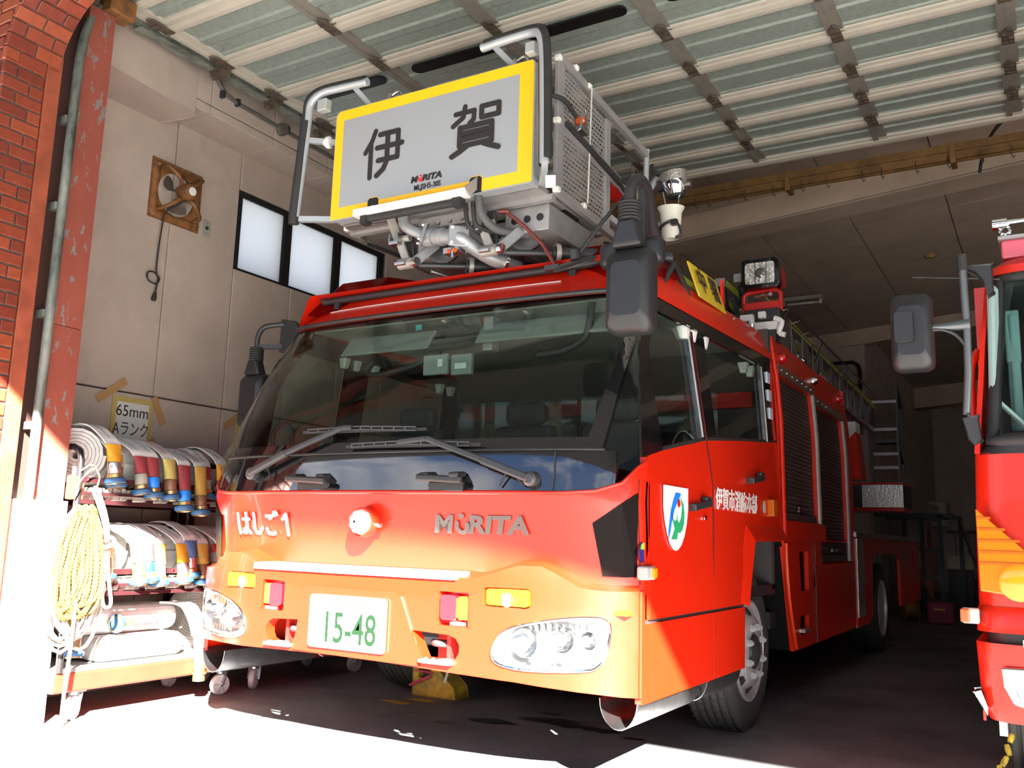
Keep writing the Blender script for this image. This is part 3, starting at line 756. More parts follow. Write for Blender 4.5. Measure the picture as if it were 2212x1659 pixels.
# white checker step strip above the bumper
TRD = mat('tread_plate', (.62, .62, .61), .3, .85, bump=.6, bscale=45)
st = TM(); st.slab([[(x, bf(x)-.012, .862) for x in [-.66+.066*k for k in range(19)]], [(x, bf(x)+.10, .868) for x in [-.66+.066*k for k in range(19)]]], (0, 0, -.028)); st.build('bumper_step', WHT, truck)
for s in (-1, 1):
    # head lamp: bowl, reflectors, lens
    P = hl_outline(s, .05); Q = hl_outline(s, -.03); B = hl_outline(s, -.25)
    n = len(P); fm = lambda p, d: (p[0], bf(p[0])+d, p[1])
    lamp = TM().add([fm(p, -.002) for p in P]+[fm(p, .018) for p in Q]+[fm(p, .075) for p in B],
        [(i, (i+1) % n, n+(i+1) % n, n+i) for i in range(n)]+[(n+i, n+(i+1) % n, 2*n+(i+1) % n, 2*n+i) for i in range(n)]+[tuple(2*n+i for i in range(n))]).build('headlamp', LMB, truck, smooth=30)
    for cx, r in ((.835, .06), (.985, .052), (1.085, .035)):
        TM().lathe([(r, -.035), (r*.92, -.02), (r*.6, .005), (.012, .02)], (s*cx, bf(cx)+.045, .60+.02*(cx > .9)), (0, 1, 0), 18, False).build('reflector', LMR, lamp, smooth=60)
        TM().lathe([(.011, 0), (.011, .03), (.004, .04)], (s*cx, bf(cx)+.02, .60+.02*(cx > .9)), (0, 1, 0), 10).build('bulb', WHT, lamp, smooth=60)
    for k in range(9): TM().box(s*(.86+.026*k)-.006, s*(.86+.026*k)+.006, bf(.86+.026*k)+.012, bf(.86+.026*k)+.03, .648, .668+.012*min(k, 3)/3).build('flute', LMR, lamp)
    for k in range(7): TM().box(s*(.86+.03*k)-.006, s*(.86+.03*k)+.006, bf(.86+.03*k)+.012, bf(.86+.03*k)+.03, .525, .545).build('flute', LMR, lamp)
    L_ = TM(); L_.sheet(hl_outline(s, 0), [], lambda x, z: (x, bf(x)-.004-.012*(1-((abs(x)-.93)/.24)**2), z), .04); L_.build('lens', CLR, lamp, smooth=60)
    TM().tube([(p[0], bf(p[0])-.004, p[1]) for p in hl_outline(s, .045)], .007, 6, closed=True).build('lamp_rim', CHR, lamp, smooth=60)
    # turn signal
    sg = TM().prism(rrect(*sorted((s*.66, s*.86)), .74, .808, .014), 'y', bf(.76)+.004, bf(.76)+.05).build('turn_signal', AMB, truck, bevel=.004)
    for k in range(12): TM().box(s*(.672+.016*k)-.003, s*(.672+.016*k)+.003, bf(.76)-.001, bf(.76)+.006, .746, .802).build('rib', AMB, sg)
    TM().lathe([(.03, 0), (.02, .006)], (s*.76, bf(.76)+.004, .765), (0, -1, 0), 14).build('bulb_glow', mat('lit_bulb', (1, .75, .3), .3, emit=((1, .72, .25), 4.0)), sg)
    # red marker lamp in recess
    rb = TM().box(*sorted((s*.44, s*.60)), bf(.52)+.055, bf(.52)+.065, .64, .79).build('lamp_recess', RLN, truck)
    for f in ((.44, .446), (.592, .598)): TM().box(*sorted((s*f[0], s*f[1])), bf(.52)+.0, bf(.52)+.06, .645, .785).build('recess_side', RED, rb)
    TM().prism(rrect(*sorted((s*.455, s*.535)), .668, .772, .016), 'y', bf(.5)-.004, bf(.5)+.05).build('lamp_lens', RLN, rb, bevel=.006)
    TM().prism(rrect(*sorted((s*.535, s*.585)), .672, .768, .012), 'y', bf(.55)+.006, bf(.55)+.05).build('lamp_lens', AMB if s > 0 else mat('amber_red_lens', (.9, .12, .01), .15, coat=.6), rb, bevel=.004)
    TM().box(*sorted((s*.50, s*.57)), bf(.53)+.006, bf(.53)+.02, .648, .662).build('label_strip', WHT, rb)
    # tow eye opening
    tb = TM().box(*sorted((s*.30, s*.60)), bf(.45)+.22, bf(.45)+.23, .47, .64).build('tow_recess', RED2, truck)
    TM().box(*sorted((s*.455, s*.475)), bf(.45)+.06, bf(.45)+.22, .49, .62).build('tow_bracket', RED2, tb)
    TM().tube([(s*.36, bf(.4)+.10, .56), (s*.41, bf(.4)+.05, .565), (s*.45, bf(.4)+.09, .56)], .016, 8, sub=4).build('tow_hook', DST, tb, smooth=60)
    sp = TM().box(*sorted((s*.37, s*.53)), bf(.45)-.03, bf(.45)+.06, .488, .504).build('step', TRD, truck, bevel=.003)
    for k in range(4): TM().lathe([(.010, 0), (.007, .006)], (s*(.395+.037*k), bf(.45)-.005, .504), (0, 0, 1), 8).build('stud', TRD, sp)
    # side marker, repeater lamp, sticker
    if s > 0:
        TM().prism(rrect(1.165, 1.238, .722, .742, .006), 'y', bf(1.2)-.018, bf(1.2)+.02).build('corner_marker', AMB, truck)
        rp = TM().box(1.232, 1.280, 3.51, 3.62, .862, .918).build('side_lamp', mat('grey_lamp', (.42, .40, .38), .4), truck, bevel=.012, seg=3)
        TM().box(1.262, 1.288, 3.568, 3.614, .868, .912).build('lens', AMB, rp, bevel=.008)
    # dark corner trapezoid vane below the glass
    TM().slab([[ringp(s*.862, 1.085)+V(s*.004, -.006, 0), ringp(s*.95, 1.168)+V(s*.004, -.004, 0), ringp(s*.985, 1.212)+V(s*.006, 0, 0)], [ringp(s*.885, .872)+V(s*.004, -.006, 0), ringp(s*.95, .870)+V(s*.004, -.004, 0), ringp(s*.975, .872)+V(s*.006, 0, 0)]], (0, .008, 0)).build('corner_window', SMK, truck)
    # stainless guard under the skirt
    gp = [(s*(1.165+.082*math.cos(t)), .385-.115*math.sin(t)) for t in [math.pi*k/14 for k in range(15)]]
    TM().slab([[(x, 3.50, z) for x, z in gp], [(x, 4.25, z) for x, z in gp]], (-s*.004, 0, .003)).build('step_guard', STL, truck, smooth=50)
    TM().slab([[(x, 4.36, z) for x, z in gp[:8]], [(x, 4.90, z) for x, z in gp[:8]]], (-s*.004, 0, .003)).build('step_guard', STL, truck, smooth=50)
# beacon on the nose
be = TM().lathe([(.066, -.055), (.070, -.02), (.066, 0)], (0, 3.30, 1.068), (0, 1, 0), 22).build('beacon', RED, truck, smooth=40)
TM().lathe([(.006, -.045), (.028, -.040), (.052, -.022), (.061, 0)], (0, 3.244, 1.068), (0, 1, 0), 9, False).build('beacon_lens', mat('beacon_glass', (.7, .7, .72), .12, .9, bump=1.0, bscale=40), be)
TM().lathe([(.010, 0), (.010, .03)], (.065, 3.275, 1.055), (1, 0, 0), 8).build('beacon_knob', CHR, be)
# ------------------------------------------------------------------ lettering and badges on the cab
LGY = mat('logo_grey', (.10, .085, .08), .4); LWH = mat('reflective_white', (.85, .85, .84), .45)
def nose_dir(lx, z):
    a = Vector((lx-.12, cabf(lx-.12, z), 0)); b = Vector((lx+.12, cabf(lx+.12, z), 0)); return (b-a).normalized()
def nose_up(lx, z): return (Vector((0, cabf(lx, z+.08), .08))-Vector((0, cabf(lx, z-.08), -.08))).normalized()
def maker_logo(parent, loc, xd, up, h, mk, mdot, name):
    """wordmark: M, an open ring with a dot, then RITA"""
    X = Vector(xd).normalized(); U = Vector(up).normalized(); o = Vector(loc)
    text('M', h*1.33, o-X*h*2.28, X, U, mk, name, parent, bold=h*.055, ext=.002, sx=1.15, shear=.18)
    text('RITA', h*1.33, o+X*h*1.05, X, U, mk, name, parent, bold=h*.055, ext=.002, sx=1.28, shear=.18)
    arc_ = [(.34*h*math.cos(math.radians(a)), .38*h*math.sin(math.radians(a))) for a in range(160, 385, 15)]
    strokes([arc_], h*.12, o-X*h*1.02, X, U, mdot, name, parent)
    strokes([[(0, h*.52), (0.0005, h*.52)]], h*.15, o-X*h*1.02, X, U, mdot, name, parent)
lx, lz = .58, 1.064
maker_logo(truck, (TX+lx, cabf(lx, lz)-.006, lz), nose_dir(lx, lz), nose_up(lx, lz), .080, LGY, LGY, 'maker_wordmark')
lx, lz = -.715, 1.05
# ha shi go 1, rounded white strokes
S_ = [[[(.04,.9),(.02,.5),(.05,.1)], [(.20,.68),(.42,.68)], [(.33,.92),(.33,.25),(.27,.12),(.20,.16),(.22,.26),(.32,.26),(.44,.12)]],
      [[(.62,.9),(.60,.3),(.66,.12),(.78,.12),(.88,.32)]],
      [[(1.06,.82),(1.28,.82),(1.18,.72)], [(1.04,.30),(1.08,.14),(1.22,.10),(1.32,.13)], [(1.34,.95),(1.37,.86)], [(1.42,.98),(1.45,.89)]],
      [[(1.62,.70),(1.76,.90),(1.76,.08)]]]
for g_ in S_:
    strokes([[((a-.9)*.215, (b-.5)*.125) for a, b in pl] for pl in g_], .0085, (TX+lx, cabf(lx, lz)-.006, lz), nose_dir(lx, lz), nose_up(lx, lz), LWH, 'unit_lettering', truck)
SIDE_X = 1.252
for s in (-1, 1):
    xs_ = TX+s*(SIDE_X+.002); xd = (0, s, 0)
    # shield badge
    sh = [(3.757, 1.262), (4.067, 1.266)]+[(4.067-.02*t-.16*t*t*t*.85, 1.16-.18*t) for t in [k/8 for k in range(9)]]
    sh = [(3.757, 1.264), (4.067, 1.264), (4.062, 1.16), (4.045, 1.10), (4.015, 1.045), (3.975, 1.005), (3.935, .985), (3.905, .980), (3.875, .987), (3.835, 1.010), (3.800, 1.055), (3.772, 1.11), (3.755, 1.17)]
    if s > 0: pass
    badge = M().prism(sh if s > 0 else sh, 'x', xs_, xs_+s*.003).build('shield_badge', LWH, truck)
    cx0 = 3.912
    def bp(P): return [(cx0+a*(1 if s > 0 else -1), b) for a, b in P]
    M().prism(bp([(-.012, 1.238), (.055, 1.236), (.02, 1.205), (-.03, 1.16), (-.065, 1.10), (-.085, 1.055), (-.104, 1.03), (-.10, 1.075), (-.075, 1.15), (-.045, 1.20)]), 'x', xs_+s*.003, xs_+s*.005).build('badge_emblem', mat('emblem_blue', (.01, .18, .75), .4), badge)
    M().prism(bp([(-.085, 1.178), (-.06, 1.135), (-.03, 1.108), (.0, 1.118), (.004, 1.142), (.012, 1.110), (.035, 1.105), (.055, 1.125), (.068, 1.17), (.055, 1.205), (.042, 1.224), (.085, 1.19), (.098, 1.15), (.095, 1.105), (.07, 1.072), (.04, 1.058), (.015, 1.062), (.0, 1.03), (-.068, 1.030), (-.025, 1.075), (-.06, 1.125)]), 'x', xs_+s*.003, xs_+s*.005).build('badge_emblem', mat('emblem_green', (.02, .33, .13), .4), badge)
    M().lathe([(.019, 0), (.019, .002)], (xs_+s*.003, cx0+(.028 if s > 0 else -.028), 1.192), (s, 0, 0), 16).build('badge_emblem', mat('emblem_red', (.65, .01, .01), .4), badge)
    text('\u4f0a\u8cc0\u5e02\u6d88\u9632\u672c\u90e8', .118, (xs_+s*.002, 4.855, 1.235), xd, (0, 0, 1), LWH, 'station_lettering', truck, bold=.0014, ext=.0012, sx=.915)
    if s > 0: M().lathe([(.042, 0), (.042, .002)], (xs_-.012, 3.555, .973), (s, 0, 0), 18).build('round_sticker', mat('sticker_blue', (.02, .03, .22), .4), truck)
    if s > 0: M().prism([(3.525, .985), (3.585, .985), (3.575, 1.005), (3.555, 1.013), (3.535, 1.005)], 'x', xs_-.010, xs_-.008).build('round_sticker', mat('sticker_green', (.35, .65, .05), .4), truck)
    M().prism([(5.385+.028*math.cos(t), 1.236+.036*math.sin(t)) for t in [math.pi*k/8 for k in range(16)]], 'x', xs_, xs_+s*.002).build('oval_sticker', mat('sticker_pale', (.5, .5, .45), .4), truck)
    rm = M().box(*sorted((xs_-s*.01, xs_+s*.03)), 5.49, 5.57, 1.185, 1.285).build('side_marker', mat('amber_dark', (.45, .10, .005), .2), truck, bevel=.006)
    # door handles
    for y, z in ((4.10, 1.18), (5.07, 1.37)):
        h = M().bar((xs_+s*.022, y, z), (xs_+s*.028, y+.22, z+.03), .018, .034, (0, 0, 1)).build('door_handle', PLA, truck, bevel=.006)
        M().box(*sorted((xs_, xs_+s*.03)), y+.16, y+.235, z+.015, z+.06).build('handle_base', PLA, h, bevel=.008)
        M().box(*sorted((xs_-s*.01, xs_+s*.02)), y-.004, y+.02, z-.018, z+.018).build('handle_base', PLA, h, bevel=.004)
    M().lathe([(.013, 0), (.013, .006)], (xs_, 4.31, 1.138), (s, 0, 0), 14).build('lock', CHR, truck)
    # small white tapered blocks and rain shields at the window heads
    for y0, y1 in ((3.98, 4.40), (4.60, 5.55)):
        M().slab([[(TX+s*(SX(y, 2.13)+.004), y, 2.125), (TX+s*(SX(y, 2.10)+.05), y, 2.085)] for y in [y0+(y1-y0)*k/6 for k in range(7)]], (0, 0, .004)).build('rain_visor', glass('smoke_visor', (.35, .36, .36), 1.4), truck)
    for y in (4.36, 4.47, 4.66, 5.42, 5.56):
        M().hexa([Vector((TX, 0, 0))+Vector(p) for p in ((s*1.115, y-.018, 2.05), (s*1.15, y-.018, 2.05), (s*1.15, y+.018, 2.05), (s*1.115, y+.018, 2.05), (s*1.10, y-.025, 2.115), (s*1.16, y-.025, 2.115), (s*1.16, y+.025, 2.115), (s*1.10, y+.025, 2.115))]).build('window_block', WHT, truck, bevel=.003)
    for k in range(3):
        z = 2.06-.115*k
        M().box(*sorted((TX+s*(SX(5.7, z)-.005), TX+s*(SX(5.7, z)+.008))), 5.655, 5.725, z-.035, z+.035).build('reflector_square', mat('pale_blue_reflector', (.55, .66, .80), .3), truck, bevel=.004)
# ------------------------------------------------------------------ grab handles, wipers
for a, b in ((-.49, -.235), (.30, .53)):
    y0 = cabf(a, 1.26)-.055; y1 = cabf(b, 1.26)-.055; z = 1.262
    h = TM().bar((a, y0, z+.006), (b, y1, z-.006), .026, .030, (0, 0, 1)).build('grab_handle', PLA, truck, bevel=.008, seg=2)
    for t in (.16, .84): TM().bar((a+(b-a)*t, y0-.005, z+.014), (a+(b-a)*t, y0+.07, z+.022), .05, .024).build('handle_foot', PLA, h, bevel=.008)
    TM().box(a+.04, b-.01, y0+.035, y0+.06, z-.055, z-.01).build('handle_recess', PLA, h, bevel=.006)
WIP = mat('wiper_grey', (.045, .045, .048), .45)
def wpt(lx, z, d=.045): return Vector((lx, cabf(lx, z)-d, z))
for piv, mid, knee, a, b in (((-.79, 1.30), (-.55, 1.40), (-.22, 1.515), (-.49, 1.507), (.275, 1.497)), ((.835, 1.262), (.60, 1.345), (.30, 1.445), (-.172, 1.424), (.576, 1.418))):
    wp = TM().lathe([(.032, 0), (.032, .05), (.02, .06)], wpt(*piv, .0)+V(0, .01, 0), (0, -1, 0), 14).build('wiper', WIP, truck, smooth=40)
    P = [wpt(*piv), wpt(*mid), wpt(*knee)]
    TM().bar(P[0], P[1], .034, .030, (0, -1, .3)).build('wiper_arm', WIP, wp, bevel=.008)
    TM().bar(P[1]-(P[2]-P[1])*.05, P[2], .026, .022, (0, -1, .3)).build('wiper_arm', WIP, wp, bevel=.006)
    c = wpt((a[0]+b[0])/2-.05, (a[1]+b[1])/2+.012, .05)
    A = wpt(a[0], a[1]-.004, .028); B = wpt(b[0], b[1]-.004, .028)
    TM().bar(P[2], c, .022, .018, (0, -1, .3)).build('wiper_arm', WIP, wp, bevel=.005)
    q = TM()
    for k in range(10):
        t0 = .06+.088*k; p0 = A.lerp(B, t0)+V(0, -.014, .014-.01*abs(k-4.5)/4.5); p1 = A.lerp(B, t0+.08)+V(0, -.014, .014-.01*abs(k-3.5)/4.5)
        q.bar(p0+V(0, 0, .008), p1+V(0, 0, .008), .005, .006).bar(p0-V(0, 0, .008), p1-V(0, 0, .008), .005, .006).bar(p0+V(0, 0, .010), p0-V(0, 0, .012), .008, .006)
    q.build('wiper_bridge', WIP, wp)
    TM().bar(A, B, .010, .014).build('wiper_blade', RUB, wp)
    TM().tube([wpt(piv[0]-.03, piv[1]-.02, .03), wpt(piv[0]-.10*(1 if piv[0] > 0 else -1), piv[1]+.03, .03), wpt(piv[0]-.14*(1 if piv[0] > 0 else -1), piv[1]-.03, .015)], .004, 6, sub=5).build('washer_hose', RUB, wp)
# ------------------------------------------------------------------ roof front: bar, light housings, station plates
bar = [(-.98, 4.10, 2.43), (-1.00, 4.03, 2.41), (-.97, 3.99, 2.385), (-.90, 3.985, 2.378), (.2, 3.965, 2.378), (.70, 3.975, 2.385), (.80, 4.0, 2.40), (.86, 4.10, 2.44), (.90, 4.25, 2.47)]
TM().tube(bar, .022, 10, sub=4).build('roof_bar', PLA, truck, smooth=60)
for x in (-.88, .68): TM().box(x-.02, x+.02, 3.97, 4.05, 2.30, 2.375).build('bar_foot', PLA, truck)
RHS = glass('red_housing', (.55, .02, .02), 1.5, .05, body=((.45, .006, .006), .55))
for s in (-1, 1):
    # sloping red light housing at each roof corner
    a = [(s*1.09, 3.93, 2.29), (s*.70, 3.97, 2.30), (s*.70, 4.42, 2.40), (s*1.10, 4.42, 2.38)]
    b = [(s*.98, 4.12, 2.53), (s*.62, 4.12, 2.53), (s*.62, 4.40, 2.58), (s*.99, 4.40, 2.58)]
    if s < 0: a = [a[1], a[0], a[3], a[2]]; b = [b[1], b[0], b[3], b[2]]
    lh = TM().hexa(a+b).build('light_housing', RHS, truck, bevel=.012, seg=2)
    for k in range(3): TM().lathe([(.045, 0), (.03, .02), (.012, .03)], (s*(.78+.1*k), 4.18, 2.38), (0, 1, .2), 12, False).build('lamp_reflector', CHR, lh, smooth=50)
    TM().tube([(s*1.075, 4.22, 2.32), (s*1.10, 4.27, 2.40), (s*1.09, 4.35, 2.44), (s*1.085, 4.52, 2.36), (s*1.09, 4.56, 2.30)], .016, 8, sub=4).build('roof_grip', PLA, truck, smooth=60)
    y0, y1 = 4.62, 5.06
    pl = TM().hexa([(s*1.125, y0+.02, 2.345), (s*1.115, y0+.02, 2.345), (s*1.125, y1+.02, 2.345), (s*1.135, y1+.02, 2.345), (s*1.065, y0+.0, 2.545), (s*1.055, y0+.0, 2.545), (s*1.065, y1+.0, 2.545), (s*1.075, y1+.0, 2.545)]).build('station_plate', YLD, truck)
    pm = Vector((TX+s*1.098, 4.85, 2.445)); pu = Vector((s*-.06, -.01, .20)); px_ = Vector((0, .46, 0))*s
    for ch, t in (('\u4e2d', -.11), ('\u7f72', .11)):
        tt = t*s; text(ch, .17, pm+Vector((0, t if s > 0 else -t, 0))+Vector((s*.010, 0, 0)), px_, pu, INK, 'plate_character', pl, bold=.001, ext=.001, sx=.95)
    for k in (-.17, .17): TM().lathe([(.006, 0), (.006, .004)], (s*1.122, 4.85+k, 2.37), (s, 0, 0.3), 8).build('plate_screw', CHR, pl)
    TM().prism([(y1+.02, 2.33), (y1+.06, 2.33), (y1+.03, 2.55), (y1+.0, 2.55)], 'x', s*1.11-.006, s*1.11+.006).build('plate_edge', RED, pl)
# ------------------------------------------------------------------ mirrors
MIR = mat('mirror_shell', (.016, .0165, .018), .40, bump=.1, bscale=200)
def rbox(c, hx, hz, dy, taper=.82, n=5):
    """rounded mirror shell, back towards -y"""
    c = Vector(c); rows = []
    prof = [(0, 1.0), (.25, 1.0), (.6, .97), (.85, .86), (1, .62)]
    for t, k in prof:
        rows.append([c+Vector((p[0]*k, -dy*t, p[1]*k)) for p in rrect(-hx, hx, -hz, hz, min(hx, hz)*.45, n)])
    m = len(rows[0]); q = M().grid(rows, True); q.add(rows[0], [tuple(range(m))]); q.add(rows[-1], [tuple(range(m))])
    return q
# mirror by the passenger door (this one hangs in front of the windscreen corner)
mc = Vector((-1.455, 3.44, 2.045))
mr = rbox(mc, .105, .185, .10).build('door_mirror', MIR, truck, smooth=40)
M().prism([(mc.x-.07, mc.z+.18), (mc.x+.07, mc.z+.18), (mc.x+.038, mc.z+.30), (mc.x-.038, mc.z+.30)], 'y', mc.y-.10, mc.y-.02).build('mirror_neck', MIR, mr, bevel=.015, seg=3)
bel = M()
for k in range(6): bel.lathe([(.045, 0), (.050, .007), (.045, .014)], (mc.x, mc.y-.055, mc.z+.30+.014*k), (0, 0, 1), 16)
bel.build('mirror_bellows', RUB, mr, smooth=60)
M().tube([(mc.x, mc.y-.055, mc.z+.36), (mc.x+.005, mc.y-.05, mc.z+.46), (mc.x+.015, mc.y+.02, mc.z+.51), (mc.x+.0, mc.y+.15, mc.z+.50), (mc.x-.06, mc.y+.36, mc.z+.43), (mc.x-.10, mc.y+.50, mc.z+.38)], .024, 10, sub=4).build('mirror_arm', PLA, mr, smooth=60)
M().box(mc.x-.02, mc.x+.012, mc.y+.08, mc.y+.14, mc.z+.24, mc.z+.50).build('mirror_strut', PLA, mr, bevel=.008)
rbox(Vector((mc.x-.07, mc.y+.16, mc.z+.225)), .15, .058, .07).build('near_mirror', MIR, mr, smooth=40)
M().tube([(mc.x-.03, mc.y+.0, mc.z+.45), (mc.x-.11, mc.y-.08, mc.z+.31), (mc.x-.19, mc.y-.14, mc.z+.16)], .009, 8, sub=3).build('mirror_rod', PLA, mr, smooth=60)
# round front under-view mirror
dc = Vector((-1.665, 3.30, 2.165))
M().lathe([(.004, -.018), (.06, -.014), (.095, -.004), (.10, .003), (.096, .008)], dc, (.15, .45, -.9), 24).build('round_mirror', MIR, mr, smooth=40)
M().lathe([(.025, 0), (.018, .04)], dc+V(.01, -.01, .015), (-.1, -.3, .9), 10).build('mirror_joint', PLA, mr)
# mirror on the far side
ml = Vector((-4.085, 3.90, 1.775))
m2 = rbox(ml, .10, .17, .10).build('door_mirror', MIR, truck, smooth=40)
M().prism([(ml.x-.06, ml.z+.16), (ml.x+.07, ml.z+.16), (ml.x+.035, ml.z+.25), (ml.x-.03, ml.z+.25)], 'y', ml.y-.09, ml.y-.02).build('mirror_neck', MIR, m2, bevel=.012)
bel = M()
for k in range(6): bel.lathe([(.040, 0), (.045, .007), (.040, .014)], (ml.x, ml.y-.05, ml.z+.245+.014*k), (0, 0, 1), 14)
bel.build('mirror_bellows', RUB, m2, smooth=60)
M().tube([(ml.x, ml.y-.05, ml.z+.32), (ml.x, ml.y-.05, ml.z+.40), (ml.x+.03, ml.y-.03, ml.z+.46), (ml.x+.12, ml.y+.04, ml.z+.485)], .016, 8, sub=4).build('mirror_arm', PLA, m2, smooth=60)
M().bar((ml.x, ml.y-.05, ml.z+.335), (ml.x+.12, ml.y+.04, ml.z+.345), .022, .026).build('mirror_arm', PLA, m2)
M().prism([(ml.x+.10, ml.z+.31), (ml.x+.27, ml.z+.31), (ml.x+.25, ml.z+.46), (ml.x+.20, ml.z+.50), (ml.x+.10, ml.z+.52)], 'y', ml.y+.03, ml.y+.07).build('mirror_mount', PLA, m2, bevel=.008)
# ------------------------------------------------------------------ cab interior
SEA = mat('seat_fabric', (.03, .033, .036), .7); PLS = glass('clear_plastic', (.85, .88, .88), 1.5, .05); CRM = mat('cab_trim_pale', (.30, .31, .30), .7)
TM().box(-1.12, 1.12, 3.72, 3.98, 1.10, 1.32).build('dashboard', mat('dash_black', (.012, .012, .012), .5), truck, bevel=.05, seg=3)
TM().slab([[(x, y, 2.19+.02*k) for x in (-1.05, -.5, 0, .5, 1.05)] for k, y in enumerate((3.98, 4.4, 5.0, 5.7))], (0, 0, .01)).build('cab_headliner', CRM, truck)
def seat(x, y, nm='seat'):
    b = TM().box(x-.25, x+.25, y, y+.46, 1.02, 1.16).build(nm, SEA, truck, bevel=.04, seg=3)
    TM().hexa([(x-.24, y+.42, 1.10), (x+.24, y+.42, 1.10), (x+.24, y+.52, 1.10), (x-.24, y+.52, 1.10), (x-.20, y+.50, 1.66), (x+.20, y+.50, 1.66), (x+.20, y+.58, 1.66), (x-.20, y+.58, 1.66)]).build('backrest', SEA, b, bevel=.05, seg=3)
    TM().box(x-.13, x+.13, y+.50, y+.58, 1.66, 1.80).build('headrest', SEA, b, bevel=.04, seg=3)
    return b
seat(-.68, 4.02); s2 = seat(.10, 4.02); seat(.68, 4.02)
text('MORITA', .05, (TX+.10, 4.445, 1.30), (1, 0, 0), (0, 0, 1), LWH, 'seat_lettering', s2, ext=.001)
for x in (-.72, -.2, .28, .76):
    b = seat(x, 5.12, 'rear_seat')
    TM().lathe([(.07, 0), (.10, .05), (.10, .20), (.07, .30), (.03, .33)], (x, 5.50, 1.48), (0, 0, 1), 14).build('air_cylinder', mat('cylinder_olive', (.15, .15, .08), .3, coat=.5), b, smooth=50)
    TM().tube([(x-.06, 5.42, 1.50), (x-.07, 5.40, 1.62), (x, 5.38, 1.70), (x+.07, 5.40, 1.62), (x+.08, 5.42, 1.45)], .014, 8, sub=4).build('harness', CHR, b, smooth=60)
    TM().slab([[(x-.22+.11*k, 5.36+.02*((k*7) % 3), z) for k in range(5)] for z in (1.35, 1.6, 1.75, 1.95)], (0, .004, 0)).build('plastic_cover', PLS, b)
TM().box(-1.1, 1.1, 5.70, 5.735, 1.88, 1.98).build('red_shelf', RED2, truck)
st = TM().tube([(-.66+.20*math.cos(t), 3.98+.10*math.sin(t), 1.36+.15*math.sin(t)) for t in [2*math.pi*k/24 for k in range(24)]], .015, 8, closed=True).build('steering_wheel', PLA, truck, smooth=60)
TM().bar((-.66, 3.98, 1.36), (-.66, 3.86, 1.22), .06, .06).build('steering_column', PLA, st)
# white sheets standing in for sky mirrored in the windscreen, devices and visors hanging from the headliner
TM().hexa([(-.42, 3.56, 1.325), (-.10, 3.50, 1.325), (-.06, 3.68, 1.327), (-.38, 3.74, 1.327), (-.42, 3.56, 1.335), (-.10, 3.50, 1.335), (-.06, 3.68, 1.337), (-.38, 3.74, 1.337)]).build('paper', WHT, truck)
TM().hexa([(-.30, 3.70, 1.33), (-.02, 3.70, 1.33), (-.02, 3.72, 1.33), (-.30, 3.72, 1.33), (-.27, 3.76, 1.47), (-.12, 3.76, 1.50), (-.12, 3.765, 1.50), (-.27, 3.765, 1.47)]).build('paper', WHT, truck)
TM().box(-1.1, 1.1, 3.46, 3.76, 1.26, 1.325).build('dash_shelf', mat('dash_black', (.012, .012, .012), .5), truck)
for x0, x1 in ((-.72, -.12), (.18, .95)): TM().hexa([(x0, 3.84, 2.0), (x1, 3.84, 2.0), (x1, 3.87, 2.0), (x0, 3.87, 2.0), (x0, 3.93, 2.12), (x1, 3.93, 2.12), (x1, 3.96, 2.12), (x0, 3.96, 2.12)]).build('sun_visor', CRM, truck, bevel=.015)
TM().tube([(-.60, 4.0, 1.99), (-.62, 3.97, 1.92), (-.5, 3.95, 1.90), (-.25, 3.95, 1.94), (-.1, 3.96, 1.99)], .016, 8, sub=4).build('grab_rail', PLA, truck, smooth=60)
TM().tube([(.85, 3.86, 2.15), (.82, 3.86, 1.99), (.70, 3.87, 1.93), (.55, 3.88, 1.92)], .02, 8, sub=4).build('grab_rail', PLA, truck, smooth=60)
dv = TM().box(-.16, .0, 3.88, 3.91, 1.86, 1.97).box(.02, .15, 3.88, 3.91, 1.85, 1.96).build('radio_unit', mat('device_grey', (.25, .26, .27), .4), truck, bevel=.006)
TM().box(-.06, -.03, 3.874, 3.879, 1.90, 1.94).box(.05, .12, 3.874, 3.879, 1.88, 1.91).build('device_label', WHT, dv)
TM().box(.20, .26, 3.90, 3.98, 1.97, 2.16).build('camera_bracket', ALM, truck, bevel=.01)
TM().box(-1.14, -1.06, 3.66, 3.72, 1.42, 1.46).tube([(-1.0, 3.66, 1.46), (-1.0, 3.66, 1.56), (-.93, 3.66, 1.60), (-.86, 3.66, 1.56), (-.86, 3.66, 1.46)], .014, 8, sub=3).build('grab_rail', PLA, truck, smooth=60)
M().box(TX-.16, TX-.12, 3.80, 3.802, 2.09, 2.12).build('inspection_sticker', mat('sticker_teal', (.03, .4, .45), .4), truck)
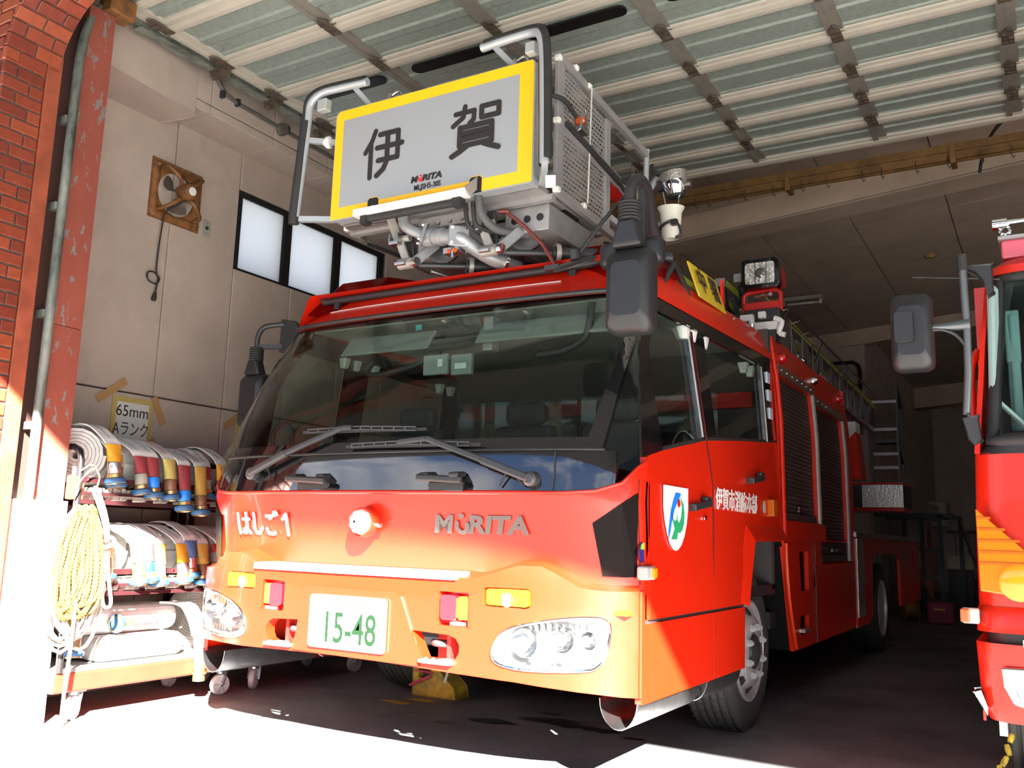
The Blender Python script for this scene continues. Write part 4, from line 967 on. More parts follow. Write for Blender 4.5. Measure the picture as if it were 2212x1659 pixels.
# ------------------------------------------------------------------ wheels
RIMM = mat('silver_rim', (.42, .41, .43), .36, .35, var=.12, vscale=20)
def wheel(lx, y, s, R=.435, w=.26, dish=False, detail=True):
    c = Vector((TX+lx, y, R-.008)); ax = Vector((s, 0, 0))
    prof = [(.245, -w), (.27, -w*.98), (.36, -w-.004), (R-.03, -w*.97), (R-.008, -w*.9)]
    g = 5
    for k in range(g):
        t0 = -w*.88+k*(w*.82)/g; prof += [(R, t0), (R, t0+w*.82/g-.014), (R-.011, t0+w*.82/g-.012), (R-.011, t0+w*.82/g-.002)]
    prof += [(R, -w*.05), (R-.010, -.012), (R-.035, .002), (.37, .006), (.30, .004), (.277, -.004), (.272, -.02)]
    t = M().lathe(prof, c, ax, 56, False).build('tyre', TYR, truck, smooth=35)
    if detail:
        q = M()
        for k in range(56):          # tread sipes
            a = 2*math.pi*k/56
            for j, off in enumerate((-.85, -.62, -.40, -.18)):
                aa = a+.03*(j % 2); d = Vector((0, math.sin(aa), math.cos(aa)))
                q.bar(c+ax*(w*off-.018)+d*(R+.0005), c+ax*(w*off+.018)+d*(R+.0005), .006, .003, d)
        q.build('tread_sipes', RUB, t)
    if dish:
        rp = [(.272, -.02), (.274, .004), (.262, .006), (.255, -.02), (.225, -.10), (.215, -.125), (.10, -.13), (.085, -.06), (.06, -.05)]
    else:
        rp = [(.272, -.02), (.276, .004), (.264, .008), (.252, -.012), (.243, -.05), (.228, -.055), (.205, -.01), (.186, .022), (.172, .028), (.10, .028), (.098, -.02), (.05, -.03)]
    rim = M().lathe(rp, c, ax, 48, True).build('rim', RIMM, t, smooth=40)
    hz = -.128 if dish else .028
    for k in range(8):
        a = 2*math.pi*(k+.5)/8; d = Vector((0, math.sin(a), math.cos(a)))
        n_ = M().lathe([(.023, 0), (.023, .008), (.019, .008), (.019, .024), (.010, .026), (.010, .034)], c+ax*hz+d*.137, ax, 6).build('wheel_nut', mat('nut_silver', (.50, .52, .53), .3, .4), rim)
    HOL = mat('wheel_hole', (.008, .008, .008), .7)
    for k in range(8):
        a = 2*math.pi*k/8; d = Vector((0, math.sin(a), math.cos(a))); nrm = (ax*.8+d*.55).normalized() if not dish else (ax*.5-d*.8).normalized()
        p = c+d*(.209 if not dish else .238)+ax*(.0-.009 if not dish else -.062)
        M().lathe([(.030, 0), (.030, .004), (.025, .004)], p+nrm*.003, nrm, 16).build('hand_hole', HOL, rim)
    M().lathe([(.088, 0), (.085, .03), (.05, .045), (.02, .047)], c+ax*(hz-.02), ax, 24).build('hub_cap', DST, rim, smooth=40)
    return t
for s in (-1, 1):
    wheel(s*1.19, 5.26, s, detail=(s > 0))
    wheel(s*1.20, 9.90, s, dish=True, detail=False)
    # wheel housing
    TM().sheet([(4.86, .42), (5.0, 1.10), (5.84, 1.10), (6.10, .42)], [], lambda y, z: (s*.78, y, z), .3, (s*.02, 0, 0)).build('wheel_housing', mat('housing_black', (.006, .006, .006), .8, spec=.1), truck)
    TM().slab([[(s*.78, y, z), (s*1.235, y, z)] for y, z in ((4.90, .40), (4.97, .80), (5.06, 1.06), (5.80, 1.07), (5.86, 1.0), (6.06, .36))], (0, .004, .004)).build('wheel_arch_lining', mat('housing_black', (.006, .006, .006), .8, spec=.1), truck)
    M().lathe([(.012, 0), (.012, .01)], (TX+s*1.0, 5.80, .86), (0, -1, 0), 10).build('housing_bolt', STL, truck)
# ------------------------------------------------------------------ equipment body behind the cab
SHU = mat('shutter_dark', (.075, .068, .064), .5, .35)
BX = 1.25
def bx(z): return BX-lerp([(1.2, 0), (1.8, .008), (2.1, .03), (2.35, .07)], z)      # sides lean in towards the roof
for s in (-1, 1):
    def bsheet(poly, nm, m, hole=None, d=.0): return TM().sheet(poly, hole or [], lambda y, z: (s*(bx(z)+d), y, z), .12, (-s*.03, 0, 0)).build(nm, m, truck, smooth=30)
    bsheet([(5.83, 1.05), (8.22, 1.05), (8.22, .90), (8.26, .90), (8.26, 2.35), (5.83, 2.38)], 'body_side', RED, [[(5.90, 1.175), (6.85, 1.175), (6.85, 2.12), (5.90, 2.12)], [(6.94, 1.06), (7.94, 1.06), (7.94, 2.06), (6.94, 2.06)]])
    TM().tube([(s*(bx(z)+.006), 5.835, z) for z in (1.05, 1.4, 1.8, 2.1, 2.36)], .016, 8).build('edge_bead', RED, truck, smooth=60)
    for (y0, y1, z0, z1) in ((5.90, 6.85, 1.175, 2.12), (6.94, 7.94, .905, 2.06)):
        rows = []; n = int((z1-z0)/.028)
        for k in range(n):
            for q, dd in ((0, .014), (.1, .004), (.85, .004), (.95, .014)):
                z = z0+(z1-z0)*(k+q)/n; x = s*(bx(z)-.022-dd); rows.append([(x, y0, z), (x, y1, z)])
        sh = TM().grid(rows).build('shutter', SHU, truck)
        TM().box(*sorted((s*(BX-.03), s*(BX-.005))), y0+.02, y1-.03, z0, z0+.05).build('shutter_rail', SHU, sh)
        TM().lathe([(.022, 0), (.016, .01)], (s*(BX-.012), y0+.40, z0+.075), (s, 0, 0), 12).bar((s*BX, y0+.36, z0+.085), (s*BX, y0+.60, z0+.085), .012, .02).build('shutter_handle', CHR, sh)
        TM().tube([(s*(bx(z)+.003), y1+.02, z) for z in [z0+(z1-z0)*k/8 for k in range(9)]], .022, 8).build('shutter_trim', ALM, sh, smooth=60)
        TM().bar((s*(bx(z1)+.01), y0-.04, z1+.03), (s*(bx(z1)+.01), y1+.04, z1+.03), .012, .06, (0, 0, 1)).build('shutter_hood', mat('hood_bronze', (.20, .15, .12), .4, .4), sh)
        for k in range(7): TM().lathe([(.006, 0), (.006, .004)], (s*(bx(z1)+.016), y0+.05+(y1-y0-.1)*k/6, z1+.035), (s, 0, 0), 8).build('rivet', CHR, sh)
    # lower locker with recess
    bsheet([(6.06, .355), (8.20, .36), (8.20, .89), (6.92, .89), (6.92, 1.05), (5.84, 1.05)], 'lower_locker', RED, [[(6.28, .72), (6.50, .72), (6.50, .98), (6.24, .98)], [(6.24, .44), (6.48, .44), (6.48, .56), (6.24, .56)]])
    TM().box(*sorted((s*1.06, s*1.08)), 6.1, 6.7, .40, 1.0).build('locker_back', PLA, truck)
    TM().tube([(s*1.262, 6.60, .74), (s*1.262, 6.60, .90)], .006, 6).build('locker_latch', CHR, truck)
    TM().box(*sorted((s*1.20, s*1.27)), 6.27, 6.45, .455, .475).build('locker_step', TRD, truck)
    TM().bar((s*1.256, 6.69, .36), (s*1.256, 6.69, 1.04), .004, .004).build('locker_gap', DST, truck)
    TM().tube([(s*1.258, 5.86+.22*t*t, 1.03-.66*t) for t in [k/8 for k in range(9)]], .012, 6).build('arch_bead', mat('orange_red_bead', (.75, .05, .01), .4), truck)
    bsheet([(5.83, 1.05), (7.0, 1.05), (7.0, 1.17), (5.83, 1.17)], 'rub_panel', RED, d=.02)
    # side beacons
    for y, m in ((6.05, RLN), (7.0, CHR), (7.95, RLN)):
        TM().lathe([(.035, 0), (.035, .02), (.02, .045)], (s*bx(2.24), y, 2.25), (s, 0, .2), 14).build('side_beacon', m, truck, smooth=40)
    # rear low deck with tread plate, arch, deck edge
    dk = TM().sheet([(8.26, .35), (8.85, .35), (9.05, .42), (9.12, .90), (9.25, .96), (10.7, .96), (10.85, .90), (10.9, .40), (12.6, .40), (12.6, 1.10), (8.26, 1.10)], [], lambda y, z: (s*1.25, y, z), .25, (-s*.03, 0, 0)).build('deck_side', RED, truck)
    TM().box(*sorted((s*1.252, s*1.258)), 8.30, 8.62, .43, 1.09).build('tread_panel', TRD, dk)
    TM().box(*sorted((s*.3, s*1.265)), 8.26, 12.6, 1.10, 1.15).build('deck_edge', STL, dk, bevel=.006)
    TM().tube([(s*1.26, 11.9, .80), (s*1.26, 11.9, 1.0)], .008, 6).build('deck_latch', CHR, dk)
TM().box(-1.17, 1.17, 5.82, 8.26, 2.33, 2.37).build('body_roof', TRD, truck)
TM().box(-1.2, 1.2, 8.2, 8.26, .4, 2.36).build('body_back', RED, truck)
TM().box(-1.15, 1.15, 5.85, 8.2, .5, .6).build('body_floor', PLA, truck)
TM().box(-.45, .45, 3.6, 12.5, .55, .80).build('chassis', DST, truck)
TM().box(-.5, .5, 3.5, 4.4, .52, .72).build('engine_sump', DST, truck, bevel=.04)
TM().lathe([(.12, -1.1), (.10, 1.1)], (0, 5.26, .43), (1, 0, 0), 14).build('front_axle', DST, truck)
TM().tube([(-.545, 4.8, .45), (-.545, 4.8, .21), (-.553, 4.8, .16), (-.565, 4.8, .125)], .008, 8, sub=4).build('drain_hose', mat('pale_hose', (.5, .48, .45), .6), truck)
# ------------------------------------------------------------------ turntable at the rear
tt = TM().lathe([(.75, 1.15), (.75, 1.30), (.62, 1.34)], (0, 10.6, 0), (0, 0, 1), 36).build('turntable', RED, truck, smooth=40)
for s in (-1, 1):
    TM().prism([(9.9, 1.34), (11.6, 1.34), (11.2, 2.5), (10.6, 2.6), (9.7, 2.0)], 'x', s*.55-.03, s*.55+.03).build('turret_cheek', RED, tt)
TM().bar((.60, 9.2, 1.75), (.62, 10.4, 1.45), .10, .30).build('lift_cylinder_guard', RED, tt)
TM().hexa([(.95, 9.2, 1.66), (1.16, 9.2, 1.66), (1.16, 9.5, 1.66), (.95, 9.5, 1.66), (.95, 9.2, 1.92), (1.12, 9.2, 2.12), (1.12, 9.5, 2.12), (.95, 9.5, 1.92)]).build('turret_fin', RED, tt)
TM().box(.93, 1.10, 9.35, 9.6, 2.06, 2.24).build('control_box', WHT, tt, bevel=.01)
bxp = TM().box(.62, 1.25, 11.38, 12.1, 1.48, 1.75).build('operator_step_box', DST, tt)
TM().box(.80, 1.25, 11.372, 11.38, 1.485, 1.745).build('tread_front', TRD, bxp)
TM().box(.60, 1.26, 11.36, 12.1, 1.44, 1.48).box(.60, 1.26, 11.36, 12.1, 1.75, 1.77).build('box_trim', RED, bxp)
ol = TM().bar((.93, 11.42, 1.77), (.93, 11.42, 2.72), .03, .05).bar((1.215, 11.42, 1.77), (1.215, 11.42, 2.95), .03, .05).bar((1.215, 11.75, 1.9), (1.215, 11.75, 2.72), .03, .04).bar((1.215, 11.42, 2.95), (1.215, 11.75, 2.68), .03, .03).bar((1.215, 11.42, 2.2), (1.215, 11.78, 2.0), .03, .03).build('operator_ladder', DST, tt)
for z in (1.93, 2.09, 2.38, 2.71): TM().box(.94 if z < 2.6 else .84, 1.21, 11.39, 11.48, z, z+.035).build('rung', ALM, ol)
TM().box(.95, 1.2, 11.48, 11.75, 2.25, 2.29).build('seat_plate', DST, ol)
# pull-out platform frame at the rear
# ------------------------------------------------------------------ ladder on the roof
LYG = mat('lime_tape', (.50, .56, .04), .4); LDG = mat('ladder_grey', (.33, .35, .36), .4, .5)
ladder = TM().box(-.60, .60, 9.8, 11.9, 2.45, 2.62).build('ladder_base', LDG, truck)
for k, (x, y0, zt) in enumerate(((.93, 6.05, 2.86), (.78, 6.1, 2.86), (.64, 6.15, 2.86), (.50, 5.5, 2.90))):
    for s in (-1, 1):
        sl = -.030
        def zz(y): return zt+(y-6.0)*sl
        q = TM().bar((s*x, y0, zz(y0)-.02), (s*x, 11.6, zz(11.6)-.02), .05, .035).bar((s*x, y0, zz(y0)-.34), (s*x, 11.6, zz(11.6)-.30), .05, .05)
        for j in range(9):
            y = y0+.3+.55*j; q.bar((s*x, y, zz(y)-.04), (s*x, y+.30, zz(y)-.33), .03, .03).bar((s*x, y+.30, zz(y)-.33), (s*x, y+.55, zz(y)-.04), .03, .03)
        r = q.build('ladder_rail', LDG, ladder)
        TM().bar((s*(x), y0-.005, zz(y0)+.005), (s*x, 11.6, zz(11.6)+.005), .055, .018).bar((s*(x+.027), y0, zz(y0)-.01), (s*(x+.027), 11.6, zz(11.6)-.01), .004, .045).build('lime_strip', LYG, r)
        TM().box(s*x-.035, s*x+.035, y0-.03, y0+.03, zz(y0)-.05, zz(y0)+.012).build('rail_cap', LDG, r, bevel=.006)
        if k < 3: TM().tube([(s*x, y0+.05, zz(y0)-.06), (s*x-.0, y0+.10, zz(y0)-.16), (s*x, y0+.4, zz(y0)-.32)], .028, 8).build('rail_brace', DST, r, smooth=60)
    for j in range(14):
        y = 6.3+.38*j; TM().tube([(-x, y, zt+(y-6)*-.03-.30), (x, y, zt+(y-6)*-.03-.30)], .016, 8).build('rung', LDG, ladder)
sgn = TM().box(.958, .964, 6.12, 7.3, 2.48, 2.83).build('ladder_sign', mat('sign_grey', (.16, .16, .16), .5), ladder)
text('Ladder', .17, (TX+.967, 6.55, 2.745), (0, 1, 0), (0, 0, 1), mat('sign_red', (.42, .02, .02), .5), 'sign_lettering', sgn, bold=.004, ext=.001)
TM().prism([(6.2, 2.66), (6.9, 2.60), (6.9, 2.52), (6.2, 2.50)], 'x', .964, .967).build('sign_stripe', mat('sign_red', (.42, .02, .02), .5), sgn)
# guard rail with thin bars along the roof edge
for s in (-1, 1):
    gr = TM()
    gr.tube([(s*1.10, 6.6, 2.78), (s*1.10, 8.2, 2.74), (s*1.10, 10.4, 2.70)], .008, 6).tube([(s*1.02, 6.6, 2.76), (s*1.02, 8.2, 2.72), (s*1.02, 10.4, 2.68)], .006, 6)
    for k in range(10):
        y = 6.75+.38*k; gr.tube([(s*1.10, y, 2.775-.022*(y-6.6)), (s*1.02, y, 2.755-.022*(y-6.6)), (s*1.02, y, 2.38)], .007, 6)
        if k % 3 == 0: gr.bar((s*1.10, y, 2.77-.022*(y-6.6)), (s*1.03, y+.02, 2.58), .004, .05, (0, 1, 0))
    gr.build('guard_rail', STL, truck, smooth=60)
    TM().tube([(s*1.12, 6.9, 2.36), (s*1.12, 6.9, 2.44), (s*1.12, 7.1, 2.44), (s*1.12, 7.1, 2.36)], .008, 6).build('roof_handle', CHR, truck)
    TM().tube([(s*1.12, 7.7, 2.36), (s*1.12, 7.7, 2.44), (s*1.12, 7.9, 2.44), (s*1.12, 7.9, 2.36)], .008, 6).build('roof_handle', CHR, truck)
# ------------------------------------------------------------------ search light on its tilting stand
sl_ = Vector((-1.609, 6.0, 2.84))
sr = M().prism(rrect(sl_.x-.13, sl_.x+.13, sl_.z-.105, sl_.z+.105, .035), 'y', sl_.y-.02, sl_.y+.06).build('search_light', BLK, truck, bevel=.008)
M().hexa([(sl_.x-.11, sl_.y+.05, sl_.z-.09), (sl_.x+.13, sl_.y+.05, sl_.z-.09), (sl_.x+.11, sl_.y+.24, sl_.z-.06), (sl_.x-.09, sl_.y+.24, sl_.z-.06), (sl_.x-.11, sl_.y+.05, sl_.z+.09), (sl_.x+.13, sl_.y+.05, sl_.z+.09), (sl_.x+.11, sl_.y+.24, sl_.z+.06), (sl_.x-.09, sl_.y+.24, sl_.z+.06)]).build('lamp_case', RED2, sr, bevel=.01)
M().prism(rrect(sl_.x-.10, sl_.x+.10, sl_.z-.075, sl_.z+.075, .02), 'y', sl_.y-.028, sl_.y-.018).build('lamp_glass', mat('faceted_reflector', (.80, .78, .72), .12, .85, bump=1.0, bscale=28), sr)
M().lathe([(.035, 0), (.02, .012)], (sl_.x+.005, sl_.y-.03, sl_.z), (0, -1, 0), 14).build('lamp_bulb', mat('bulb_dark', (.2, .19, .17), .2, .6), sr)
for x in (-.03, .045): M().box(sl_.x+x-.002, sl_.x+x+.002, sl_.y-.032, sl_.y-.026, sl_.z-.075, sl_.z+.075).build('lamp_wire', DST, sr)
M().tube([(sl_.x-.125, sl_.y+.03, sl_.z-.26), (sl_.x-.125, sl_.y+.03, sl_.z-.14), (sl_.x-.10, sl_.y+.03, sl_.z-.12), (sl_.x+.10, sl_.y+.03, sl_.z-.115), (sl_.x+.125, sl_.y+.03, sl_.z-.14), (sl_.x+.125, sl_.y+.03, sl_.z-.26)], .016, 8).build('lamp_yoke', RED2, sr, smooth=60)
M().box(sl_.x-.12, sl_.x+.12, sl_.y, sl_.y+.06, sl_.z-.25, sl_.z-.195).build('yoke_plate', RED2, sr, bevel=.006)
M().tube([(sl_.x-.03, sl_.y-.01, sl_.z-.165), (sl_.x+.07, sl_.y-.01, sl_.z-.155)], .008, 6).lathe([(.014, 0), (.014, .02)], (sl_.x+.07, sl_.y-.02, sl_.z-.155), (0, 1, 0), 8).lathe([(.014, 0), (.014, .02)], (sl_.x-.03, sl_.y-.02, sl_.z-.165), (0, 1, 0), 8).build('lock_bar', CHR, sr)
M().box(sl_.x-.11, sl_.x+.13, sl_.y-.02, sl_.y+.14, sl_.z-.335, sl_.z-.25).build('lamp_base', PLA, sr, bevel=.01)
cm = M().box(sl_.x-.12, sl_.x-.03, sl_.y-.10, sl_.y-.05, sl_.z-.345, sl_.z-.30).box(sl_.x+.0, sl_.x+.05, sl_.y-.09, sl_.y-.05, sl_.z-.33, sl_.z-.285).tube([(sl_.x-.05, sl_.y-.08, sl_.z-.30), (sl_.x-.04, sl_.y-.08, sl_.z-.38)], .02, 10).build('camera_unit', WHT, sr, bevel=.006)
M().tube([(sl_.x-.04, sl_.y-.08, sl_.z-.37), (sl_.x-.04, sl_.y-.08, sl_.z-.44)], .02, 12).build('camera_stem', CHR, cm)
M().box(sl_.x-.13, sl_.x+.13, sl_.y-.03, sl_.y+.02, sl_.z-.40, sl_.z-.345).tube([(sl_.x+.10, sl_.y-.05, sl_.z-.33), (sl_.x+.15, sl_.y-.05, sl_.z-.36), (sl_.x+.13, sl_.y-.05, sl_.z-.43), (sl_.x+.17, sl_.y-.05, sl_.z-.45)], .018, 8, sub=3).build('mount_bar', WHT, sr)
M().bar((sl_.x+.03, sl_.y-.04, sl_.z-.40), (sl_.x+.05, sl_.y-.04, sl_.z-.50), .04, .02).bar((sl_.x-.05, sl_.y-.04, sl_.z-.49), (sl_.x+.06, sl_.y-.04, sl_.z-.49), .03, .02).build('mount_clamp', RED2, sr)
M().box(sl_.x-.10, sl_.x+.10, sl_.y-.02, sl_.y+.10, 2.36, sl_.z-.335).build('mount_post', DST, sr)
# ------------------------------------------------------------------ rescue basket
BK = M().prism(rrect(-3.352, -2.062, 2.715, 3.362, .03, 5), 'y', 3.62, 3.70).build('basket', SIL, truck, bevel=.012, seg=2)
# yellow border film and grey field, cut round the two bottom notches
def bsh(o, h, y, nm, m): return M().sheet(o, h, lambda x, z: (x, y, z), .1).build(nm, m, BK)
notch = lambda x: [(x-.035, 2.715), (x+.035, 2.715), (x+.035, 2.79), (x+.025, 2.80), (x-.025, 2.80), (x-.035, 2.79)]
outer_b = [(-3.348, 2.72), (-3.082, 2.72), (-3.082, 2.79), (-3.072, 2.80), (-3.022, 2.80), (-3.012, 2.79), (-3.012, 2.72), (-2.425, 2.72), (-2.425, 2.79), (-2.415, 2.80), (-2.365, 2.80), (-2.355, 2.79), (-2.355, 2.72), (-2.068, 2.72), (-2.068, 3.325), (-2.075, 3.355), (-2.10, 3.358), (-3.32, 3.358), (-3.345, 3.33)]
inner_b = [(-3.29, 2.785), (-3.085, 2.785), (-3.085, 2.795), (-3.072, 2.806), (-3.022, 2.806), (-3.009, 2.795), (-3.009, 2.785), (-2.428, 2.785), (-2.428, 2.795), (-2.415, 2.806), (-2.365, 2.806), (-2.352, 2.795), (-2.352, 2.785), (-2.15, 2.785), (-2.15, 3.298), (-3.29, 3.298)]
bsh(outer_b, [inner_b], 3.617, 'yellow_border', YEL)
bsh(inner_b, [], 3.6165, 'grey_field', SIL)
for x in (-3.047, -2.390): M().prism([(a, b) for a, b in notch(x)], 'y', 3.613, 3.6185).build('notch', SLT, BK)
# station name, round brush gothic strokes
I_ = [[(.30,.98),(.22,.78),(.06,.56)], [(.20,.70),(.20,.02)], [(.42,.88),(.88,.88),(.88,.34)], [(.36,.61),(.98,.61)], [(.40,.34),(.88,.34)], [(.62,.88),(.62,.30),(.54,.14),(.38,.03)]]
G_ = [[(.10,.86),(.46,.86),(.45,.68),(.38,.62)], [(.28,.98),(.25,.76),(.06,.62)], [(.60,.90),(.92,.90),(.92,.68),(.60,.68),(.60,.90)], [(.20,.55),(.80,.55),(.80,.17),(.20,.17),(.20,.55)], [(.20,.42),(.80,.42)], [(.20,.30),(.80,.30)], [(.34,.15),(.22,.07),(.06,-.01)], [(.64,.15),(.78,.07),(.93,0)]]
def kan(S, x0, x1, z0, z1, r):
    strokes([[((a)*(x1-x0), b*(z1-z0)) for a, b in pl] for pl in S], r, (x0, 3.6155, z0), (1, 0, 0), (0, 0, 1), INK, 'station_character', BK, th=.002)
kan(I_, -3.135, -2.865, 2.915, 3.19, .0145)
kan(G_, -2.56, -2.24, 2.935, 3.20, .0135)
maker_logo(BK, (-2.700, 3.6145, 2.853), (1, 0, 0), (0, 0, 1), .034, INK, mat('logo_red', (.75, .02, .03), .4), 'maker_wordmark')
text('MLJSH5-30S', .040, (-2.690, 3.6145, 2.806), (1, 0, 0), (0, 0, 1), INK, 'model_number', BK, bold=.0008, ext=.001, sx=.86)
# silver body behind the sign: floor, sides, back frame
M().box(-3.34, -2.075, 3.69, 4.42, 2.715, 2.745).build('basket_floor', ALM, BK, bevel=.004)
[M().box(-3.36, -2.05, y, y+.04, 2.69, 2.72).build('floor_beam', ALM, BK) for y in (3.80, 4.38)]
M().hexa([(-3.34, 3.70, 2.73), (-2.07, 3.70, 2.73), (-2.07, 3.78, 2.73), (-3.34, 3.78, 2.73), (-3.34, 3.70, 3.35), (-2.07, 3.70, 3.35), (-2.07, 3.78, 3.40), (-3.34, 3.78, 3.40)]).build('front_box', SIL, BK, bevel=.02, seg=3)
PRF = perforated('perforated_sheet', (.42, .41, .40), .022, .010, .034, .026)
for s, X_ in ((1, -2.035), (-1, -3.375)):
    fr = M().box(X_-.012, X_+.012, 3.79, 3.86, 2.73, 3.47).box(X_-.014, X_+.014, 4.37, 4.43, 2.70, 3.36).build('side_frame', ALM, BK, bevel=.004)
    M().bar((X_, 3.80, 3.455), (X_, 5.0, 3.385), .03, .045, (0, 0, 1)).build('side_rail', ALM, BK); M().bar((X_, 3.80, 2.735), (X_, 4.62, 2.705), .03, .04, (0, 0, 1)).build('side_rail', ALM, BK)
    M().sheet([(3.86, 2.75), (4.37, 2.73), (4.37, 3.355), (3.86, 3.435)], [], lambda y, z: (X_, y, z), .12).build('side_mesh', PRF, BK)
    M().bar((X_+s*.012, 3.80, 3.10), (X_+s*.03, 4.50, 3.025), .035, .045).build('mid_rail', ALM, BK)
    M().bar((X_+s*.035, 3.83, 3.095), (X_+s*.05, 4.50, 3.01), .03, .03).build('rail_pad', RUB, BK, bevel=.008)
    M().tube([(X_, 4.985, 3.09), (X_, 4.99, 3.40)], .018, 10).tube([(X_, 4.99, 3.40), (X_, 4.99, 3.42)], .022, 10).build('corner_post', SIL, BK, smooth=60)
    M().bar((X_+s*.03, 4.50, 3.02), (X_-.0, 4.86, 2.99), .03, .035).bar((X_, 4.86, 2.99), (X_+s*.06, 5.02, 3.24), .03, .03).bar((X_, 4.42, 2.80), (X_, 4.98, 2.80), .03, .04).build('side_arm', SIL, BK, bevel=.004)
    M().tube([(X_+s*.05, 4.50, 3.00), (X_+s*.02, 4.82, 2.975), (X_+s*.01, 4.87, 3.0), (X_+s*.05, 4.95, 3.12)], .012, 8).build('side_cable', RUB, BK)
    for y, z in ((3.79, 3.44), (4.14, 3.445), (3.98, 3.475), (4.10, 2.75), (3.79, 3.10), (3.80, 2.735)):
        M().box(X_-.016+s*.006, X_+.016+s*.010, y-.017, y+.017, z-.014, z+.014).build('joint_cap', mat('cap_white', (.72, .71, .66), .5), BK, bevel=.006)
    M().tube([(X_+s*.03, 4.14, 3.43), (X_+s*.035, 4.10, 2.76)], .004, 6).build('bead_cord', mat('cord_pale', (.62, .61, .55), .6), BK)
# amber lamp in a bracket on the mesh
al = M().lathe([(.030, 0), (.030, .03), (.018, .045)], (-2.03, 4.03, 3.195), (1, 0, 0), 14).build('amber_lamp', mat('orange_lens', (.65, .09, .01), .2, coat=.5), BK, smooth=40)
M().tube([(-2.02, 3.97, 3.10), (-1.985, 3.97, 3.12), (-1.975, 3.97, 3.22), (-1.975, 4.0, 3.24), (-1.975, 4.02, 3.22), (-1.975, 4.02, 3.14)], .006, 6).box(-2.02, -1.98, 3.98, 4.06, 3.12, 3.15).build('lamp_bracket', STL, al)
M().tube([(-2.05, 3.72, 3.21), (-2.0, 3.80, 3.21), (-1.99, 3.93, 3.17)], .012, 8, sub=4).build('lamp_cable', RUB, BK, smooth=60)
# bent bumper handles in front of both ends
def handle(pts, pad, nm):
    h = M().tube(pts, .024, 8, sub=5).build(nm, SIL, BK, smooth=60)
    M().tube([Vector(p)+Vector(pad) for p in pts], .022, 8, sub=5).build('handle_pad', RUB, h, smooth=60)
    return h
hl = handle([(-3.12, 3.60, 3.485), (-3.28, 3.59, 3.487), (-3.42, 3.57, 3.475), (-3.485, 3.55, 3.42), (-3.50, 3.55, 3.33), (-3.515, 3.55, 3.10), (-3.545, 3.55, 2.75)], (-.014, -.004, .016), 'front_handle')
M().tube([(-3.512, 3.545, 3.31), (-3.53, 3.545, 3.05), (-3.553, 3.545, 2.75), (-3.556, 3.55, 2.71)], .030, 10).build('foam_sleeve', RUB, hl, smooth=60)
[M().bar(*q).build('handle_stay', SIL, hl) for q in (((-3.50, 3.56, 3.20), (-3.33, 3.66, 3.19), .022, .03), ((-3.545, 3.56, 2.74), (-3.35, 3.66, 2.74), .03, .03), ((-3.22, 3.60, 3.48), (-3.14, 3.70, 3.36), .022, .022))]
M().box(-3.44, -3.375, 3.55, 3.60, 3.36, 3.43).build('corner_lamp', mat('work_lamp', (.45, .47, .46), .3, .3), hl, bevel=.006)
M().lathe([(.034, 0), (.034, .02), (.012, .045)], (-3.385, 3.62, 3.19), (-1, -.3, 0), 12).build('horn', WHT, hl)
hr = handle([(-2.37, 3.60, 3.487), (-2.22, 3.59, 3.487), (-2.06, 3.575, 3.475), (-2.00, 3.55, 3.43), (-1.98, 3.55, 3.33), (-1.97, 3.55, 3.10), (-1.962, 3.55, 2.77)], (.018, -.004, .016), 'front_handle')
M().tube([(-2.015, 3.60, 3.335), (-2.002, 3.60, 3.0), (-1.998, 3.60, 2.78)], .022, 10).build('foam_sleeve', RUB, hr, smooth=60)
[M().bar(*q).build('handle_stay', SIL, hr) for q in (((-2.30, 3.60, 3.48), (-2.20, 3.70, 3.36), .022, .022), ((-1.965, 3.56, 2.75), (-2.06, 3.70, 2.745), .03, .04), ((-1.965, 3.62, 2.70), (-2.0, 3.70, 2.75), .05, .06))]
M().box(-2.10, -2.045, 3.57, 3.62, 3.37, 3.43).build('corner_lamp', mat('work_lamp', (.45, .47, .46), .3, .3), hr, bevel=.006)
for x in (-2.28, -3.10): M().lathe([(.03, 0), (.012, .05)], (x, 3.78, 3.44), (0, 0, 1), 10).tube([(x, 3.78, 3.47), (x+.06, 3.78, 3.49), (x+.10, 3.78, 3.42)], .008, 6, sub=4).build('nozzle', STL, BK)
# folding step under the sign with its arms
stp = M().box(-3.125, -2.405, 3.545, 3.60, 2.685, 2.725).build('folding_step', WHT, BK, bevel=.003)
[M().bar(a, b, .012, .05).build('step_arm', ALM, stp) for a, b in (((-3.06, 3.60, 2.712), (-3.02, 3.66, 2.775)), ((-2.405, 3.56, 2.705), (-2.375, 3.64, 2.79)))]
M().tube([(-3.06, 3.58, 2.672), (-2.46, 3.58, 2.668)], .022, 10).box(-3.08, -3.04, 3.555, 3.605, 2.64, 2.69).box(-2.49, -2.44, 3.555, 3.605, 2.64, 2.695).build('step_pad', RUB, stp, smooth=50)
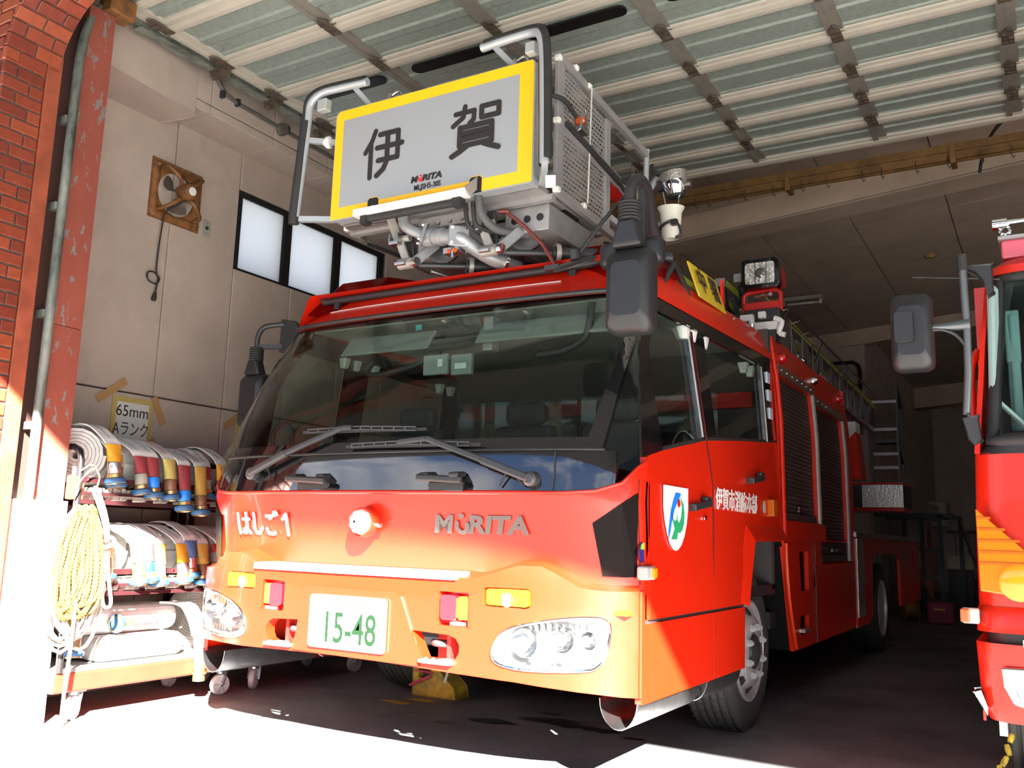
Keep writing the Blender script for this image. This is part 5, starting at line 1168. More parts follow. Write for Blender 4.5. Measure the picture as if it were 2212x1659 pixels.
# black fold-out struts and perforated wings under the floor
M().sheet([(-3.33, 3.72), (-3.0, 3.74), (-3.0, 4.36), (-3.33, 4.38)], [], lambda x, y: (x, y, 2.706), .2).build('floor_mesh', perforated('perforated_floor', (.30, .29, .28), .008, .008, .03, .03, 'XY'), BK)
M().tube([(-3.33, 3.86, 2.71), (-3.30, 3.88, 2.66), (-3.26, 4.25, 2.66), (-3.24, 4.28, 2.69)], .012, 8).build('fold_strut', RUB, BK)
M().tube([(-2.16, 4.05, 2.71), (-2.155, 4.06, 2.60), (-2.14, 4.20, 2.50), (-2.13, 4.5, 2.50), (-2.11, 4.56, 2.60), (-2.10, 4.56, 2.70)], .020, 8, sub=4).build('fold_strut', RUB, BK, smooth=60)
for x in (-2.55, -2.20): M().box(x, x+.11, 4.02, 4.18, 2.70, 2.716).build('floor_hatch', SLT, BK)
# ------------------------------------------------------------------ levelling links, water pipe and swivel under the basket
PSL = mat('pipe_silver', (.27, .28, .29), .35, .3)
WST = mat('worn_white_steel', (.34, .325, .295), .4, .3, var=.2, vscale=18)
mech = M().bar((-2.70, 3.98, 2.62), (-2.70, 5.4, 2.60), .62, .14).build('ladder_head', LDG, BK, bevel=.01)
for x, b in ((-2.985, -2.91), (-2.455, -2.385)):
    lk = M().bar((x-.025, 3.72, 2.73), (x+.02, 3.75, 2.585), .035, .05).bar((x+.02, 3.75, 2.60), (x+.075, 3.76, 2.47), .030, .045).build('level_link', WST, mech, bevel=.008)
    M().bar((x+.04, 3.80, 2.68), (x+.065, 3.80, 2.49), .02, .07).build('link_plate', DST, lk, bevel=.01)
    M().box(x-.01, x+.045, 3.70, 3.79, 2.555, 2.575).box(x-.012, x-.004, 3.70, 3.79, 2.555, 2.62).box(x+.043, x+.05, 3.70, 3.79, 2.555, 2.62).build('link_shackle', STL, lk, bevel=.003); M().box(x+.035, x+.10, 3.70, 3.79, 2.435, 2.452).build('link_foot', STL, lk, bevel=.003)
    M().lathe([(.030, -.04), (.030, .04)], (x+.075, 3.75, 2.452), (1, 0, 0), 16).build('link_roller', WST, lk, smooth=50); M().lathe([(.02, -.06), (.02, .06)], (x+.03, 3.76, 2.60), (1, 0, 0), 12).build('link_pin', WST, lk, smooth=50)
    M().bar((x+.125, 3.76, 2.455), (x+.20, 3.86, 2.58), .022, .055).build('crank_arm', LDG, lk, bevel=.01)
    M().lathe([(.024, -.03), (.024, .03)], (x+.125, 3.755, 2.455), (1, -.2, 0), 14).build('crank_pin', CHR, lk, smooth=50)
    M().tube([(x+.13, 3.80, 2.45), (x+.33, 3.95, 2.46)], .016, 10).tube([(x+.33, 3.95, 2.46), (x+.8, 4.40, 2.50)], .035, 12).build('level_cylinder', DST, lk, smooth=60)
    M().lathe([(.052, 0), (.052, .025), (.024, .025), (.024, 0)], (x+.34, 3.955, 2.462), (.5, .5, .02), 20, False).build('cylinder_gland', WST, lk, smooth=40)
    M().lathe([(.10, 0), (.10, .02), (.07, .04)], (x+.16, 3.98, 2.60), (.3, -1, 0), 20).build('pivot_disc', DST, lk, smooth=50)
pipe = M().tube([(-2.905, 3.70, 2.74), (-2.90, 3.70, 2.68), (-2.875, 3.70, 2.635), (-2.82, 3.72, 2.605), (-2.79, 3.73, 2.59)], .030, 14, sub=3).build('water_pipe', PSL, mech, smooth=60)
def flange(c, ax, R_=.055):
    c = Vector(c); ax = Vector(ax).normalized(); e = ax.cross(Vector((0, 0, 1))).normalized(); u = e.cross(ax)
    mt = Matrix(((e.x, ax.x, u.x), (e.y, ax.y, u.y), (e.z, ax.z, u.z)))
    q = M().obox(c, (2*R_, .018, 2*R_), mt).build('pipe_flange', PSL, pipe, bevel=.008)
    for a, b in ((-1, -1), (1, -1), (1, 1), (-1, 1)): M().lathe([(.009, 0), (.009, .012)], c+e*a*R_*.72+u*b*R_*.72+ax*.008, ax, 6).build('flange_bolt', CHR, q)
flange((-2.785, 3.725, 2.588), (-.6, -.5, .2)); flange((-2.55, 3.72, 2.545), (.6, -.6, -.1))
M().lathe([(.052, 0), (.052, .06), (.044, .06), (.046, .10), (.05, .105), (.05, .12), (.042, .125), (.042, .22)], (-2.78, 3.75, 2.585), (.97, -.05, -.16), 22).build('pipe_swivel', PSL, pipe, smooth=35)
M().tube([(-2.60, 3.73, 2.555), (-2.56, 3.74, 2.545), (-2.53, 3.78, 2.52), (-2.45, 3.90, 2.46), (-2.38, 4.05, 2.44)], .040, 14, sub=3).build('pipe_elbow', LDG, pipe, smooth=60)
M().lathe([(.045, 0), (.052, .0), (.052, .02), (.045, .02)], (-2.42, 3.95, 2.455), (.5, .75, -.1), 18).build('pipe_ring', CHR, pipe, smooth=50)
M().box(-2.66, -2.56, 3.74, 3.80, 2.47, 2.50).tube([(-2.60, 3.74, 2.50), (-2.60, 3.74, 2.44)], .010, 8).build('drain_valve', STL, pipe)
for x in (-2.615, -2.575): M().lathe([(.011, 0), (.006, .02)], (x, 3.73, 2.475), (0, -1, 0), 10).build('valve_knob', mat('orange_knob', (.75, .10, .01), .4), pipe)
for dx in (0, .045): M().tube([(-2.475+dx, 3.66, 2.69), (-2.47+dx, 3.67, 2.60), (-2.45+dx, 3.70, 2.56), (-2.38+dx, 3.85, 2.555)], .012, 8, sub=4).build('hydraulic_hose', RUB, mech, smooth=60)
M().tube([(-2.40, 3.66, 2.72), (-2.385, 3.68, 2.62), (-2.34, 3.76, 2.56), (-2.25, 3.9, 2.56)], .022, 8, sub=4).build('hydraulic_hose', mat('hose_grey', (.08, .08, .08), .6), mech, smooth=60)
M().box(-2.86, -2.44, 3.78, 3.84, 2.64, 2.70).build('cross_member', ALM, mech)
for k in range(5): M().lathe([(.018, 0), (.014, .008)], (-2.80+.075*k, 3.78, 2.665), (0, -1, 0), 6).build('cross_bolt', CHR, mech)
M().box(-2.36, -2.10, 3.86, 4.40, 2.56, 2.70).build('side_beam', ALM, mech, bevel=.006)
for k in range(3): M().lathe([(.02, 0), (.02, .003)], (-2.30+.075*k, 3.858, 2.63), (0, -1, 0), 10).build('beam_hole', SLT, mech)
rd = M().tube([(-2.31, 3.80, 2.66), (-2.22, 3.83, 2.58), (-2.13, 3.86, 2.48), (-2.07, 3.88, 2.37)], .010, 8).tube([(-2.35, 3.78, 2.665), (-2.30, 3.80, 2.665)], .012, 8).build('stay_rod', mat('red_rod', (.16, .03, .025), .4, .4), mech)
M().box(-2.12, -2.04, 3.86, 3.92, 2.345, 2.37).build('stay_foot', DST, rd)
# prop legs under the ladder head that stand on the cab roof
for a, b in (((-2.92, 4.0, 2.48), (-2.65, 4.35, 2.40)), ((-2.64, 4.35, 2.40), (-2.35, 4.05, 2.52)), ((-2.30, 4.45, 2.40), (-2.0, 4.9, 2.60)), ((-2.20, 4.4, 2.40), (-1.98, 4.7, 2.55)), ((-2.80, 4.1, 2.55), (-2.68, 4.4, 2.40)), ((-2.66, 4.3, 2.62), (-2.68, 4.32, 2.40))):
    M().tube([a, b], .014, 8).build('prop_leg', STL, mech)
M().tube([(-2.50, 4.1, 2.47), (-2.45, 4.2, 2.43), (-2.38, 4.3, 2.43), (-2.33, 4.3, 2.50)], .016, 8, sub=3).build('guide_loop', RUB, mech, smooth=60)
# ------------------------------------------------------------------ things on the rear corner of the basket
kb = M().box(-2.12, -2.05, 4.48, 4.80, 3.02, 3.28).build('control_case', BLK, BK, bevel=.01)
M().tube([(-2.09, 4.46, 3.36), (-2.09, 4.52, 3.22), (-2.09, 4.60, 3.18)], .03, 10).build('control_grip', PLA, kb, smooth=60)
M().box(-2.13, -2.04, 4.48, 4.80, 3.005, 3.02).build('control_stripe', RED2, kb)
M().tube([(-2.03, 4.82, 3.22), (-2.03, 4.90, 3.15), (-2.03, 4.84, 3.10), (-2.03, 4.83, 3.02)], .007, 6).build('control_wire', CHR, kb)
wlp = M().lathe([(.055, -.05), (.075, .0), (.078, .03)], (-1.855, 5.02, 3.155), (-.12, -.1, 1), 22).build('round_lamp', CHR, BK, smooth=40)
M().lathe([(.079, .03), (.079, .09)], (-1.855, 5.02, 3.155), (-.12, -.1, 1), 22).build('lamp_crown', mat('lamp_ribbed', (.36, .34, .30), .3, .6, bump=.8, bscale=60), wlp, smooth=40)
M().lathe([(.05, -.065), (.055, -.05)], (-1.855, 5.02, 3.155), (-.12, -.1, 1), 22).build('lamp_rim', RUB, wlp)
M().tube([(-1.93, 5.0, 3.13), (-1.915, 5.0, 3.06), (-1.91, 5.0, 3.02), (-1.83, 5.0, 3.035), (-1.828, 5.0, 3.08), (-1.79, 5.0, 3.14)], .005, 6).lathe([(.02, -.02), (.02, .02)], (-1.77, 5.0, 3.15), (1, 0, 0), 10).build('lamp_bail', STL, wlp)
M().tube([(-2.0, 5.0, 3.31), (-1.96, 5.0, 3.24)], .012, 8).tube([(-2.0, 5.0, 3.31), (-2.005, 5.0, 3.315)], .016, 8).box(-1.96, -1.91, 4.98, 5.03, 3.14, 3.20).build('lamp_clamp', PLA, wlp)
spk = M().lathe([(.045, -.10), (.055, -.06), (.055, -.03), (.062, .0), (.066, .06), (.082, .09), (.084, .096), (.06, .05)], (-1.885, 5.02, 2.93), (.02, -.08, 1), 26, False).build('loudspeaker', mat('speaker_ivory', (.66, .65, .57), .45), BK, smooth=40)
M().tube([(-1.95, 5.0, 2.90), (-1.90, 4.95, 2.905), (-1.85, 4.955, 2.92), (-1.825, 5.0, 2.90), (-1.82, 5.02, 2.85), (-1.85, 5.0, 2.83)], .009, 6, sub=3).box(-1.855, -1.82, 4.94, 4.97, 2.89, 2.925).build('speaker_yoke', PLA, spk)
M().lathe([(.022, 0), (.022, .05)], (-1.98, 5.0, 2.925), (1, 0, 0), 12).box(-1.97, -1.95, 4.97, 5.03, 2.84, 2.94).build('speaker_mount', STL, spk)
# ================================================================== second fire truck, only its front corner is in the picture
KX = .90; KW = 1.17
eng = thing('fire_truck', 'red fire truck with amber corner lamp, cut off by the picture edge', 'fire truck', (KX, 4.2, 0))
def KM(): return M((KX, 0, 0))
KP = [(-1, .10), (-.985, .055), (-.95, .022), (-.9, .008), (-.8, 0), (0, -.02), (.8, 0), (.9, .008), (.95, .022), (.985, .055), (1, .10)]
def krow(z, w, y, k=1.0): return [Vector((a*w, y+b*k, z)) for a, b in KP]
# cab shell in height bands
def kband(tab, nm, m, a=None, b=None):
    rows = []
    for z, w, y in tab:
        r = krow(z, w, y); 
        if a is not None: r = [p for p in r if a*w <= p.x <= b*w]
        rows.append(r+([Vector((w, 7.2, z))] if a is None else []))
        if a is None: rows[-1] = [Vector((-w, 7.2, z))]+rows[-1]
    return KM().slab(rows, (0, .015, 0)).build(nm, m, eng, smooth=40)
kband([(.80, 1.175, 4.20), (1.0, 1.172, 4.195), (1.25, 1.165, 4.20), (1.42, 1.16, 4.215)], 'cab_front', RED)
kband([(.36, 1.155, 4.17), (.42, 1.18, 4.15), (.66, 1.19, 4.15)], 'bumper', RED)
kband([(.70, 1.185, 4.17), (.78, 1.185, 4.175), (.80, 1.175, 4.19)], 'bumper_top', RED)
kband([(.655, 1.15, 4.19), (.705, 1.15, 4.19)], 'bumper_slot', PLA)
KM().box(-1.02, -.55, 4.13, 4.20, .655, .682).build('slot_step', TRD, eng)
# roof with rounded top corner
kband([(2.235, 1.09, 4.42), (2.27, 1.075, 4.42), (2.305, 1.03, 4.45), (2.33, .93, 4.50), (2.335, .5, 4.6)], 'roof', RED)
for s in (-1, 1):
    KM().slab([[(s*1.158, 4.24, 1.42), (s*1.158, 4.9, 1.42)], [(s*1.12, 4.34, 1.9), (s*1.13, 4.9, 1.9)], [(s*1.085, 4.45, 2.24), (s*1.10, 4.9, 2.24)]], (-s*.02, 0, 0)).build('cab_side', RED, eng, smooth=40)
    KM().box(*sorted((s*1.10, s*1.16)), 4.9, 7.2, 1.42, 2.3).build('cab_side', RED, eng); KM().box(*sorted((s*1.07, s*1.09)), 4.5, 6.4, 1.3, 2.2).build('side_lining', mat('cab_lining_dark', (.05, .045, .045), .8), eng)
# windscreen, rubber surround
def kws(t, u): # t up, u across
    z = 1.455+.79*t; w = 1.125-.06*t; y = 4.205+.235*t
    return Vector((w*u, y+.10*lerp([(0, 0), (.8, .10), (.93, .3), (1, .9)], abs(u)), z))
U2 = [-1, -.97, -.93, -.86, -.8, -.4, 0, .4, .8, .86, .93, .97, 1]
KM().slab([[kws(.05+.9*t, u*.945)+V(0, -.006, 0) for u in U2] for t in [k/8 for k in range(9)]], (0, .006, 0)).build('windshield', glass('blue_green_glass', (.80, .90, .89), 1.35), eng, smooth=60)
ring = [kws(.02, u*.97) for u in U2]+[kws(t, .97) for t in (.1, .3, .6, .9)]+[kws(.975, u*.97) for u in reversed(U2)]+[kws(t, -.97) for t in (.9, .6, .3, .1)]
KM().tube(ring, .030, 8, closed=True).build('windshield_seal', RUB, eng, smooth=60)
kband([(1.415, 1.16, 4.212), (1.45, 1.13, 4.215)], 'cowl', PLA)
# inside of the cab
KM().box(-1.05, 1.05, 4.45, 4.75, 1.2, 1.42).build('dashboard', mat('dash_black', (.012, .012, .012), .5), eng, bevel=.04)
KM().box(-1.05, 1.05, 4.55, 6.4, 2.20, 2.23).build('cab_headliner', mat('cab_lining_dark', (.05, .045, .045), .8), eng)
KM().box(-1.12, 1.12, 6.4, 6.45, .8, 2.3).build('cab_back', mat('cab_lining_dark', (.05, .045, .045), .8), eng)
for x in (-.62, .55):
    st_ = KM().box(x-.24, x+.24, 5.05, 5.5, 1.0, 1.15).build('seat', mat('seat_teal', (.10, .17, .17), .7), eng, bevel=.04)
    KM().box(x-.22, x+.22, 5.42, 5.54, 1.1, 1.85).build('backrest', mat('seat_teal', (.10, .17, .17), .7), st_, bevel=.05, seg=3)
KM().tube([(-1.0, 4.60, 2.08), (-1.0, 4.62, 1.55)], .028, 10).box(-1.03, -.97, 4.58, 4.66, 1.86, 2.10).build('sun_visor', mat('visor_teal', (.25, .36, .35), .6), eng, bevel=.02, smooth=50)
KM().bar((-1.06, 4.40, 2.17), (-1.08, 4.33, 1.50), .03, .07).build('pillar_trim', mat('visor_teal', (.25, .36, .35), .6), eng, bevel=.01)
KM().bar((-.90, 4.42, 1.47), (-1.07, 4.36, 1.66), .03, .012).build('sticker_strip', WHT, eng)
# amber corner lamp
cl_ = KM().prism([(-1.162, 1.188), (-1.160, .86), (-.78, .815), (-.80, .90), (-1.00, 1.03)], 'y', 4.168, 4.225).build('corner_lamp', mat('amber_deep', (.62, .17, .004), .15, coat=.6), eng, bevel=.006)
for k in range(5): KM().box(-1.158, -1.15+.05*k+.04, 4.163, 4.17, 1.145-.045*k, 1.155-.045*k).build('lamp_louvre', mat('amber_dark', (.45, .10, .005), .2), cl_)
KM().lathe([(.075, 0), (.06, .012), (.02, .016)], (-1.02, 4.166, .90), (0, -1, 0), 20).build('lamp_bowl', mat('amber_bright', (.80, .30, .01), .15, coat=.6), cl_, smooth=50)
# head lamp in the bumper
hp_ = [(-1.10, .575), (-1.095, .50), (-1.06, .435), (-1.0, .42), (-.70, .42), (-.70, .585)]
hk = KM().prism(hp_, 'y', 4.13, 4.16).build('headlamp', CHR, eng, bevel=.01)
KM().prism([(a*.985-.012, .5+(b-.5)*.86) for a, b in hp_], 'y', 4.12, 4.132).build('lens', glass('frosted_lens', (.8, .84, .86), 1.45, .1, body=((.8, .82, .85), .35)), hk)
for x in (-1.0, -.83): KM().lathe([(.055, 0), (.03, .03), (.01, .035)], (x, 4.125, .50), (0, 1, 0), 18, False).build('reflector', CHR, hk, smooth=50)
# side marker, chrome corner step, upper lamps
mk = KM().box(-1.235, -1.17, 4.20, 4.24, .728, .79).build('side_marker', mat('marker_pale', (.55, .42, .38), .4), eng, bevel=.008)
KM().box(-1.24, -1.205, 4.192, 4.235, .732, .786).build('lens', mat('orange_lens', (.65, .09, .01), .2, coat=.5), mk, bevel=.006)
KM().prism([(-1.205, .465), (-1.18, .47), (-1.155, .41), (-1.16, .39)], 'y', 4.18, 4.30).build('corner_step', CHR, eng, bevel=.004)
KM().box(-1.175, -1.165, 4.19, 4.20, .36, .40).build('bumper_end', RED, eng)
KM().box(-1.13, -1.10, 4.36, 4.50, .28, .36).build('mud_bracket', STL, eng)
tw = KM().lathe([(.25, -.25), (.42, -.25), (.445, -.22), (.45, -.20), (.45, -.14), (.438, -.137), (.438, -.123), (.45, -.12), (.45, -.06), (.438, -.057), (.438, -.043), (.45, -.04), (.45, -.02), (.42, 0), (.28, 0)], (-1.12, 5.02, .445), (-1, 0, 0), 48, False).build('tyre', TYR, eng, smooth=35)
KM().lathe([(.25, -.25), (.42, -.25), (.45, -.20), (.45, -.02), (.42, 0), (.28, 0)], (1.12, 5.02, .445), (1, 0, 0), 40, False).build('tyre', TYR, eng, smooth=35)
for s in (-1, 1): KM().lathe([(.27, 0), (.25, -.04), (.12, -.05), (.05, .02)], (s*1.12, 5.02, .445), (s, 0, 0), 30).build('rim', RIMM, eng, smooth=40)
KM().box(-1.1, 1.1, 4.30, 7.2, .50, .80).build('chassis', DST, eng)
KM().box(-1.17, 1.17, 7.2, 11.5, .6, 2.3).build('equipment_body', RED, eng, bevel=.02)
# side red grip in front of the door
KM().tube([(-1.145, 4.33, 1.50), (-1.165, 4.34, 1.62), (-1.165, 4.36, 1.80), (-1.13, 4.40, 1.88)], .022, 8, sub=4).build('side_grip', RED, eng, smooth=60)
# mirror stay and mirror
sy = 4.2
stay = M().tube([(-.262, sy, 2.25), (-.258, sy, 1.95), (-.262, sy+.01, 1.75), (-.278, sy+.02, 1.58)], .016, 10).build('mirror_stay', GRY, eng, smooth=60)
M().tube([(-.262, sy, 2.20), (-.262, sy, 2.27)], .021, 10).build('stay_cap', RUB, stay, smooth=60)
M().prism([(-.26, 2.225), (-.15, 2.225), (-.15, 2.10), (-.17, 2.09), (-.185, 2.15), (-.215, 2.195)], 'y', sy+.03, sy+.07).build('stay_bracket', PLA, stay, bevel=.006)
M().prism([(-.285, 1.56), (-.235, 1.575), (-.225, 1.47), (-.25, 1.455), (-.275, 1.475)], 'y', sy+.0, sy+.06).bar((-.275, sy, 1.585), (-.235, sy+.02, 1.53), .014, .014).build('stay_bracket', PLA, stay, bevel=.01)
M().tube([(-.245, sy, 1.965), (-.29, sy-.0, 1.962), (-.38, sy-.03, 1.955), (-.47, sy-.06, 1.945)], [.026, .022, .014, .014], 10).build('mirror_arm', GRY, stay, smooth=60)
M().tube([(-.265, sy, 1.87), (-.30, sy-.01, 1.92), (-.36, sy-.03, 1.945), (-.42, sy-.05, 1.93), (-.455, sy-.06, 1.875)], .008, 8, sub=3).build('mirror_arm', PLA, stay, smooth=60)
m3 = rbox(Vector((-.468, sy-.0, 1.94)), .085, .172, .09).build('mirror', MIR, stay, smooth=40)
M().prism(rrect(-.53, -.455, 1.885, 2.02, .014), 'y', sy-.112, sy-.06).build('mirror_boss', MIR, m3, bevel=.012, seg=3)
# roof equipment: pink light cover, chrome bar, beacon
lb = KM().box(-1.02, 1.02, 4.50, 4.85, 2.32, 2.405).build('light_cover', mat('pink_cover', (.62, .09, .14), .35, coat=.4), eng, bevel=.01)
KM().box(-1.03, 1.03, 4.48, 4.87, 2.405, 2.42).build('cover_lid', ALM, lb)
KM().tube([(-1.03, 4.52, 2.49), (-.7, 4.52, 2.50)], .013, 10).lathe([(.026, 0), (.026, .06)], (-1.05, 4.52, 2.489), (1, 0, 0), 12).build('chrome_bar', CHR, lb, smooth=50)
KM().tube([(-1.00, 4.52, 2.42), (-1.00, 4.52, 2.44)], .008, 8).tube([(-1.00+.02*math.cos(t), 4.52, 2.455+.02*math.sin(t)) for t in [math.pi*2*k/12 for k in range(12)]], .007, 6, closed=True).build('eye_bolt', CHR, lb, smooth=50)
KM().lathe([(.09, 0), (.09, .10), (.06, .16), (.0, .17)], (-.82, 4.62, 2.42), (0, 0, 1), 20).build('beacon', mat('beacon_red', (.30, .005, .012), .1, coat=.7), lb, smooth=50)
KM().tube([(-1.03, 4.42, 2.205), (-1.2, 4.40, 2.225), (-1.38, 4.38, 2.245)], .003, 6).build('antenna', DST, eng)
# chain on the ground at its wheel
ch = M()
for k in range(9):
    t = k/8; c = Vector((-.30-.02*t+.10*(1-t), 4.62-.12*t, .015+.22*(1-t)**2)); ch.lathe([(.010, -.022), (.013, 0), (.010, .022)], c, (-.3+.5*(k % 2), -.3, -.9*(1-t)+.1), 8)
ch_o = ch.build('chock_rope', mat('rope_yellow_black', (.35, .26, .02), .8, var=.9, vscale=30), smooth=50)
tag(ch_o, 'yellow and black chock rope hanging by the tyre of the cut-off fire truck', 'rope')
# ================================================================== hose carts by the wall
FRB = mat('maroon_rail', (.040, .012, .014), .35, .3); CST = mat('caster_white', (.66, .66, .66), .5); CRT = mat('cart_red', (.48, .030, .015), .45, var=.12, vscale=6)
FRK = mat('cart_black_tube', (.02, .018, .02), .3, .3); WOD = mat('cart_plate', (.16, .145, .14), .6)
def cart(y0, y1, lab, detail=True):
    x0, x1 = -5.08, -4.47
    t = thing('hose_cart', lab, 'cart', ((x0+x1)/2, (y0+y1)/2, 0), 'hose carts along the panel wall')
    M().box(x0, x1, y0, y1, .152, .253).build('base', CRT, t, bevel=.012)
    M().box(x0+.01, x1-.005, y0+.02, y1-.01, .253, .275).build('deck', WOD, t)
    for x, y, a in ((x1-.06, y0+.17, .5), (x1-.06, y1-.10, -.2), (x0+.08, y0+.17, .3), (x0+.08, y1-.1, .2)):
        ax = Vector((math.cos(a), math.sin(a), 0)); tn = Vector((-ax.y, ax.x, 0)); c = Vector((x, y, .062))
        w = M().lathe([(.030, -.016), (.056, -.018), (.062, -.012), (.062, .012), (.056, .018), (.030, .016)], c, ax, 26).build('caster', CST, t, smooth=40)
        for sd in (-1, 1): M().bar(c+ax*sd*.024, c+ax*sd*.024+tn*.025+V(0, 0, .085), .006, .034, ax).build('fork', STL, w)
        M().box(x-.045, x+.045, y-.045, y+.045, .145, .152).lathe([(.03, .130), (.03, .148)], (x, y, 0), (0, 0, 1), 12).build('caster_plate', STL, w)
        M().lathe([(.010, -.03), (.010, .03)], c, ax, 8).build('axle', CHR, w)
        for k in range(6):
            q = 2*math.pi*k/6; d = tn*math.cos(q)+V(0, 0, 1)*math.sin(q); M().bar(c+ax*.0175+d*.014, c+ax*.0175+d*.05, .004, .006, ax).build('spoke', mat('caster_grey', (.45, .45, .45), .5), w)
    # end frames: bent black tube
    for y in ((y0+.03), (y1-.03)):
        M().tube([(x1+.0, y, .26), (x1, y, 1.36), (x1-.02, y, 1.41), (x1-.07, y, 1.435), (x0+.07, y, 1.435), (x0+.02, y, 1.41), (x0, y, 1.36), (x0, y, .26)], .018, 10).build('end_frame', FRK, t, smooth=60)
    for z in (1.225, .735):
        for x in (x1-.0, x0):
            M().box(x-.012, x+.012, y0+.03, y1-.03, z+.018, z+.048).build('shelf_rail', FRB, t)
            M().box(x-.014, x+.014, y0+.03, y1-.03, z-.095, z-.075).build('shelf_rail', FRB, t)
            M().box(x-.014, x+.014, y0+.03, y1-.03, z-.045, z-.030).build('shelf_rail', FRB, t)
        for k in range(9): M().box(x0, x1, y0+.08+k*(y1-y0-.16)/8-.012, y0+.08+k*(y1-y0-.16)/8+.012, z-.075, z-.06).build('shelf_slat', FRB, t)
        for y in (y0+.08, (y0+y1)/2+.05, y1-.3): M().lathe([(.008, 0), (.006, .004)], (x1+.012, y, z+.033), (1, 0, 0), 8).build('bolt', CHR, t)
    M().box(x1-.005, x1+.006, y0-.04, y0+.06, 1.15, 1.275).build('corner_plate', mat('cart_orange', (.62, .10, .03), .45), t, bevel=.004)
    for z in (1.17, 1.25): M().lathe([(.008, 0), (.006, .004)], (x1+.006, y0+.04, z), (1, 0, 0), 8).build('bolt', CHR, t)
    if detail:
        for y in (y1-.05, y1-.115): M().box(x0-.01, x0+.02, y-.015, y+.015, .26, 1.4).build('post', FRK, t)
    return t
cart(3.0, 4.275, 'red two-shelf hose cart standing between the white column base and the truck')
cart(4.285, 5.56, 'red hose cart mostly hidden behind the truck front bumper')

# ------------------------------------------------------------------ rolled hoses
CAN = [mat('hose_canvas', (.62, .61, .60), .8, var=.18, vscale=25), mat('hose_canvas_grey', (.50, .485, .465), .85, var=.25, vscale=20)]
SLV = dict(yellow=(.56, .27, .012), ochre=(.40, .25, .045), maroon=(.22, .028, .035), blue=(.06, .11, .25), red=(.50, .02, .02), olive=(.42, .35, .10), cream=(.62, .52, .20))
SLM = {k: mat('sleeve_'+k, c, .75, var=.25, vscale=16) for k, c in SLV.items()}
BND = dict(silver=mat('coupling_silver', (.70, .70, .71), .25, .9), brown=mat('coupling_brown', (.16, .075, .035), .4), blue=mat('coupling_blue', (.01, .19, .70), .4), grey=mat('coupling_grey', (.25, .24, .20), .6))
BRS = mat('brass', (.55, .42, .20), .3, .9); RNG = mat('ring_blue', (.020, .080, .19), .5)
def coupling(parent, c, ax, band, k=1.0):
    """collar, brass neck, blue rubber ring, open end along ax"""
    ax = Vector(ax).normalized(); c = Vector(c)
    M().lathe([(.034*k, 0), (.036*k, .006), (.036*k, .058), (.034*k, .062)], c, ax, 20).build('collar', BND[band], parent, smooth=40)
    M().lathe([(.034*k, .060), (.040*k, .066), (.040*k, .084), (.044*k, .088)], c, ax, 20).build('neck', BRS, parent, smooth=40)
    M().lathe([(.040*k, .084), (.055*k, .090), (.058*k, .102), (.055*k, .114), (.046*k, .118)], c, ax, 24).build('ring', RNG, parent, smooth=50)
    M().lathe([(.046*k, .117), (.047*k, .123), (.040*k, .124), (.034*k, .104), (.010*k, .100)], c, ax, 22, True).build('mouth', BRS, parent, smooth=40)
def hose(y, zs, sleeve, band, label, group, w=.092, R=.135, cx=-4.70, drop=.12, out=.0, lean=0., roll=True, canvas=0, sub2='silver', top=0., yaw=0.):
    """roll standing on a shelf at height zs, its end draped over the front and hanging down"""
    cz2 = zs+R; t = thing('fire_hose', label, 'fire hose', (cx, y, zs), group)
    cv = CAN[canvas]; turns = 7
    q = M()
    P = []
    for k in range(turns*18+1):
        a = 2*math.pi*k/18; r = .018+(R-.018)*k/(turns*18); P.append(Vector((cx+r*math.cos(a)*math.cos(yaw), y+r*math.cos(a)*math.sin(yaw), cz2+r*math.sin(a))))
    q.ribbon(P, (-math.sin(yaw), math.cos(yaw), 0), w, (R-.018)/turns*.86)
    q.build('roll', cv, t, smooth=40)
    # tail over the top and down the front
    X1 = -4.475+out; zt = cz2+R+.012+top
    tail = [(cx-.04, y, zt-.004), (cx+.05, y, zt+.004), (cx+.12, y+lean*.2, zt-.012), (X1-.01, y+lean*.5, zt-.065), (X1+.015, y+lean*.7, zt-.105)]
    TP = smooth([Vector(p) for p in tail], 5)
    M().ribbon(TP, (0, 1, 0), w*.94, .007).build('tail', cv, t, smooth=50)
    M().ribbon([p+V(.0006, 0, .0042) for p in TP], (0, 1, 0), .006, .001).build('tail_stripe', mat('stripe_grey', (.2, .2, .22), .8) if canvas == 0 else mat('stripe_red', (.45, .02, .05), .8), t)
    e = TP[-1]; d = Vector((.10, lean, -1)).normalized(); n = drop
    SP = [e-d*.006+V(.005, 0, 0), e+d*n*.5+V(.006, 0, 0), e+d*(n)+V(0, 0, 0)]
    a = M(); rings = []
    for k in range(7):                                     # flat sleeve rounding into the collar
        f = k/6; c = (e+d*n*f)+V(.004, 0, 0); hw = w*.5*(1-f)+.036*f; ht = .008*(1-f)+.036*f
        u = Vector((1, 0, .1)).normalized(); rings.append([c+Vector((0, 1, 0))*hw*math.cos(2*math.pi*i/14)+u*ht*math.sin(2*math.pi*i/14) for i in range(14)])
    a.grid(rings, True).build('sleeve', SLM[sleeve], t, smooth=60)
    coupling(t, e+d*n, d, band)
    # inner coupling lying in the roll's outer turn
    if sub2:
        M().lathe([(.032, 0), (.034, .05), (.030, .055), (.036, .06), (.036, .075)], (cx+.02, y-w*.5-.0, cz2+R*.62), (.75, -.45, -.2), 16).build('inner_coupling', BND[sub2] if sub2 != 'yellow' else mat('coupling_yellow', (.62, .42, .02), .35), t, smooth=40)
    return t
U = 'rolled fire hoses on the upper cart shelf'; Lw = 'rolled fire hoses on the lower cart shelf'
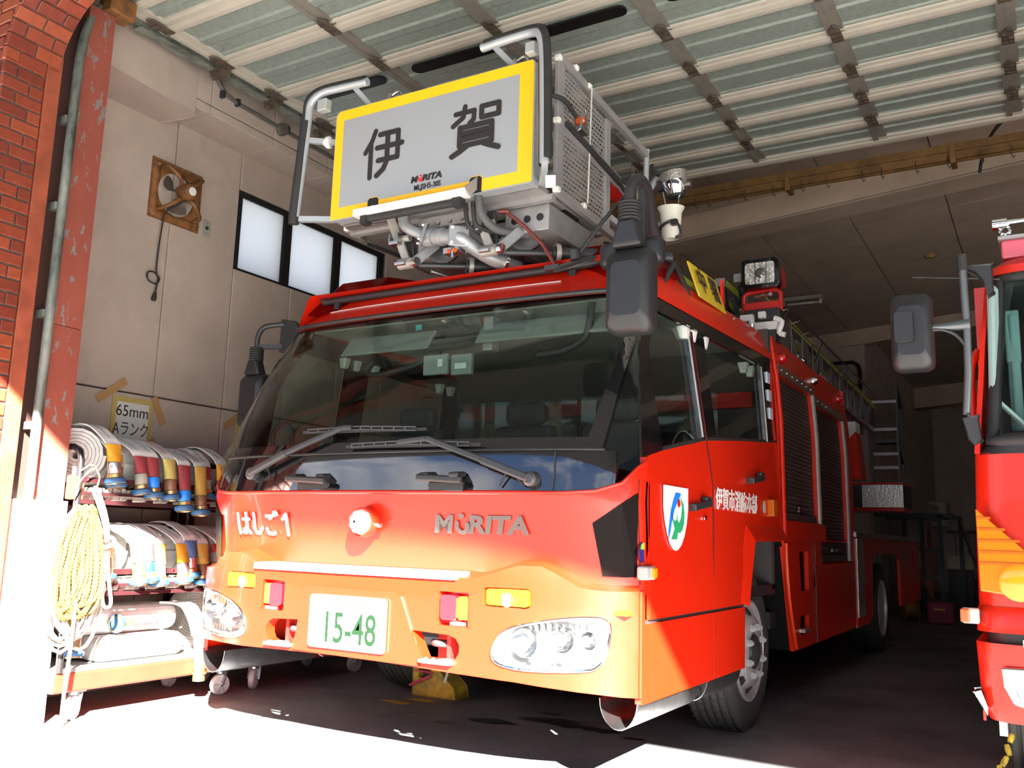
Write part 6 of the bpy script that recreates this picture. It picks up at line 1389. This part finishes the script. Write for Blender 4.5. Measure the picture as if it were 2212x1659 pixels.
hose(3.135, 1.245, 'yellow', 'silver', 'white rolled hose nearest the door post, yellow sleeve and silver collar, upper shelf', U, R=.155, w=.10, drop=.10, lean=.10, cx=-4.665, sub2=None, yaw=.75)
hose(3.215, 1.235, 'ochre', 'brown', 'white rolled hose with ochre sleeve and brown collar tucked behind the first roll, upper shelf', U, drop=.07, out=-.03, lean=.05, sub2=None)
hose(3.315, 1.235, 'maroon', 'grey', 'white rolled hose, maroon sleeve with blue band and grey collar, upper shelf', U, drop=.10, lean=.10)
hose(3.41, 1.235, 'maroon', 'blue', 'white rolled hose, maroon sleeve and bright blue collar, upper shelf', U, drop=.115, lean=.08, sub2='yellow')
hose(3.515, 1.235, 'olive', 'brown', 'white rolled hose, olive sleeve, brown collar and red line on its strap, upper shelf', U, drop=.12, lean=.10, canvas=1, sub2=None)
hose(3.645, 1.205, 'maroon', 'blue', 'white rolled hose, maroon sleeve, blue collar hanging below the shelf rail', U, drop=.15, out=.03, lean=.04, sub2='yellow')
hose(3.765, 1.205, 'ochre', 'brown', 'white rolled hose, ochre sleeve, brown collar hanging below the shelf rail', U, drop=.17, out=.03, lean=.04, canvas=1, sub2='brown')
hose(3.86, 1.215, 'maroon', 'grey', 'white rolled hose with maroon sleeve and grey collar beside the yellow one by the truck', U, drop=.08, out=-.03, lean=.03, sub2=None)
hose(3.955, 1.235, 'yellow', 'silver', 'white rolled hose with yellow sleeve next to the truck windscreen corner, upper shelf', U, drop=.10, lean=.04)
hose(3.20, .745, 'cream', 'brown', 'sunlit rolled hose behind the ropes with pale sleeve, lower shelf', Lw, drop=.08, out=-.02, lean=.05, sub2=None)
hose(3.295, .745, 'cream', 'brown', 'sunlit white rolled hose with pale yellow sleeve and tan collar, lower shelf', Lw, drop=.11, lean=.16, out=.01, sub2=None)
hose(3.395, .745, 'maroon', 'blue', 'sunlit white rolled hose, maroon sleeve and light blue collar, lower shelf', Lw, drop=.10, lean=.12, out=.01, sub2='yellow')
hose(3.525, .745, 'ochre', 'silver', 'white rolled hose, soot-stained ochre sleeve and silver collar, lower shelf', Lw, drop=.12, lean=.06, sub2='silver')
hose(3.645, .745, 'yellow', 'silver', 'white rolled hose, yellow sleeve and ringed silver collar, lower shelf', Lw, drop=.11, lean=.12, sub2=None)
hose(3.75, .745, 'blue', 'silver', 'white rolled hose with the blue sleeve and handwriting, lower shelf', Lw, drop=.10, lean=.06, top=.02, sub2='silver')
hose(3.85, .745, 'ochre', 'brown', 'white rolled hose, ochre sleeve and brown collar next to the red one, lower shelf', Lw, drop=.12, lean=.05, sub2='brown')
hose(3.945, .745, 'red', 'silver', 'white rolled hose with the bright red sleeve beside the truck corner, lower shelf', Lw, drop=.10, lean=.14, sub2=None)
hose(4.05, .745, 'red', 'grey', 'rolled hose with dark red strap half hidden behind the truck nose, lower shelf', Lw, drop=.05, out=-.06, sub2=None)
# folded canvas hose lengths lying in the shelf trays
for z, nm in ((1.165, 'upper'), (.675, 'lower')):
    q = M(); y = 3.07
    while y < 4.12:
        d = random.uniform(.03, .055); q.hexa([(-5.02, y, z-.01), (-4.49, y+.01, z-.01), (-4.49, y+.01+d*.86, z-.01), (-5.02, y+d*.86, z-.01), (-5.02, y, z+.055), (-4.485, y+.015, z+.05+random.uniform(0, .012)), (-4.485, y+.015+d*.86, z+.05+random.uniform(0, .012)), (-5.02, y+d*.86, z+.055)]); y += d
    tag(q.build('flat_hose', mat('hose_folded', (.46, .42, .38), .85, var=.4, vscale=18, stretch=(1, 6, 1)), bevel=.008), 'flat canvas hose folded in pleats in the %s cart tray' % nm, 'fire hose')
    ro = M(); P = []
    for k in range(60):
        a = 2*math.pi*k/15; r = .008+.0065*k/15; P.append(Vector((-4.47+r*math.cos(a), 3.98, z+.045+r*math.sin(a))))
    q = M(); q.ribbon([p+V(0, .15, 0) for p in P], (0, 1, 0), .30, .004)
    tag(q.build('rolled_sheet', mat('sheet_print', (.55, .53, .50), .8, var=.2, vscale=30), smooth=50), 'tightly rolled printed canvas at the truck end of the %s cart tray' % nm, 'canvas roll')
# big rolls on the cart deck
def big_roll(c, ax, R, w, label, m, turns=10):
    c = Vector(c); ax = Vector(ax).normalized(); e = ax.cross(V(0, 0, 1)).normalized(); u = V(0, 0, 1)
    P = [c+(e*math.cos(2*math.pi*k/20)+u*math.sin(2*math.pi*k/20))*(.02+(R-.02)*k/(turns*20)) for k in range(turns*20+1)]
    t = thing('hose_roll', label, 'fire hose', (c.x, c.y, c.z-R))
    M().ribbon(P, ax, w, (R-.02)/turns*.88).build('roll', m, t, smooth=40)
    return t
CG = mat('hose_old_grey', (.36, .34, .315), .85, var=.35, vscale=14)
big_roll((-4.76, 4.16, .475), (.45, -1, 0), .20, .10, 'large grey hose roll leaning upright on the cart deck behind the bumper', CG, 11)
t = thing('fire_hose', 'sunlit white hose stack on the cart deck, maroon end hanging over the edge', 'fire hose', (-4.75, 3.65, .275))
M().box(-4.98, -4.50, 3.28, 3.86, .276, .41).build('roll', mat('hose_canvas', (.62, .61, .60), .8), t, bevel=.05, seg=4)
M().box(-5.02, -4.62, 3.24, 3.90, .41, .565).build('roll', mat('hose_canvas', (.62, .61, .60), .8), t, bevel=.06, seg=4)
M().ribbon([(-4.60, 3.78, .575), (-4.52, 3.86, .56), (-4.475, 3.90, .47), (-4.455, 3.92, .38)], (.2, 1, 0), .10, .012, 5).build('tail', CAN[0], t, smooth=50)
rings = []
for k in range(7):
    f = k/6; c = Vector((-4.455+.012*f, 3.925, .385-.165*f)); hw = .052*(1-f)+.036*f; ht = .010*(1-f)+.036*f
    rings.append([c+Vector((.1, 1, 0)).normalized()*hw*math.cos(2*math.pi*i/14)+V(1, 0, 0)*ht*math.sin(2*math.pi*i/14) for i in range(14)])
M().grid(rings, True).build('sleeve', SLM['maroon'], t, smooth=60)
M().lathe([(.037, 0), (.037, .045), (.032, .05), (.044, .055), (.044, .065), (.036, .07), (.036, .105), (.030, .106), (.03, .08)], (-4.443, 3.925, .225), (.03, 0, -1), 22, True).build('coupling', BRS, t, smooth=40)
t2 = thing('hose_coupling', 'brass coupling with blue ring on top of the sunlit hose stack', 'coupling', (-4.62, 3.50, .57))
M().bar((-4.60, 3.52, .475), (-4.60, 3.70, .475), .09, .05).build('sleeve', SLM['maroon'], t2, bevel=.02); coupling(t2, (-4.585, 3.52, .475), (.2, -1, 0), 'brown', .9)
t3 = thing('fire_hose', 'ochre sleeved hose end with pale blue ring standing at the corner of the cart deck', 'fire hose', (-4.58, 3.16, .275))
M().tube([(-4.70, 3.18, .62), (-4.62, 3.17, .58), (-4.57, 3.16, .50), (-4.55, 3.155, .44)], .042, 12, sub=3).build('sleeve', SLM['ochre'], t3, smooth=60); coupling(t3, (-4.55, 3.155, .44), (.1, -.1, -1), 'brown', 1.05)
M().tube([(-4.72, 3.25, .30), (-4.72, 3.22, .42), (-4.72, 3.18, .62)], .04, 10, sub=3).build('tail', CAN[0], t3, smooth=60)
# ------------------------------------------------------------------ ropes hung on the cart end
def rope_mat(name, c1, c2, sc):
    m = mat(name, c1, .85, bump=.6, bscale=sc); nt = m.node_tree; N = nt.nodes; L = nt.links
    tc = N.new('ShaderNodeTexCoord'); w = N.new('ShaderNodeTexWave'); w.bands_direction = 'DIAGONAL'; w.inputs['Scale'].default_value = sc*.35; w.inputs['Distortion'].default_value = 1.5
    L.new(tc.outputs['Object'], w.inputs[0]); r = N.new('ShaderNodeValToRGB'); r.color_ramp.elements[0].position = .2; r.color_ramp.elements[0].color = (*c2, 1); r.color_ramp.elements[1].position = .42; r.color_ramp.elements[1].color = (*c1, 1)
    L.new(w.outputs['Fac'], r.inputs[0]); L.new(r.outputs[0], N['Principled BSDF'].inputs['Base Color']); return m
RYB = rope_mat('rope_tiger', (.27, .165, .016), (.03, .02, .004), 90); RWH = rope_mat('rope_white', (.40, .35, .31), (.20, .14, .12), 130)
hk = Vector((-4.43, 3.04, 1.12))
def coil(n, hw, z0, z1, r, jit, dx, seed):
    rnd = random.Random(seed); q = M()
    for k in range(n):
        f = k/(n-1)-.5; y0_ = hk.y+f*jit; P = []; a = hw*(1+rnd.uniform(-.25, .2)); zb = z1+rnd.uniform(-.03, .06); zt = z0+rnd.uniform(-.02, .02)
        for j in range(22):
            t = 2*math.pi*j/22; s_ = math.sin(t); c_ = math.cos(t)
            P.append((hk.x+dx+rnd.uniform(-.006, .006)+.02*abs(f)*0+.018*math.cos(t*2+k), y0_+a*s_*(.55+.45*(1-c_)/2)+f*.06*(1-c_)/2, (zt+zb)/2+(zt-zb)/2*c_))
        q.tube(P, r, 7, closed=True)
    return q
tag(coil(30, .095, 1.10, .56, .0105, .10, .02, 3).build('rope_coil', RYB, smooth=60), 'coil of yellow and black twisted rope hung on the cart end', 'rope')
tag(coil(12, .14, 1.10, .40, .0095, .07, .0, 5).tube([(hk.x+.04, 3.03, .62), (hk.x+.045, 3.025, .40), (hk.x+.04, 3.02, .20), (hk.x+.045, 3.015, .05), (hk.x+.06, 3.01, .012)], .0095, 8, sub=4).build('rope_coil', RWH, smooth=60), 'coil of white rope around the yellow one, tail trailing to the floor', 'rope')
tag(M().tube([(hk.x+.03, 3.07, 1.20), (hk.x+.035, 3.10, 1.14), (hk.x+.04, 3.14, 1.05), (hk.x+.04, 3.17, .97), (hk.x+.035, 3.19, .92), (hk.x+.03, 3.175, .80), (hk.x+.03, 3.18, .70), (hk.x+.03, 3.20, .60), (hk.x+.03, 3.235, .585), (hk.x+.03, 3.245, .62), (hk.x+.03, 3.215, .75), (hk.x+.03, 3.195, .90), (hk.x+.03, 3.17, 1.05), (hk.x+.03, 3.10, 1.20), (hk.x+.03, 3.075, 1.215)], .010, 8, sub=4)
    .tube([(hk.x+.045, 3.16, .93), (hk.x+.05, 3.19, .955), (hk.x+.05, 3.215, .935), (hk.x+.045, 3.20, .91), (hk.x+.05, 3.165, .90)], .011, 8, sub=4).build('rope_loop', RWH, smooth=60), 'knotted loop of white rope hanging beside the coils', 'rope')
tag(M().tube([(hk.x-.02, 3.02, 1.30), (hk.x+.01, 3.05, 1.335), (hk.x+.025, 3.08, 1.325), (hk.x+.02, 3.04, 1.30), (hk.x+.02, 3.0, 1.25), (hk.x+.012, 2.97, 1.18)], .004, 6, sub=4).tube([(hk.x+.02, 3.08, 1.32), (hk.x+.03, 3.10, 1.27), (hk.x+.03, 3.085, 1.20)], .004, 6, sub=4).build('twine', mat('twine_tan', (.40, .20, .10), .8), smooth=50), 'thin tan twine tied round the cart frame corner', 'twine')
# ================================================================== small things on the wall, floor and ceiling
# paper rank signs with tape
PAP = mat('paper_white', (.72, .71, .68), .7); TAP = mat('kraft_tape', (.42, .24, .10), .6); YBR = mat('yellow_card', (.50, .37, .12), .7)
def sign(y, label, l1='65mm', l2='A\u30e9\u30f3\u30af', z=1.715):
    x = -5.196; t = thing('wall_sign', label, 'sign', (x, y, z-.13), 'hose rank signs on the wall')
    M().box(x-.002, x+.004, y-.155, y+.155, z-.17, z+.14).build('card', YBR, t)
    pp = M().box(x+.004, x+.006, y-.12, y+.125, z-.16, z+.105).build('paper', PAP, t)
    text(l1, .105, (x+.0065, y, z+.045), (0, 1, 0), (0, 0, 1), INK, 'lettering', pp, ext=.0004, sx=.95)
    text(l2, .105, (x+.0065, y, z-.075), (0, 1, 0), (0, 0, 1), INK, 'lettering', pp, ext=.0004, sx=.72)
    for yy, zz, a, L_ in ((y-.17, z+.17, .65, .25), (y+.20, z+.08, -1.1, .20), (y-.20, z-.14, .6, .14), (y+.20, z-.17, -.9, .14)):
        d = Vector((0, math.cos(a), math.sin(a))); c = Vector((x+.008, yy, zz)); M().bar(c-d*L_/2, c+d*L_/2, .052, .0012, (1, 0, 0)).build('tape', TAP, t)
sign(3.85, 'paper sign reading 65mm A rank taped above the hose rolls')
sign(4.90, 'second 65mm paper sign half hidden behind the truck windscreen', z=1.66)
# ventilation fan
FY, FZ, FX = 4.03, 3.33, -5.19
fan = thing('exhaust_fan', 'rusty square exhaust fan with motor in the panel wall', 'fan', (FX, FY, FZ-.22))
M().sheet([(FY-.215, FZ-.215), (FY+.215, FZ-.215), (FY+.215, FZ+.215), (FY-.215, FZ+.215)], [[(FY+.155*math.cos(t), FZ+.155*math.sin(t)) for t in [2*math.pi*k/28 for k in range(28)]]], lambda y, z: (FX+.0+.025*max(0, 1-abs(max(abs(y-FY), abs(z-FZ))-.175)/.02), y, z), .02, (-.01, 0, 0)).build('frame', RST, fan, smooth=30)
M().lathe([(.155, 0), (.150, -.05), (.15, -.052)], (FX, FY, FZ), (1, 0, 0), 28, False).build('shroud', mat('fan_dark', (.03, .025, .02), .7), fan, smooth=50)
M().lathe([(.152, -.05), (.001, -.05)], (FX, FY, FZ), (1, 0, 0), 28, False).build('shutter_plate', mat('fan_shutter', (.30, .27, .23), .7), fan)
for k in range(3):
    a = 2*math.pi*k/3+.5; r = []
    for j in range(6):
        rr = .03+.115*j/5; w_ = .25+.35*math.sin(math.pi*j/6)
        r.append([(FX+.02+.03*s_*.8, FY+rr*math.cos(a+w_*s_), FZ+rr*math.sin(a+w_*s_)) for s_ in (-1, -.4, .4, 1)])
    M().slab(r, (.003, 0, 0)).build('blade', mat('fan_blade', (.10, .075, .06), .5, .3), fan, smooth=60)
mo = M().lathe([(.058, 0), (.062, .02), (.062, .07), (.052, .10), (.03, .11)], (FX+.06, FY+.0, FZ), (1, 0, 0), 20).build('motor', RST, fan, smooth=40)
M().lathe([(.032, 0), (.028, .006)], (FX+.168, FY, FZ), (1, 0, 0), 18).build('motor_label', WHT, mo)
for dy, dz in ((-.15, .15), (.15, .15), (.15, -.15), (-.15, -.15)):
    M().tube([(FX+.02, FY+dy, FZ+dz), (FX+.09, FY+dy*.95, FZ+dz*.95), (FX+.12, FY+dy*.5, FZ+dz*.55), (FX+.10, FY+dy*.28, FZ+dz*.3)], .014, 8, sub=4).build('motor_strut', RST, fan, smooth=60)
cz0 = FZ-.05
cord = M().tube([(FX+.15, FY+.02, FZ-.03), (FX+.10, FY-.05, FZ-.10), (FX+.05, FY-.11, FZ-.17), (FX+.035, FY-.12, FZ-.28), (FX+.02, FY-.12, FZ-.50), (FX+.02, FY-.115, FZ-.60), (FX+.03, FY-.095, FZ-.64), (FX+.03, FY-.12, FZ-.68), (FX+.025, FY-.18, FZ-.665), (FX+.02, FY-.185, FZ-.615), (FX+.02, FY-.14, FZ-.60), (FX+.02, FY-.10, FZ-.63), (FX+.02, FY-.105, FZ-.69), (FX+.02, FY-.11, FZ-.74)], .0055, 7, sub=4).build('power_cord', RUB, fan, smooth=60)
M().lathe([(.008, 0), (.013, -.02), (.018, -.05), (.014, -.06)], (FX+.02, FY-.11, FZ-.735), (0, .15, 1), 10).build('plug', RUB, cord)
sw = tag(M().box(-5.2, -5.192, 4.285, 4.355, 3.12, 3.24).build('switch_plate', mat('switch_grey', (.30, .29, .26), .5), bevel=.003), 'small grey switch plate beside the exhaust fan', 'switch')
M().box(-5.192, -5.186, 4.308, 4.332, 3.168, 3.192).build('rocker', DST, sw)
for z in (3.145, 3.215): M().lathe([(.004, 0), (.004, .002)], (-5.192, 4.32, z), (1, 0, 0), 8).build('screw', DST, sw)
# conduit with junction box on the upper wall
cx1 = -4.86
cd = tag(M().tube([(cx1, 3.86, 4.35), (cx1, 3.90, 4.26), (cx1, 4.05, 4.10), (cx1, 4.10, 4.06), (cx1, 4.20, 4.035), (cx1, 4.9, 4.02), (cx1, 6.5, 4.02), (cx1, 9, 4.02)], .014, 8).build('conduit', PVC, smooth=60), 'grey electric conduit running along the upper wall', 'conduit')
M().lathe([(.045, -.03), (.048, .02), (.045, .04)], (cx1-.01, 4.66, 4.02), (1, 0, 0), 18).build('junction_box', PVC, cd, smooth=40)
for y in (4.08, 4.22, 4.72): M().box(cx1-.02, cx1+.016, y-.012, y+.012, 4.015, 4.065).build('saddle', DST, cd)
tag(M().tube([(-4.0, 15.27, 3.98), (-2.62, 15.27, 3.98), (-2.54, 15.27, 3.92), (-2.52, 15.27, 3.84), (-2.52, 15.27, 2.9)], .03, 8).build('drain_pipe', FRK, smooth=60), 'black pipe bent down the brown wall behind the ladder', 'pipe')
# black cable hanging by the ceiling on the other side
tag(M().tube([(-.32, 7.72, 3.98), (-.29, 7.6, 4.06), (-.22, 7.4, 4.13), (-.10, 7.2, 4.17), (.10, 7.0, 4.18)], .013, 8, sub=4).build('hanging_cable', RUB, smooth=60), 'black cable curving down in front of the ochre rail', 'cable')
# fluorescent lamp, smoke detector
fz = cz(-3.0)
fl = tag(M().box(-3.75, -2.53, 12.55, 12.73, fz-.09, fz-.03).build('fluorescent_lamp', mat('lamp_housing', (.33, .29, .25), .5), bevel=.01), 'unlit fluorescent tube lamp on the brown ceiling', 'lamp')
M().tube([(-3.70, 12.62, fz-.125), (-2.56, 12.62, fz-.125)], .018, 10).build('tube', mat('unlit_tube', (.55, .52, .48), .4), fl, smooth=60)
for x in (-3.72, -2.56): M().box(x-.015, x+.015, 12.60, 12.64, fz-.15, fz-.09).build('socket', WHT, fl)
tag(M().lathe([(.055, 0), (.06, -.02), (.04, -.05)], (-1.10, 11.95, cz(-1.10)), (0, 0, 1), 16).build('smoke_detector', mat('detector_ochre', (.33, .22, .07), .6), smooth=40), 'small ochre smoke detector on the ceiling', 'detector')
# wheel chock, tape marks, oil stains on the floor
ck = thing('wheel_chock', 'worn yellow wheel chock under the truck', 'wheel chock', (-3.50, 5.02, 0))
CKY = mat('chock_yellow', (.46, .30, .02), .6, var=.5, vscale=10, var_col=(.14, .10, .03))
M().prism([(-3.62, 0), (-3.62, .19), (-3.585, .19), (-3.57, .12), (-3.52, .10), (-3.485, .12), (-3.47, .19), (-3.44, .19), (-3.30, .07), (-3.28, 0)], 'y', 4.96, 5.10).build('body', CKY, ck, bevel=.008)
M().box(-3.60, -3.46, 5.0, 5.08, .02, .16).build('core', mat('chock_dark', (.06, .05, .03), .7), ck)
M().tube([(-3.60, 4.95, .155), (-3.46, 4.95, .15)], .006, 6).tube([(-3.63, 4.94, .06), (-3.47, 4.94, .13)], .009, 8).build('handle', mat('chock_pink', (.45, .04, .10), .5), ck)
YTP = mat('floor_tape', (.55, .38, .02), .7, var=.4, vscale=14)
for P, lab in (([(-3.64, 4.66), (-3.45, 4.64), (-3.44, 4.70), (-3.55, 4.72), (-3.63, 4.70)], 'yellow tape scrap on the floor nearer the plate'), ([(-3.55, 4.80), (-3.38, 4.80), (-3.37, 4.85), (-3.47, 4.87), (-3.54, 4.85)], 'yellow tape scrap on the floor nearer the chock')):
    tag(M().prism(P, 'z', .0, .0015).build('floor_tape', YTP), lab, 'tape')
STN = mat('oil_stain', (.045, .045, .047), .35, var=.3, vscale=8)
for k, (x, y, r) in enumerate(((-2.75, 4.55, .10), (-2.95, 4.35, .05), (-2.45, 4.75, .16), (-2.15, 4.70, .09), (-2.6, 4.95, .06), (-1.95, 4.62, .05), (-3.2, 4.4, .035))):
    rnd = random.Random(k); P = [(x+r*(1+rnd.uniform(-.45, .35))*1.3*math.cos(2*math.pi*i/14), y+r*(1+rnd.uniform(-.45, .35))*.7*math.sin(2*math.pi*i/14)) for i in range(14)]
    struct(M().prism(P, 'z', 0, .0008).build('floor_stain', STN), 'dark oil stain on the garage floor')
# ------------------------------------------------------------------ dark clutter at the back of the bay
RK = mat('rack_black', (.03, .032, .034), .5, .3)
rk = thing('pipe_rack', 'black steel pipe rack at the back beside the truck tail', 'rack', (-1.5, 15.0, 0))
for x, y in ((-1.40, 14.75), (-1.68, 15.05), (-1.22, 15.9), (-1.9, 14.9)): M().box(x-.03, x+.03, y-.03, y+.03, 0, 1.52).build('post', RK, rk)
[M().box(*q).build('beam', RK, rk) for q in ((-2.3, -1.20, 14.72, 14.78, 1.48, 1.54), (-2.3, -1.20, 15.85, 15.95, 1.48, 1.54), (-1.43, -1.37, 14.75, 15.9, 1.48, 1.54), (-1.70, -1.37, 14.73, 14.77, .98, 1.02), (-1.70, -1.37, 14.73, 14.77, .60, .64))]
for k in range(4): M().bar((-1.52+.02*k, 14.65, .30-.05*k), (-1.95+.03*k, 15.0, 1.02), .03, .03).build('brace', mat('pole_brown', (.14, .07, .04), .6), rk)
bxx = tag(M().box(-1.55, -1.22, 14.0, 14.3, 0, .30).build('tool_case', mat('case_crimson', (.22, .02, .06), .5), bevel=.03), 'crimson case on the floor in front of the black pipe rack', 'case')
M().box(-1.45, -1.32, 13.99, 14.0, .20, .215).build('case_label', YLD, bxx)
tag(M().lathe([(.16, -.1), (.16, -.08), (.10, -.08), (.10, .08), (.16, .08), (.16, .1)], (-1.80, 14.4, .16), (1, .3, 0), 20).build('cable_reel', mat('reel_ochre', (.30, .17, .01), .5), smooth=40), 'ochre cable reel on the floor behind the truck wheel', 'reel')
tag(M().bar((-1.22, 15.82, 1.45), (-.70, 15.0, .0), .04, .04).build('leaning_pole', STL), 'grey pole leaning low behind the black pipe rack', 'pole')
for k, (x, y, z, w_, h_, c, lab) in enumerate(((-1.30, 16.4, .82, .40, .22, (.35, .32, .22), 'cream box on the back bench beside the red stand'), (-1.0, 17.5, .40, .5, .30, (.12, .02, .03), 'dark red crate on the floor of the back corner'), (-2.0, 16.2, .75, .30, .45, (.33, .33, .36), 'grey machine with pale hoses behind the truck tail'), (-.9, 19.8, .45, .8, .25, (.2, .2, .21), 'grey trolley far back near the end wall'))):
    b = tag(M().box(x-w_/2, x+w_/2, y, y+.4, z-h_/2, z+h_/2).build('storage_box', mat('box_%d' % k, c, .6), bevel=.02), lab, 'box')
    M().box(x-w_/2+.02, x+w_/2-.02, y+.02, y+.38, 0, z-h_/2).build('stand', RK, b)
    M().box(x-w_/2-.01, x+w_/2+.01, y-.01, y+.41, z+h_/2-.04, z+h_/2).build('lid', mat('box_%d' % k, c, .6), b)
tag(M().box(-1.72, -1.66, 16.0, 16.08, 0, 1.45).build('red_post', mat('post_red', (.20, .02, .02), .5)), 'slim red post behind the black pipe rack', 'post')
ac = tag(M().box(-2.44, -2.10, 15.6, 22.0, 1.62, 1.95).build('wall_duct', mat('duct_cream', (.36, .31, .25), .7), bevel=.02), 'cream boxed duct along the wall at the back', 'duct')
for y in (17.5, 19.6): M().box(-2.11, -2.095, y, y+.03, 1.62, 1.95).build('duct_joint', ALC2, ac)
tag(M().box(-2.42, -1.95, 22.0, 23.0, 1.50, 2.05).build('wall_cabinet', mat('cabinet_cream', (.38, .33, .27), .7), bevel=.02), 'cream cabinet hung on the wall past the duct', 'cabinet')
wp_ = M().box(-2.43, -2.40, 15.7, 21.0, .05, 1.60).build('wall_locker', mat('locker_grey', (.20, .20, .19), .6))
tag(wp_, 'row of grey lockers below the cream duct', 'lockers')
for k in range(5): M().box(-2.40, -2.385, 15.75+1.05*k, 16.72+1.05*k, .10, 1.55).build('door', mat('locker_door', (.26, .24, .21), .6), wp_)
shf = tag(M().box(-2.2, 2.0, 24.5, 24.9, 1.42, 1.48).box(-2.2, 2.0, 24.5, 24.9, .8, .84).build('tool_shelf', mat('shelf_dark', (.08, .05, .045), .6)), 'dark tool shelf on the far end wall', 'shelf')
for k in range(9):
    x = -2.0+.28*k; M().box(x-.01, x+.01, 24.45, 24.5, .6+.1*(k % 3), 1.38).build('hanging_tool', DST, shf)
